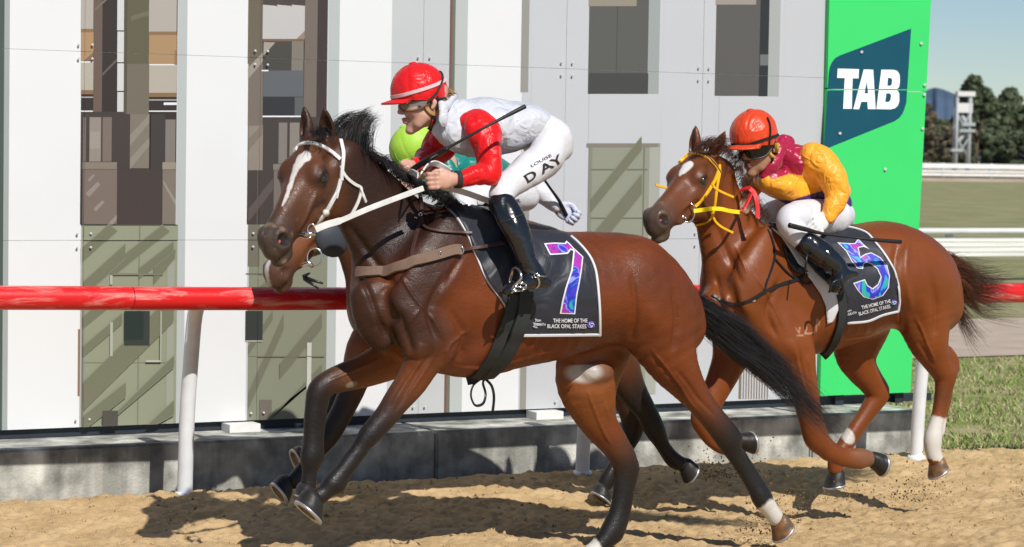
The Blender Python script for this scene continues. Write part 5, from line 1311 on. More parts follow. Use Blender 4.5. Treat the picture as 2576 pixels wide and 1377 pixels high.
def inset(poly, d):
    n = len(poly); out = []; A = sum(poly[i][0]*poly[(i+1) % n][1]-poly[(i+1) % n][0]*poly[i][1] for i in range(n)); sg = 1 if A > 0 else -1
    for i in range(n):
        a, b, c = np.array(poly[i-1], float), np.array(poly[i], float), np.array(poly[(i+1) % n], float)
        e1 = (b-a)/np.linalg.norm(b-a); e2 = (c-b)/np.linalg.norm(c-b); n1 = np.array([-e1[1], e1[0]]); n2 = np.array([-e2[1], e2[0]])
        m = n1+n2; l = m@m; m = m*2/max(l, .6) if l > 1e-6 else n1
        out.append(tuple(b+sg*m*d))
    return out
def decal(name, poly, bvh, off, m, parent, step=6):
    pts, tri = patch(poly, step); P = casts(bvh, pts, off); return mesh_obj(name, P, face_cam(P, tri), m, parent)
def trim(name, pts, w, bvh, parent, m=None):
    mb = MB(); strap(mb, bvh, pts, w, .004, .004); return mb.build(name, m or M_trim, parent)
sc1 = thing('saddle_cloth', 'black saddle cloth with a marbled blue and purple number 7 and white trim', 'saddle cloth')
front1 = Q3([(712, 112), (752, 145), (792, 192), (825, 245), (852, 292), (878, 360), (902, 415), (930, 480), (962, 542), (1000, 595), (1035, 640), (1066, 688), (1068, 725), (1042, 785)])
right1 = Q3([(1604, 848), (1603, 740), (1598, 640), (1584, 510), (1560, 430), (1525, 375), (1480, 325), (1438, 288)])
poly1 = front1+Q3([(1090, 852), (1175, 853)])+right1+Q3([(1350, 268), (1200, 262), (1060, 205), (930, 140), (820, 105)])
cl1 = cloth(poly1, bv1, Y1, sc1)
bc1 = bvh_of([cl1, body1]); bcl1 = bvh_of([cl1])
trim('trim', front1, 7, bc1, sc1); trim('trim', right1[:1]+right1, 6.5, bc1, sc1); trim('trim', Q3([(1092, 852), (1175, 853), (1380, 851), (1604, 848)]), 6.5, bc1, sc1)
seven = Q3([(1283, 328), (1345, 324), (1402, 326), (1412, 313), (1432, 330), (1452, 352), (1480, 378), (1509, 405), (1500, 480), (1488, 555), (1474, 625), (1462, 732), (1374, 729), (1386, 660), (1406, 580), (1440, 480), (1452, 372), (1438, 366), (1420, 388), (1368, 392), (1318, 395)])
decal('numeral_edge', seven, bcl1, .003, M_num_w, sc1); decal('numeral', inset(seven, 3.6), bcl1, .0055, M_marble, sc1, 5)
def lettering(bvh, parent, mp, lines, m):
    for txt, a, b, hpx, *bold in lines: text_on(bvh, txt, mp(*a), mp(*b), hpx, .004, 'lettering', m, parent, boldness=bold[0] if bold else .015)
lettering(bcl1, sc1, z3, [('THE HOME OF THE', (1335, 780), (1531, 779), 10), ('BLACK OPAL STAKES', (1302, 811), (1525, 812), 10), ('JOHN', (1232, 778), (1267, 777), 6.5), ('McGRATH', (1224, 798), (1290, 798), 7)], M_num_w)
def roundel(bvh, parent, mp, c, r):
    pts = [(c[0]+r*math.cos(a)*(1+.12*math.sin(3*a)), c[1]+r*math.sin(a)*(1+.1*math.cos(2*a))) for a in [2*math.pi*k/20 for k in range(20)]]
    decal('roundel', [mp(*p) for p in pts], bvh, .004, M_marble2, parent, 4)
    for k in range(3):
        a0 = k*2.1+.4; q = [(c[0]+r*.8*math.cos(a0+t)*(.35+.5*t/1.6), c[1]+r*.8*math.sin(a0+t)*(.35+.5*t/1.6)) for t in np.linspace(0, 1.6, 6)]
        mb = MB(); strap(mb, bvh, [mp(*p) for p in q], r*.10, .006, .001, sub=2); mb.build('roundel_swirl', M_num_w, parent)
M_marble2 = M_marble.copy(); M_marble2.name = 'marbled_roundel'; M_marble2.node_tree.nodes['Noise Texture'].inputs['Scale'].default_value = 38
roundel(bcl1, sc1, z3, (1552, 790), 22)
def box_outline(bvh, parent, mp, x0, y0, x1, y1):
    mb = MB(); strap(mb, bvh, [mp(x0, y0), mp(x1, y0), mp(x1, y1), mp(x0, y1), mp(x0, y0)], .9, .004, .001, sub=1, spline=True); mb.build('badge_frame', M_num_w, parent)
box_outline(bcl1, sc1, z3, 1230, 758, 1270, 781); box_outline(bcl1, sc1, z3, 1218, 781, 1292, 801); box_outline(bcl1, sc1, z3, 1218, 801, 1262, 815)

# ---- girths, saddle, breastplate of the near bay
sd1 = thing('saddle', 'small black racing saddle with stirrup and black girth on the dark bay horse', 'saddle')
bpart('girth', Q3([(1180, 600), (1168, 700), (1140, 800), (1105, 890), (1060, 970), (1005, 1040), (955, 1085)]), 38, M_girth, bc1, sd1, off=.010, th=.008)
bpart('girth', Q3([(1112, 620), (1085, 730), (1050, 830), (1010, 930), (965, 1010), (900, 1085), (840, 1108)]), 30, M_girth, bc1, sd1, off=.006, th=.007)
mb = MB(); Yl = Y1-.05
mb.tube(crom([PY(*z3(928, 1100), Yl), PY(*z3(880, 1140), Yl-.02), PY(*z3(866, 1200), Yl-.03), PY(*z3(890, 1255), Yl-.03), PY(*z3(935, 1245), Yl-.02), PY(*z3(950, 1190), Yl), PY(*z3(935, 1130), Yl), PY(*z3(945, 1105), Yl)], 5), .006, 8, flat=.5); mb.build('girth_strap_end', M_black, sd1)
mb = MB(); mb.tube(crom([PY(*z3(950, 1105), Yl), PY(*z3(985, 1145), Yl-.02), PY(*z3(998, 1210), Yl-.02), PY(*z3(990, 1295), Yl-.01)], 5), .006, 8, flat=.5); mb.build('girth_strap_end', M_black, sd1)
flap = Q3([(884, 108), (905, 100), (950, 120), (1000, 170), (1040, 235), (1075, 320), (1110, 420), (1160, 520), (1200, 440), (1190, 330), (1200, 285), (1130, 240), (1060, 190), (990, 150), (930, 105)])
def leaf_sheet(name, poly, bvh, off, m, parent, th=.006, step=9):
    pts, tri = patch(poly, step); P = casts(bvh, pts, off); o = mesh_obj(name, P, face_cam(P, tri), m, parent); md = o.modifiers.new('thickness', 'SOLIDIFY'); md.thickness = th; md.offset = -1; return o
leaf_sheet('saddle_flap', Q3([(884, 108), (925, 112), (985, 165), (1030, 235), (1062, 320), (1100, 430), (1150, 500), (1180, 420), (1165, 300), (1120, 230), (1040, 170), (960, 115)]), bc1, .028, M_black, sd1)
mb = MB()
seat = [(1192, 523, 0, 18), (1215, 545, 0, 20), (1260, 563, 0, 20), (1320, 574, 0, 19), (1372, 580, 0, 16), (1396, 580, 0, 8)]
P = [PY(x, y, Y1+d) for x, y, d, r in seat]; mb.tube(crom(P, 4), list(np.interp(np.linspace(0, 5, 21), range(6), [.015, .030, .032, .030, .022, .008])), 16, flat=4.2, lat=(0, 0, 1)); mb.build('seat', M_black, sd1)
bpart('stirrup_leather', Q3([(1040, 260), (1068, 340), (1088, 420), (1108, 475)]), 8, M_black, bc1, sd1, off=.05)
mb = MB(); zf_ = lambda x, y: (1207.5+.09115*x, 670.8+.09115*y)
Ys = Y1-.40
mb.tube(crom([PY(*zf_(860, 620), Ys-.02), PY(*zf_(1040, 440), Ys-.05), PY(*zf_(1130, 320), Ys-.06), PY(*zf_(1110, 160), Ys-.05), PY(*zf_(1010, 40), Ys-.02), PY(*zf_(920, 60), Ys+.02), PY(*zf_(870, 200), Ys+.05), PY(*zf_(820, 400), Ys+.06), PY(*zf_(800, 560), Ys+.05)], 4), .006, 8)
for (a, b) in (((860, 620), (1060, 660)), ((1010, 560), (1260, 580)), ((1060, 460), (1250, 480)), ((1100, 420), (1260, 480)), ((1260, 480), (1270, 590)), ((1270, 590), (1150, 670)), ((1150, 670), (900, 680)), ((870, 740), (1060, 440))):
    mb.tube([PY(*zf_(*a), Ys-.045), PY(*zf_(*b), Ys-.05)], .0045, 6)
mb.build('stirrup_iron', M_metal, sd1)
bp1 = thing('breastplate', 'brown elastic breastplate with buckled straps across the dark bay chest', 'breastplate')
bpart('breast_band', Q3([(222, 487), (262, 497), (330, 497), (420, 480), (520, 440), (610, 412), (690, 388), (760, 366), (800, 368)]), 27, M_elastic, bc1, bp1, off=.014, th=.007)
bpart('billet_strap', Q3([(640, 395), (700, 385), (800, 368), (900, 352), (980, 342), (1052, 334)]), 9, M_brown, bc1, bp1, off=.014, th=.004)
bpart('neck_strap', Q3([(574, 30), (578, 100), (580, 170), (566, 240), (548, 310), (532, 370), (527, 445)]), 10, M_brown, bc1, bp1)
bpart('loop_strap', Q3([(578, 185), (592, 225), (625, 250), (690, 262), (780, 265), (865, 270)]), 7, M_brown, bc1, bp1, off=.008)
for (x, y, a, b, r, o) in ((812, 366, 5.5, 8, .003, .028), (690, 388, 2.5, 6, .002, .028), (576, 160, 4, 4, .002, .014)):
    mb = MB(); ring(mb, bc1, *z3(x, y), a, b, r, o); mb.build('buckle', M_metal, bp1)

# ---- chestnut: bridle
b3 = thing('bridle', 'bright yellow webbing bridle with red rubber reins on the chestnut horse', 'bridle')
B3 = lambda L: [zb_(*p) for p in L]
bb = B3([(462, 345), (500, 290), (560, 252), (640, 240), (730, 262), (810, 312), (870, 388), (918, 462)])
bpart('brow_band', bb, 9.5, M_yleather, bv3, b3); bpart('brow_band_inlay', bb, 4, M_purple, bv3, b3, off=.009, th=.002)
bpart('headpiece', B3([(905, 365), (905, 460), (885, 560), (868, 680), (855, 790), (840, 880), (825, 925)]), 7, M_yleather, bv3, b3)
bpart('cheek_piece', B3([(890, 440), (862, 520), (812, 610), (742, 715), (680, 790), (622, 850)]), 7.5, M_yleather, bv3, b3)
bpart('noseband', B3([(822, 925), (795, 990), (720, 1035), (645, 1052)]), 6, M_yleather, bv3, b3)
Yb = Y3-.30
for L_ in ([(830, 580), (862, 632), (950, 682), (1072, 735)], [(830, 925), (862, 1010), (940, 1080), (1065, 1143)], [(315, 632), (250, 615), (178, 592)]):
    mb = MB(); yy = Y3-.24 if L_[0][0] > 400 else Y3-.10; air_strap(mb, [(*zb_(*p), yy) for p in L_], .0055); mb.build('strap_end', M_yleather, b3)
mb = MB(); Zb3 = ring(mb, bv3, *zb_(560, 915), 15, 24, .0038, .014, tilt=.15); mb.tube([PZ(*zb_(432, 962), Zb3+.01), PZ(*zb_(470, 965), Zb3-.006), PZ(*zb_(520, 962), Zb3-.008)], [.006, .011, .009], 10); mb.tube([PZ(*zb_(520, 962), Zb3-.008), PZ(*zb_(530, 990), Zb3-.008), PZ(*zb_(505, 1005), Zb3)], .004, 6); mb.build('bit', M_metal, b3)
rY = PZ(*zb_(620, 890), Zb3)[1]
mb = MB(); air_strap(mb, [(*zb_(612, 895), rY-.01), (*zb_(720, 882), rY-.02), (*zb_(830, 868), Y3-.27), (*zb_(930, 872), Y3-.27), (*zb_(1030, 895), Y3-.26), (*zb_(1140, 908), Y3-.25)], .0095); mb.build('rein', M_ywebb, b3)
mb = MB(); air_strap(mb, [(*zb_(1135, 908), Y3-.25), (*zb_(1200, 850), Y3-.24), (*zb_(1255, 745), Y3-.22), (*zb_(1280, 670), Y3-.19), (*zb_(1240, 630), Y3-.15), (*zb_(1150, 660), Y3-.10)], .011, wd=(.5, -.5, .6)); mb.build('rein', M_rrubber, b3)
mb = MB(); air_strap(mb, [(*zb_(1262, 640), Y3-.20), (*zb_(1310, 690), Y3-.21), (*zb_(1338, 780), Y3-.22), (*zb_(1350, 880), Y3-.22), (*zb_(1350, 975), Y3-.22)], .0105, wd=(1, -.3, .2)); mb.build('rein', M_rrubber, b3)
# ---- chestnut: cloth, girth, breastplate
ZC = lambda x, y: (1677+.5116*x, 536.7+.5116*y)
QC = lambda L: [ZC(*p) for p in L]
ZD = lambda x, y: (2012.5+.2923*x, 536.7+.2923*y)
QD = lambda L: [ZD(*p) for p in L]
sc3 = thing('saddle_cloth', 'black saddle cloth with a marbled number 5 over a white pad', 'saddle cloth')
pad = QC([(512, 78), (560, 120), (600, 180), (650, 265), (710, 335), (755, 400), (778, 455), (788, 545), (815, 530), (842, 470), (845, 400), (800, 345), (730, 265), (660, 185), (590, 115), (540, 72)])
p3o = cloth(pad, bv3, Y3, sc3, 7, .010, .003, 5, 'pad', mat('white_pad', (.62, .62, .65), .8, .2, bump=.3, bscale=300, bdist=.002))
right3 = QC([(1136, 482), (1144, 430), (1143, 375), (1128, 310), (1100, 250), (1060, 188), (1020, 140), (985, 100), (930, 78), (878, 68)])
poly3 = QC([(640, 130), (720, 235), (800, 330), (860, 380), (880, 430), (878, 500), (866, 542), (1000, 528), (1060, 500), (1110, 492)])+right3+QC([(820, 72), (740, 80), (660, 90)])
cl3 = cloth(poly3, bv3, Y3, sc3, 7, .016, .008, 9)
bc3 = bvh_of([cl3, p3o, body3]); bcl3 = bvh_of([cl3])
trim('trim', right3[:1]+right3, 5.5, bc3, sc3); trim('trim', QC([(866, 540), (940, 536), (1000, 527), (1060, 500), (1136, 482)]), 5.5, bc3, sc3)
five = QD([(318, 255), (425, 262), (470, 262), (498, 222), (550, 275), (596, 312), (545, 292), (502, 302), (518, 378), (560, 352), (612, 340), (690, 382), (748, 450), (770, 540), (762, 640), (712, 710), (625, 743), (545, 722), (492, 662), (455, 602), (556, 568), (580, 620), (622, 646), (668, 610), (692, 548), (662, 482), (610, 440), (570, 426), (546, 442), (540, 482), (490, 476), (440, 415), (395, 330)])
decal('numeral_edge', five, bcl3, .003, M_num_w, sc3, 5); decal('numeral', inset(five, 2.6), bcl3, .0055, M_marble, sc3, 5)
lettering(bcl3, sc3, ZD, [('THE HOME OF THE', (530, 826), (780, 768), 9), ('BLACK OPAL STAKES', (506, 880), (776, 812), 9), ('JOHN', (392, 862), (442, 846), 6), ('McGRATH', (388, 886), (484, 862), 6)], M_num_w)
roundel(bcl3, sc3, ZD, (805, 766), 24)
box_outline(bcl3, sc3, ZD, 386, 842, 446, 866); box_outline(bcl3, sc3, ZD, 384, 868, 488, 888)
sd3 = thing('saddle', 'black racing saddle with black webbing girth on the chestnut horse', 'saddle')
bpart('girth', QC([(850, 395), (862, 450), (855, 530), (830, 610), (800, 665), (765, 705)]), 24, M_girth, bc3, sd3, off=.008, th=.008)
leaf_sheet('saddle_flap', QC([(500, 62), (560, 75), (640, 120), (720, 200), (800, 300), (840, 370), (800, 360), (720, 290), (640, 200), (570, 125), (520, 85)]), bc3, .022, M_black, sd3)
leaf_sheet('saddle_flap', QC([(565, 155), (600, 190), (640, 250), (690, 290), (660, 300), (620, 285), (590, 240)]), bc3, .010, M_black, sd3)
P = [PY(x, y, Y3) for x, y in ((1940, 566), (1975, 574), (2020, 578), (2075, 578), (2115, 574))]; mb = MB(); mb.tube(crom(P, 4), list(np.interp(np.linspace(0, 4, 17), range(5), [.012, .03, .032, .026, .01])), 14, flat=4.2, lat=(0, 0, 1)); mb.build('seat', M_black, sd3)
mb = MB(); mb.tube([PY(*ZC(690, 200), Y3-.36), PY(*ZC(680, 290), Y3-.36)], .005, 6); mb.build('stirrup_leather', M_black, sd3); mb = MB(); mb.tube(crom([PY(*ZC(800, 390), Y3-.42), PY(*ZC(815, 345), Y3-.43), PY(*ZC(850, 330), Y3-.43), PY(*ZC(868, 370), Y3-.43), PY(*ZC(850, 400), Y3-.42)], 4), .006, 8); mb.build('stirrup_iron', M_black, sd3)
bp3 = thing('breastplate', 'thin black breastplate straps across the chestnut chest', 'breastplate')
bpart('breast_strap', QC([(225, 402), (260, 425), (310, 445), (360, 446), (430, 418), (480, 385), (560, 350), (640, 326), (690, 300)]), 8, M_black, bc3, bp3)
bpart('neck_strap', QC([(500, 80), (522, 150), (530, 210), (512, 280), (490, 340), (482, 378)]), 5, M_black, bc3, bp3)
bpart('loop_strap', QC([(530, 225), (560, 260), (600, 300), (650, 332), (690, 350), (715, 335)]), 5, M_black, bc3, bp3)
mb = MB(); h = cast(bc3, *ZC(428, 428)); mb.ball(h[0], [.012, .006, .008], 8, 6); mb.build('buckle', M_num_w, bp3)
# ---- rail horse: bridle with blinker cup
b2 = thing('bridle', 'dark blinkers and ring bit bridle on the half hidden horse', 'bridle')
mb = MB(); c = PY(835, 604, Y2-.24); mb.ball(c, [.085, .03, .075], 16, 10, axes=[(.8, 0, -.6), (0, 1, 0), (.6, 0, .8)]); mb.build('blinker_cup', mat('blinker_fabric', (.035, .042, .055), .6, .4), b2)
bpart('cheek_piece', [zo(595, 985), zo(560, 1020), zo(545, 1060), zo(530, 1100)], 7, mat('dark_green_webbing', (.005, .09, .06), .5, .4), bv2, b2)
mb = MB(); Zb2 = ring(mb, bv2, *zo(515, 1130), 19, 23, .0038, .015); mb.tube([PZ(*zo(425, 1185), Zb2), PZ(*zo(480, 1172), Zb2-.01), PZ(*zo(500, 1195), Zb2)], [.006, .012, .008], 8); mb.build('bit', M_metal, b2)
mb = MB()
for (a, b) in (((440, 1270), (570, 1310)), ((445, 1280), (540, 1345)), ((440, 1260), (480, 1240))): mb.tube([PZ(*zo(*a), Zb2), PZ(*zo(*b), Zb2-.03)], [.009, .004], 6)
mb.build('strap_end', M_black, b2)
sc2 = thing('saddle_cloth', 'dark saddle cloth on the half hidden horse beside the rail', 'saddle cloth')
cloth([(1110, 560), (1200, 560), (1300, 585), (1390, 600), (1400, 760), (1250, 790), (1140, 760)], bv2, Y2, sc2, 14, .014, .006, 3)

# ================================================================== RIDERS
def human_head(f, L, skin, lip):
    c = dict(col=skin)
    L.ell(f, (-.012, 0, .045), (.096, .074, .088), k=.02, **c)
    L.ell(f, (.030, 0, -.005), (.062, .064, .070), k=.03, **c)
    L.chain(f, [(.030, 0, -.055, .054, .050), (.050, 0, -.088, .040, .036), (.068, 0, -.112, .024, .020)], k=.025, **c)
    L.ell(f, (.076, 0, -.117), (.017, .020, .015), k=.015, **c)
    L.chain(f, [(.084, 0, .016, .009, .010), (.102, 0, -.012, .010, .011), (.114, 0, -.034, .013, .011)], k=.012, col=skin)
    for s in (-1, 1):
        L.ell(f, (.100, s*.012, -.040), (.011, .008, .008), k=.008, **c)
        L.ell(f, (.060, s*.040, -.032), (.026, .024, .024), k=.025, **c)
        L.ell(f, (.080, s*.030, .020), (.018, .026, .010), k=.015, **c)
        L.ell(f, (.092, s*.031, .000), (.016, .016, .011), k=.012, op='s')
        L.chain(f, [(-.012, s*.076, .014, .006, .010), (-.022, s*.084, -.002, .006, .014), (-.012, s*.080, -.028, .006, .009)], k=.006, lat=(0, 1, 0), **c)
        L.ell(f, (-.008, s*.088, -.004), (.008, .006, .013), k=.006, op='s')
        L.chain(f, [(.010, s*.058, -.06, .012, .016), (.045, s*.044, -.092, .010, .014)], k=.03, **c)
    L.ell(f, (.096, 0, -.066), (.012, .022, .0075), k=.006, col=lip)
    L.ell(f, (.092, 0, -.080), (.012, .019, .0075), k=.006, col=lip)
    L.chain(f, [(.110, -.022, -.073, .002, .002), (.110, .022, -.073, .002, .002)], k=.004, op='s', lat=(1, 0, 0))
    L.chain(f, [(-.02, 0, -.045, .050, .052), (-.070, 0, -.075, .050, .052), (-.130, 0, -.095, .052, .056)], k=.035, **c)
def hand(f, L, col, curl=1., pinch=0.):
    L.ell(f, (.042, 0, 0), (.048, .017, .041), k=.015, col=col)
    L.chain(f, [(-.03, 0, 0, .018, .025), (.0, 0, 0, .017, .028), (.03, 0, 0, .016, .033)], k=.015, col=col, lat=(0, 1, 0))
    for i, (z, l) in enumerate(((.031, .95), (.0105, 1.05), (-.0105, 1.0), (-.030, .82))):
        a = math.radians(35*curl); b = math.radians(110*curl); c2 = math.radians(165*curl)
        p = np.array([.082, .002, z]); q = p+l*.036*np.array([math.cos(a), -math.sin(a), 0]); r = q+l*.026*np.array([math.cos(b), -math.sin(b), 0]); t = r+l*.020*np.array([math.cos(c2), -math.sin(c2), 0])
        L.chain(f, [(*p, .0105, .0105), (*q, .0100, .0100), (*r, .0090, .0090), (*t, .0075, .0075)], k=.004, col=col, sub=4)
        L.ell(f, (.084, .007, z), (.012, .009, .009), k=.006, col=col)
    L.chain(f, [(.018, -.006, .028, .014, .014), (.050, -.014, .046, .0115, .0115), (.078, -.024, .038, .0100, .0100), (.096, -.030, .022, .008, .008)], k=.008, col=col, sub=4)
def fld(chains, h, pad=.03):
    A = np.array([r for ch in chains for r in ch]); R = A[:, 3:].max(1)
    return (A[:, :3]-R[:, None]).min(0)-pad, (A[:, :3]+R[:, None]).max(0)+pad
def garment(name, chains, Y, h, m, parent, k=.03, amp=.005, nsc=9, seed=1, colf=None, ridged=True, ring=None, smooth=2, subs=()):
    N = [nodes_px(c, Y) for c in chains]; lo, hi = fld(N, h); f = Field(lo, hi, h)
    for c in N: f.chain(c, k=k, sub=4)
    for c, kk in subs: f.chain(nodes_px(c, Y), k=kk, sub=3, op='s')
    if amp: f.noise(amp*1.6, nsc*.55, seed, False); f.noise(amp*2.2, nsc*1.4, seed+5, ridged, (1, 1, .4)); f.noise(amp*.55, nsc*4, seed+9, ridged, (1, .6, .6))
    V, Fc = f.mesh(smooth)
    return mesh_obj(name, V, Fc, m, parent, True, None, None if colf is None else colf(V))
def cloth_mat(name, c, rough=.38, wr=.9, attr=None, sheen=.1, spec=.35, ws=11):
    return mat(name, c, rough, spec, attr=attr, wrinkle=wr, wscale=ws, wdist=.035, sheen=sheen, bump=.08, bscale=700, bdist=.001)
M_skin1 = mat('fair_skin', (.50, .28, .20), .5, .4, attr='coat', var=.06, vscale=40, bump=.1, bscale=200, bdist=.001)
M_skin3 = mat('brown_skin', (.34, .18, .11), .45, .4, attr='coat', var=.06, vscale=40, bump=.1, bscale=200, bdist=.001)
for m_ in (M_skin1, M_skin3):
    b_ = m_.node_tree.nodes['Principled BSDF']; b_.inputs['Subsurface Weight'].default_value = .12; b_.inputs['Subsurface Radius'].default_value = (.01, .004, .002); b_.inputs['Subsurface Scale'].default_value = .5
M_wsatin = cloth_mat('white_satin', (.55, .57, .62), .34, .5); M_rsatin = cloth_mat('red_satin', (.66, .008, .010), .38, .45, spec=.22)
M_breech = cloth_mat('white_breeches', (.62, .62, .65), .5, .1, sheen=.05, ws=22); M_boot = mat('black_boot', (.010, .011, .014), .16, .55, wrinkle=.25, wscale=14, wdist=.01, coat=.3)
M_knit = mat('black_knit', (.018, .018, .021), .8, .2, bump=.3, bscale=400, bdist=.002)
M_glass = mat('clear_lens', (.55, .52, .50), .05, .6, alpha=.35); M_dlens = mat('dark_lens', (.004, .0045, .006), .10, .5)
M_frame = mat('amber_frame', (.17, .085, .035), .4, .4); M_tan = mat('tan_leather', (.36, .19, .075), .5, .4, bump=.2, bscale=200, bdist=.002); M_must = mat('mustard_pad', (.50, .29, .05), .6, .3)
M_cap = mat('black_cap', (.012, .012, .013), .35, .4); M_orange3 = None
def helmet(L, parent, m, name='helmet', c=(.022, 0, .058), r=(.126, .104, .112), peak=True, seed=1, puff=.004, rim=(.038, -.018)):
    nu, nv = 96, 40; V = []; ctr = np.array(c)
    for j in range(nv+1):
        for i in range(nu):
            ph = 2*math.pi*i/nu; zr = rim[0]+(rim[1]-rim[0])*(.5-.5*math.cos(ph)); t0 = math.asin(np.clip((zr-c[2])/r[2], -1, 1)); th = t0+(math.pi/2-t0)*(j/nv)**.9
            d = np.array([math.cos(th)*math.cos(ph), math.cos(th)*math.sin(ph), math.sin(th)])
            seam = .0022*math.exp(-((((ph*6/(2*math.pi))+.5) % 1-.5)/.035)**2)*math.cos(th)
            V.append(ctr+d*np.array(r)*(1-seam/.11))
    V = np.array(V); d = V-ctr; d /= np.linalg.norm(d, axis=1)[:, None]; lowz = np.clip(1-(V[:, 2]-.03)/.05, 0, 1)
    n = vnoise(V, 16, seed)*.5+vnoise(V*np.array([1, 1, .5]), 34, seed+1)*(.3+1.1*lowz); n2 = .25-np.abs(vnoise(V, 22, seed+2))*1.5
    V = V+d*(puff*(n+n2*(.35+lowz)))[:, None]
    top = ctr+np.array([0, 0, r[2]+.001]); F_ = [(j*nu+i, j*nu+(i+1) % nu, (j+1)*nu+(i+1) % nu, (j+1)*nu+i) for j in range(nv) for i in range(nu)]
    W = np.array([L.p(v) for v in V]); hel = mesh_obj(name, W, F_, m, parent)
    mb = MB(); mb.ball(L.p(ctr+np.array([0, 0, r[2]])), [.016*L.s, .016*L.s, .006*L.s], 14, 8, axes=L.A); mb.build('button', m, hel)
    if peak:
        P = []; nn = 25; rows = 6
        for j in range(rows+1):
            for i in range(nn):
                a = math.radians(-62+124*i/(nn-1)); ext = j/rows*.052*math.cos(a)**.8
                P.append((c[0]+(r[0]-.002)*math.cos(a)*.985+ext, (r[1]-.002)*math.sin(a)*.985, rim[0]-.002+.006*(1-abs(a))-.10*ext-.018*(1-math.cos(a))*(.4+j/rows)))
        P = np.array(P); P2 = P-np.array([0, 0, .006]); f = [(j*nn+i, j*nn+i+1, (j+1)*nn+i+1, (j+1)*nn+i) for j in range(rows) for i in range(nn-1)]
        k = len(P); f2 = [tuple(k+q for q in x)[::-1] for x in f]; ed = [(rows*nn+i, rows*nn+i+1, k+rows*nn+i+1, k+rows*nn+i) for i in range(nn-1)]+[(i*nn, (i+1)*nn, k+(i+1)*nn, k+i*nn) for i in range(rows)]+[(i*nn+nn-1, (i+1)*nn+nn-1, k+(i+1)*nn+nn-1, k+i*nn+nn-1) for i in range(rows)]
        mesh_obj('peak', [L.p(v) for v in np.concatenate([P, P2])], f+f2+ed, m, hel)
    # dark inner cap below the cover
    rr_ = (r[0]-.010, r[1]-.008); V = []; nb = 48
    for j, z in enumerate((rim[0]+.012, rim[0]-.006, rim[0]-.024)):
        for i in range(nb):
            ph = 2*math.pi*i/nb; zz = z+(rim[1]-rim[0])*(.5-.5*math.cos(ph))*.8; V.append(L.p((c[0]-.004*j+rr_[0]*math.cos(ph)*(1-.05*j), rr_[1]*math.sin(ph)*(1-.04*j), zz)))
    mesh_obj('skull_cap', V, [(j*nb+i, j*nb+(i+1) % nb, (j+1)*nb+(i+1) % nb, (j+1)*nb+i) for j in range(2) for i in range(nb)], M_cap, hel)
    return hel
def goggles(L, parent, lens, frame, tall=1.):
    up = [(.0, .086, .026), (.045, .080, .032), (.085, .058, .034), (.108, .026, .030), (.113, 0, .028)]; lo = [(.0, .085, -.004), (.045, .078, -.026), (.082, .058, -.032), (.106, .030, -.026), (.114, .007, -.004)]
    up = [(x, y, z*tall+.002) for x, y, z in up]; lo = [(x, y, z*tall) for x, y, z in lo]
    up = [tuple(q) for q in crom(up, 4)]; lo = [tuple(q) for q in crom(lo, 4)]
    U_ = up+[(x, -y, z) for x, y, z in up[::-1][1:]]; D_ = lo+[(x, -y, z) for x, y, z in lo[::-1][1:]]
    g = bpy.data.objects.new('goggles', None); link(g, parent)
    V = []; n = len(U_)
    for a, b in zip(U_, D_):
        a, b = np.array(a), np.array(b); m = (a+b)/2; m = m*np.array([1.05, 1.05, 1]); V += [L.p(a), L.p((a+m*1.02)/2.01), L.p(m), L.p((b+m*1.02)/2.01), L.p(b)]
    f = [(i*5+k, (i+1)*5+k, (i+1)*5+k+1, i*5+k+1) for i in range(n-1) for k in range(4)]
    mesh_obj('lens', V, f, lens, g)
    mb = MB(); mb.tube([L.p(q) for q in U_], .0035, 8); mb.tube([L.p(q) for q in D_], .0042, 8); mb.build('frame', frame, g)
    return g
def sub(parent, name, pts, w, bvh, m, off=.003, th=.003, **k):
    mb = MB(); strap(mb, bvh, pts, w, off, th, **k); return mb.build(name, m, parent)
def eyes(L, parent, r=.0115):
    for s in (-1, 1):
        mb = MB(); mb.ball(L.p((.086, s*.031, .000)), [r*L.s]*3, 14, 10); mb.build('eye', mat('human_eye', (.25, .23, .22), .1, .6), parent)
def rider(label, Y, L, chains, hands, skin, lip, sm, h):
    root = thing('person', label, 'person', 'jockeys')
    N = [nodes_px(c, Y) for c in chains]; lo, hi = fld(N, h)
    hp = [L.p(q) for q in ((.13, .1, .15), (-.12, -.1, .15), (.12, -.1, -.14), (-.1, .1, -.16))]+[H.p(q) for H, *_ in hands for q in ((.14, .06, .07), (.14, -.06, -.07), (-.03, 0, 0))]
    lo = np.minimum(lo, np.min(hp, 0)-.03); hi = np.maximum(hi, np.max(hp, 0)+.03); f = Field(lo, hi, h)
    for c in N: f.chain(c, k=.03, sub=3, col=skin)
    human_head(f, L, skin, lip)
    for H, cu, *hc in hands: hand(f, H, hc[0] if hc else skin, cu)
    V, Fc = f.mesh(2); C = f.colours(V, skin, .004)
    q = L.inv(V); ck = np.exp(-(np.linalg.norm((q-np.array([.065, .045, -.035]))/np.array([.03, .03, .028]), axis=1))**2)+np.exp(-(np.linalg.norm((q-np.array([.112, 0, -.036]))/np.array([.014, .018, .014]), axis=1))**2)
    C = C*(1-.18*ck[:, None]*np.array([0, 1, 1]))
    o = mesh_obj('body', V, Fc, sm, root, True, None, C); return root, o
def hand_frame(wr, tip, Y0, Y1_, zpx, sc=.95, flip=1):
    o = PY(*wr, Y0); x = PY(*tip, Y1_)-o; z = PY(wr[0]+zpx[0], wr[1]+zpx[1], Y0)-o; return Local(o, x, z*flip, sc)
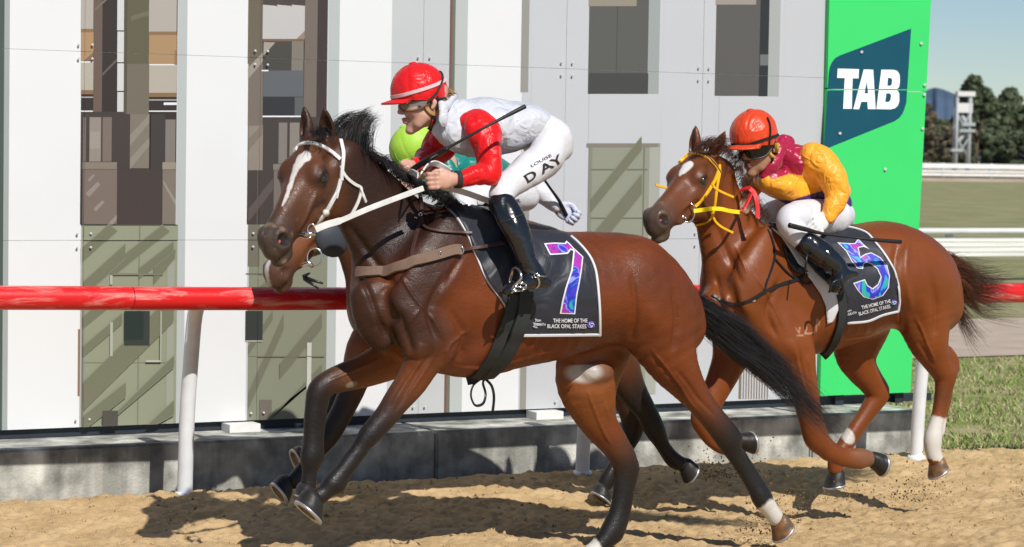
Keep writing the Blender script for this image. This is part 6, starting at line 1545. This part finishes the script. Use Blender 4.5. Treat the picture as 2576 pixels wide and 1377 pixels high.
def tubewhip(label, pts, rad, m, grip=None):
    t = thing('whip', label, 'whip', 'whips held by the jockeys'); P = crom([PY(*p) for p in pts], 6); r = np.interp(np.linspace(0, len(pts)-1, len(P)), range(len(pts)), rad)
    mb = MB(); mb.tube(P, list(r), 10); o = mb.build('shaft', m, t); return t, o
M_whip = mat('black_whip', (.012, .012, .013), .5, .4, bump=.4, bscale=150, bdist=.002)
M_ink = mat('black_lettering', (.03, .022, .022), .6, .3)

# ---- rider in red and white
FAIR, LIP1 = (.56, .32, .24), (.46, .17, .16)
L1 = head_at(1088, 260, Y1-.10, (-.015, .080, -.005), math.radians(14), math.radians(5), .95)
L1h = head_at(1088, 258, Y1-.10, (-.015, .080, -.005), math.radians(14), math.radians(14), 1.0)
near_arm = [(1200, 312, -.15, 20, .8), (1222, 365, -.23, 26, 1), (1232, 428, -.27, 24, 1), (1195, 442, -.28, 20, 1), (1160, 451, -.285, 15.5, 1), (1138, 451, -.29, 14, 1.)]
far_arm = [(1140, 315, .16, 30, .9), (1105, 370, .20, 26, 1), (1090, 408, .19, 22, 1), (1060, 415, .10, 17, 1), (1042, 420, .04, 14, 1)]
torso1 = [(1150, 305, 0, 34, 1.3), (1180, 315, 0, 58, 1.5), (1250, 318, 0, 60, 1.5), (1320, 318, 0, 46, 1.7), (1375, 348, 0, 42, 2.0)]
nleg = [(1375, 355, -.08, 44, 1), (1370, 397, -.13, 42, 1), (1328, 430, -.18, 38, 1), (1283, 462, -.23, 31, 1), (1262, 500, -.28, 26, 1), (1292, 568, -.345, 26, 1), (1325, 655, -.375, 17, 1), (1345, 700, -.39, 14, 1), (1300, 722, -.395, 12, 1)]
fleg = [(x, y, -d, r, k) for x, y, d, r, k in nleg[:6]]+[(1325, 640, .36, 17, 1)]
HN = hand_frame((1137, 452), (1062, 458), Y1-.29, Y1-.31, (0, -40), .90); HF = hand_frame((1042, 419), (1004, 440), Y1+.03, Y1-.10, (-30, -40), .85)
p1, pb1 = rider('rider in a red cap and white satin with red sleeves leading the race', Y1, L1, [near_arm, far_arm, torso1, nleg, fleg], [(HN, .95), (HF, .75)], FAIR, LIP1, M_skin1, .0045)
jr = garment('jersey', [[(1128, 300, 0, 44, 1.35), (1165, 316, 0, 64, 1.45), (1215, 321, 0, 75, 1.38), (1270, 319, 0, 69, 1.4), (1325, 311, 0, 55, 1.6), (1342, 312, 0, 44, 1.7)], [(1118, 325, -.07, 30, 1.0), (1150, 345, -.09, 38, 1.1), (1190, 360, -.08, 38, 1.3)], [(1124, 288, -.02, 36, 1.35), (1150, 298, -.02, 50, 1.5)], [(1112, 312, -.05, 26, 1.3), (1140, 322, -.07, 40, 1.2)]], Y1, .006, M_wsatin, p1, k=.03, amp=.010, nsc=7, seed=3)
garment('sleeve', [[(1196, 300, -.15, 38, .7), (1211, 325, -.195, 46, .8), (1225, 365, -.235, 37, 1), (1232, 400, -.26, 33, 1), (1231, 434, -.272, 31, 1), (1196, 440, -.285, 28, 1), (1162, 451, -.288, 20, 1), (1150, 452, -.288, 18.5, 1)]], Y1, .0055, M_rsatin, p1, amp=.008, nsc=11, seed=4)
garment('sleeve', [[(1150, 322, .13, 48, .9), (1105, 365, .18, 44, .9), (1082, 395, .18, 37, 1), (1058, 412, .10, 25, 1), (1042, 418, .04, 18, 1)]], Y1, .0065, M_rsatin, p1, amp=.010, nsc=10, seed=5)
mb = MB(); mb.tube([PY(1147, 452, Y1-.288)+np.array([-.002, 0, 0]), PY(1156, 452, Y1-.288)], .036, 20); mb.build('cuff_band', M_girth, p1)
br1 = garment('breeches', [[(1340, 322, 0, 46, 1.9), (1372, 345, 0, 50, 2.0), (1385, 372, 0, 44, 2.0)], [(1378, 352, -.07, 50, 1), (1374, 393, -.13, 48, 1), (1332, 428, -.18, 44, .95), (1287, 460, -.23, 36, .95), (1262, 490, -.265, 31, 1), (1268, 508, -.29, 27, 1)], [(1378, 352, .07, 50, 1), (1374, 393, .13, 48, 1), (1332, 428, .18, 44, 1), (1287, 460, .23, 36, 1), (1262, 490, .265, 31, 1)]], Y1, .006, M_breech, p1, amp=.004, nsc=9, seed=6)
bt1 = garment('boot', [[(1263, 512, -.29, 34, .92), (1293, 568, -.348, 35, .85), (1316, 625, -.372, 28, .9), (1330, 662, -.385, 25, .9), (1345, 688, -.392, 25, .85), (1352, 700, -.394, 22, .85)], [(1376, 712, -.395, 11, 1.8), (1345, 705, -.395, 21, 1.1), (1310, 717, -.40, 18, 1.25), (1287, 724, -.402, 15, 1.4), (1274, 733, -.402, 10, 1.6)]], Y1, .0055, M_boot, p1, k=.02, amp=.004, nsc=10, seed=7)
garment('boot', [[(1263, 512, .29, 34, .92), (1293, 568, .345, 34, .85), (1330, 662, .38, 24, .9), (1345, 700, .39, 20, .9)], [(1376, 712, .39, 11, 1.8), (1310, 717, .40, 17, 1.3), (1280, 730, .40, 11, 1.6)]], Y1, .008, M_boot, p1, k=.02, amp=0)
bb1 = bvh_of([bt1]); sub(p1, 'boot_seam', [(1258, 562), (1275, 556), (1300, 546), (1318, 540)], 2.5, bb1, M_girth, .001, .003)
zg = lambda x, y: (1207.5+.09115*x, 670.8+.09115*y)
sub(p1, 'spur_strap', [zg(1150, 150), zg(1280, 110), zg(1450, 170), zg(1560, 250), zg(1640, 260)], 8, bb1, M_girth, .002, .004); sub(p1, 'spur_strap', [zg(1560, 260), zg(1620, 400), zg(1600, 520), zg(1530, 580)], 5, bb1, M_metal, .003, .003)
mb = MB(); ring(mb, bb1, *zg(1550, 250), 5, 5, .003, .012); mb.tube([PY(*zg(1580, 255), Y1-.455), PY(*zg(1830, 285), Y1-.44)], .004, 6); mb.build('spur', M_metal, p1)
hel1 = helmet(L1h, p1, cloth_mat('red_cap_satin', (.68, .010, .012), .36, .4, spec=.3), seed=3, puff=.007, c=(.012, 0, .055), r=(.118, .100, .112))
hb1 = bvh_of([hel1])
sub(p1, 'cap_band', [(985, 245), (1012, 240), (1041, 232), (1085, 218), (1108, 208), (1122, 200)], 9, hb1, mat('pale_pink_band', (.66, .46, .48), .5, .4), .003, .003)
sub(p1, 'goggle_strap', [(1106, 180), (1111, 198), (1103, 222), (1090, 240), (1077, 253)], 5, hb1, M_girth, .007, .003)
goggles(L1, p1, M_glass, M_frame); eyes(L1, p1)
hd1 = bvh_of([pb1]); zz = lambda x, y: (939.2+.1462*x, 134.2+.1462*y)
sub(p1, 'goggle_clip', [zz(770, 930), zz(850, 890), zz(910, 850)], 8, hd1, M_girth, .008, .006, sub=3)
sub(p1, 'ear_pad', [zz(890, 860), zz(915, 960), zz(960, 1030), zz(1030, 1045), zz(1110, 990), zz(1160, 900), zz(1190, 790)], 11, hd1, M_tan, .004, .010)
sub(p1, 'chin_strap', [zz(1015, 1060), zz(1025, 1130), zz(1015, 1200), zz(990, 1270)], 10, hd1, M_girth, .005, .006, sub=3); sub(p1, 'chin_strap_piping', [zz(990, 1130), zz(990, 1230)], 3, hd1, M_rsatin, .010, .003, sub=3)
sub(p1, 'neck_scarf', [zz(950, 1270), zz(990, 1300), zz(1060, 1310), zz(1130, 1270), zz(1150, 1200)], 11, hd1, M_knit, .010, .008)
garment('collar', [[(*zz(1180, 860), -.12, 9, .6), (*zz(1200, 1010), -.14, 12, .5), (*zz(1200, 1150), -.145, 13, .5), (*zz(1215, 1250), -.14, 9, .6)], [(*zz(1380, 760), -.06, 8, 1.2), (*zz(1310, 860), -.10, 11, .7), (*zz(1220, 960), -.13, 11, .6)]], Y1, .004, M_wsatin, p1, k=.01, amp=.004, nsc=16, seed=9)
M_blond = (.30, .17, .07)
hair('hair', p1, 21, 170, lambda u, r: (1122+6*u+r.normal(0, 3), 226+14*r.random(), Y1-.04+r.normal(0, .02)), lambda u, r: [(0, 0, 0), (10+4*r.random(), 6, -.01), (13+5*r.random(), 16, -.01), (8+6*r.random(), 28+5*r.random(), -.01)], .0012, M_blond, (.42, .27, .13), 8)
brv = bvh_of([br1]); zw = lambda x, y: (872+.3265*x, 120.7+.3265*y)
text_on(brv, 'LOUISE', zw(1424, 922), zw(1580, 836), 7, .003, 'lettering', M_ink, p1, boldness=.0)
for ch, a, b in (('D', (1392, 1043), (1472, 992)), ('A', (1502, 977), (1600, 915)), ('Y', (1592, 925), (1672, 868))): text_on(brv, ch, zw(*a), zw(*b), 21, .003, 'lettering', M_ink, p1, boldness=.02)
t_, w1 = tubewhip('black padded whip slanting across the red and white rider', [(1036, 429, Y1-.12), (1060, 412, Y1-.2), (1120, 377, Y1-.35), (1128, 372, Y1-.36), (1225, 318, Y1-.42), (1290, 284, Y1-.42), (1321, 268, Y1-.42)], [.013, .0125, .0115, .006, .0055, .0085, .0095], M_whip)
wbv = bvh_of([w1]); text_on(wbv, 'LAMKIN', zh(912, 250), zh(1058, 165), 2.6, .001, 'lettering', M_num_w, t_, boldness=.02)

# ---- rider in maroon and yellow
BRN3, LIP3 = (.36, .185, .115), (.25, .085, .075)
L3 = head_at(1946, 371, Y3-.145, (-.012, .080, -.008), math.radians(52), math.radians(12), 1.0)
L3h = head_at(1946, 371, Y3-.145, (-.012, .080, -.008), math.radians(52), math.radians(16), 1.06)
na3 = [(2048, 402, -.14, 18, .8), (2085, 437, -.20, 24, 1), (2108, 485, -.23, 20, 1), (2095, 522, -.245, 16, 1), (2078, 546, -.255, 13, 1)]
fa3 = [(1960, 410, .12, 26, 1), (1905, 440, .12, 24, 1), (1885, 480, .05, 18, 1), (1885, 505, -.02, 13, 1)]
to3 = [(1972, 395, -.02, 36, 1.2), (2000, 420, 0, 46, 1.4), (2040, 460, .03, 46, 1.5), (2090, 535, .04, 42, 1.5)]
nl3 = [(2090, 548, -.06, 40, 1), (2040, 546, -.13, 38, 1), (1993, 547, -.20, 31, 1), (1985, 570, -.22, 26, 1), (2035, 615, -.29, 21, 1), (2105, 668, -.35, 15, 1), (2130, 692, -.36, 12, 1), (2100, 716, -.37, 11, 1)]
fl3 = [(2070, 548, .08, 40, 1), (2010, 542, .15, 34, 1), (1945, 540, .22, 28, 1), (1960, 580, .27, 24, 1), (2020, 630, .33, 18, 1)]
HG = hand_frame((2074, 546), (2034, 600), Y3-.255, Y3-.31, (-40, -12), .92); HG2 = hand_frame((1885, 503), (1868, 530), Y3-.02, Y3-.10, (-30, -20), .85)
p3, pb3 = rider('rider in an orange cap with maroon and yellow satin and dark goggles', Y3, L3, [na3, fa3, to3, nl3, fl3], [(HG, .75, (.60, .59, .58)), (HG2, .9)], BRN3, LIP3, M_skin3, .005)
MAR, YEL, PUR = (.36, .010, .050), (.88, .37, .025), (.045, .012, .12)
def split3(V):
    P = proj(V)[:, :2]; yl = np.interp(P[:, 0], [1850, 1896, 1930, 1942, 1985, 2018, 2030, 2080], [452, 450, 436, 452, 438, 442, 400, 380])
    yp = np.interp(P[:, 0], [1880, 1930, 1990, 2040, 2110], [505, 500, 505, 488, 470])
    t = np.clip((P[:, 1]-yl)/2+.5, 0, 1)[:, None]; C = np.array(MAR)*(1-t)+np.array(YEL)*t; u = np.clip((P[:, 1]-yp)/2+.5, 0, 1)[:, None]; return C*(1-u)+np.array(PUR)*u
M_sat3 = cloth_mat('maroon_and_yellow_satin', (.6, .2, .02), .34, .5, attr='coat'); M_ysatin = cloth_mat('yellow_satin', YEL, .42, .6)
garment('jersey', [[(1958, 385, -.02, 34, 1.5), (1985, 412, -.01, 52, 1.55), (2015, 440, .01, 60, 1.5), (2050, 475, .03, 56, 1.5), (2085, 515, .04, 46, 1.6)], [(1930, 455, -.06, 30, 1.3), (1965, 470, -.06, 36, 1.4), (2010, 490, -.04, 36, 1.4)]], Y3, .006, M_sat3, p3, k=.04, amp=.010, nsc=8, seed=13, colf=split3)
garment('collar', [[(1968, 352, -.06, 14, 1.3), (1958, 380, -.09, 18, 1.1), (1943, 412, -.10, 19, 1.1), (1922, 440, -.08, 15, 1.2)], [(1972, 362, .0, 22, 1.5), (1962, 400, -.02, 30, 1.5)]], Y3, .0055, cloth_mat('maroon_satin', MAR, .34, .5), p3, k=.02, amp=.003, nsc=10, seed=19)
garment('sleeve', [[(2045, 392, -.15, 36, .85), (2066, 410, -.175, 40, .95), (2092, 442, -.205, 39, 1), (2106, 478, -.23, 34, 1), (2104, 503, -.24, 31, 1), (2092, 528, -.25, 26, 1), (2082, 546, -.255, 20, 1)]], Y3, .0055, M_ysatin, p3, amp=.0075, nsc=10, seed=14)
garment('sleeve', [[(1965, 412, .10, 34, .9), (1912, 440, .11, 32, .95), (1892, 470, .07, 26, 1), (1886, 500, 0, 18, 1)]], Y3, .007, M_ysatin, p3, amp=.009, nsc=10, seed=15)
br3 = garment('breeches', [[(2070, 530, .03, 46, 1.7), (2095, 545, .02, 46, 1.7)], [(2090, 547, -.06, 46, 1), (2042, 546, -.13, 45, 1), (1998, 547, -.20, 38, 1), (1985, 562, -.22, 34, 1), (2004, 588, -.25, 30, 1), (2030, 610, -.28, 25, 1)], [(2070, 548, .08, 44, 1), (2010, 542, .15, 38, 1), (1945, 540, .22, 33, 1), (1952, 575, .27, 28, 1)]], Y3, .006, M_breech, p3, amp=.004, nsc=9, seed=16)
bt3 = garment('boot', [[(2030, 612, -.285, 31, .9), (2062, 634, -.315, 30, .9), (2092, 656, -.34, 26, .9), (2112, 676, -.355, 23, .9)], [(2150, 690, -.36, 11, 1.6), (2122, 694, -.365, 20, 1.1), (2106, 712, -.37, 17, 1.2), (2098, 728, -.37, 11, 1.5)]], Y3, .0055, M_boot, p3, k=.02, amp=.006, nsc=12, seed=17)
garment('boot', [[(2000, 612, .31, 29, .9), (2062, 650, .34, 26, .9), (2100, 690, .36, 20, .9)]], Y3, .009, M_boot, p3, amp=0)
hel3 = helmet(L3h, p3, cloth_mat('orange_cap_satin', (.66, .055, .012), .36, .4, spec=.3), seed=9, puff=.007, c=(.012, 0, .055), r=(.118, .100, .112)); hb3 = bvh_of([hel3]); zB = lambda x, y: (1610+.2922*x, 268.3+.2922*y)
sub(p3, 'cap_band', [zB(795, 325), zB(860, 332), zB(940, 325), zB(1080, 280), zB(1150, 258), zB(1192, 242)], 7, hb3, M_knit, .004, .003)
sub(p3, 'goggle_strap', [zB(1088, 100), zB(1108, 150), zB(1114, 210), zB(1110, 270), zB(1102, 325)], 4, hb3, M_knit, .008, .003)
goggles(L3, p3, M_dlens, M_cap, 1.3); eyes(L3, p3); hd3 = bvh_of([pb3, hel3])
sub(p3, 'ear_pad', [zB(1105, 335), zB(1102, 390), zB(1120, 430), zB(1150, 425), zB(1170, 380), zB(1172, 320)], 9, hd3, M_must, .004, .010)
sub(p3, 'chin_strap', [zB(1130, 440), zB(1128, 480), zB(1108, 520), zB(1085, 550)], 8, hd3, M_girth, .005, .006, sub=3)
gg = bvh_of([o for o in bpy.data.objects if o.name.startswith('lens') and o.parent and o.parent.parent == p3]+[o for o in bpy.data.objects if o.name.startswith('skull_cap') and o.parent == hel3])
text_on(gg, 'VoS', zB(847, 390), zB(890, 380), 5.5, .004, 'lettering', M_num_w, p3)
def glove(HL, parent, m, curl, h=.0045):
    c = [HL.p(q) for q in ((-.05, 0, 0), (.16, .07, .09), (.16, -.08, -.08), (.0, .05, .06), (0, -.05, -.05))]; f = Field(np.min(c, 0)-.03, np.max(c, 0)+.03, h); s = HL.s; HL.s = s*1.10; hand(f, HL, (1, 1, 1), curl); HL.s = s
    f.noise(.003, 40, 4); V, Fc = f.mesh(2); return mesh_obj('glove', V, Fc, m, parent)
M_glove = mat('white_glove', (.62, .61, .60), .75, .3, wrinkle=.4, wscale=45, wdist=.006)
glove(HG, p3, M_glove, .75)
tubewhip('black whip held low by the rider in maroon and yellow', [(1985, 567, Y3-.33), (2025, 577, Y3-.335), (2070, 588, Y3-.34), (2140, 597, Y3-.36), (2200, 604, Y3-.38), (2266, 609, Y3-.38)], [.012, .0115, .007, .006, .009, .010], M_whip)
ZT_ = None
# ---- rider in green on the rail horse
FAIR2 = (.50, .29, .21)
L2 = head_at(1041, 368, Y2, (.022, 0, .058), math.radians(12), math.radians(32), .95)
ar2 = [(1130, 400, .12, 26, 1), (1230, 425, .16, 24, 1), (1320, 452, .14, 22, 1), (1370, 495, .1, 18, 1), (1402, 522, .08, 14, 1)]
an2 = [(1125, 410, -.14, 26, 1), (1130, 460, -.18, 22, 1), (1070, 470, -.16, 17, 1), (1040, 475, -.14, 13, 1)]
to2 = [(1085, 405, 0, 34, 1.3), (1130, 418, 0, 46, 1.4), (1200, 430, 0, 46, 1.4), (1280, 465, 0, 40, 1.6)]
nl2 = [(1300, 490, -.08, 36, 1), (1240, 495, -.13, 34, 1), (1165, 508, -.18, 28, 1), (1190, 570, -.24, 22, 1), (1220, 640, -.27, 15, 1), (1200, 670, -.28, 11, 1)]
fl2 = [(x, y, -d, r, k) for x, y, d, r, k in nl2]
HW = hand_frame((1402, 521), (1430, 540), Y2+.08, Y2+.06, (10, -30), .9); HW2 = hand_frame((1040, 475), (1010, 482), Y2-.14, Y2-.15, (0, -30), .9)
p2, pb2 = rider('rider in a lime cap and teal silks tucked behind the leading rider', Y2, L2, [ar2, an2, to2, nl2, fl2], [(HW, 1., (.5, .53, .65)), (HW2, 1.)], FAIR2, (.4, .16, .15), M_skin1, .0065)
M_lime = cloth_mat('lime_cap', (.36, .62, .06), .5, .12, sheen=.05); M_teal2 = cloth_mat('teal_satin', (.004, .19, .155), .38, .4)
hel2 = helmet(L2, p2, M_lime, seed=15, puff=.0015)
sub(p2, 'cap_band', [(993, 385), (1000, 402), (1018, 411), (1045, 410), (1070, 402)], 5, bvh_of([hel2]), mat('green_cap_band', (.16, .36, .03), .5, .3), .003, .003)
garment('jersey', [[(1075, 402, 0, 36, 1.5), (1125, 416, 0, 55, 1.5), (1195, 428, 0, 54, 1.5), (1265, 455, 0, 46, 1.6)]], Y2, .009, M_teal2, p2, amp=.010, nsc=8, seed=23)
garment('sleeve', [[(1122, 412, -.13, 34, 1), (1130, 455, -.18, 28, 1), (1085, 468, -.17, 22, 1), (1050, 474, -.15, 17, 1)]], Y2, .009, M_teal2, p2, amp=.008, nsc=10, seed=24)
garment('sleeve', [[(1230, 425, .16, 30, 1), (1318, 450, .14, 28, 1), (1352, 478, .12, 27, 1), (1378, 502, .10, 22, 1), (1399, 520, .08, 17, 1)]], Y2, .008, M_breech, p2, amp=.006, nsc=12, seed=25)
b2r = garment('breeches', [[(1285, 470, 0, 42, 1.7), (1310, 495, 0, 38, 1.7)], [(1305, 492, -.07, 42, 1), (1240, 495, -.13, 40, 1), (1168, 508, -.18, 34, 1), (1180, 545, -.22, 28, 1)], [(1305, 492, .07, 42, 1), (1240, 495, .13, 40, 1), (1168, 508, .18, 34, 1), (1180, 545, .22, 28, 1)]], Y2, .008, M_breech, p2, amp=.004, nsc=9, seed=26)
garment('boot', [[(1180, 550, -.23, 28, .95), (1205, 600, -.26, 26, .95), (1225, 650, -.28, 19, .95)], [(1240, 668, -.28, 10, 1.5), (1215, 668, -.29, 15, 1.2), (1190, 680, -.29, 10, 1.4)]], Y2, .009, M_boot, p2, amp=0); garment('boot', [[(1180, 550, .23, 28, .95), (1205, 600, .26, 26, .95), (1225, 650, .28, 19, .95)], [(1240, 668, .28, 10, 1.5), (1215, 668, .29, 15, 1.2), (1190, 680, .29, 10, 1.4)]], Y2, .009, M_boot, p2, amp=0)
glove(HW, p2, mat('pale_blue_glove', (.55, .58, .72), .7, .3, wrinkle=.3, wscale=45, wdist=.006), 1., .006)
text_on(bvh_of([b2r]), 'ER', zw(1280, 1203), zw(1342, 1186), 9, .003, 'lettering', M_ink, p2, boldness=.01)
tubewhip('thin black whip in the pale gloved hand behind the white thigh', [(1366, 448, Y2-.02), (1385, 475, Y2), (1408, 508, Y2+.03), (1424, 542, Y2+.05)], [.006, .006, .008, .011], M_whip)

# ---- sand thrown up by the hooves
def spray(n, c, dirn, spread, up):
    out = []
    for i in range(n):
        t = RNG.random()**.7; out.append(c+dirn*t*spread*(.5+RNG.random())+np.array([RNG.normal(0, .05), RNG.normal(0, .05), abs(RNG.normal(0, .03+.10*t))*up]))
    return np.array(out)
M_spray = mat('thrown_sand', (.20, .13, .06), .95, .1, var=.3, vscale=40)
def pt(x, y, z): return PG(x, y, z)
S = [(pt(1730, 1215, .03), 420, .34, 1.), (pt(1885, 1345, .05), 260, .16, 1.2), (pt(2230, 1265, .05), 300, .32, 1.), (pt(1925, 1310, .03), 120, .2, 1.), (pt(2545, 1250, .03), 70, .15, .8), (pt(2060, 1262, .0), 120, .3, .5), (pt(820, 1262, .02), 40, .2, .6)]
Pts = np.concatenate([spray(n, c, np.array([1., -.05, 0]), sp, u) for c, n, sp, u in [(a, int(b*1.2), c2, d) for a, b, c2, d in S]]); Pts[:, 2] = np.maximum(Pts[:, 2], sand_h(Pts[:, :1], Pts[:, 1:2])[:, 0]+.002)
clods('flying_sand', len(Pts), lambda n: Pts, .002, .0065, M_spray)
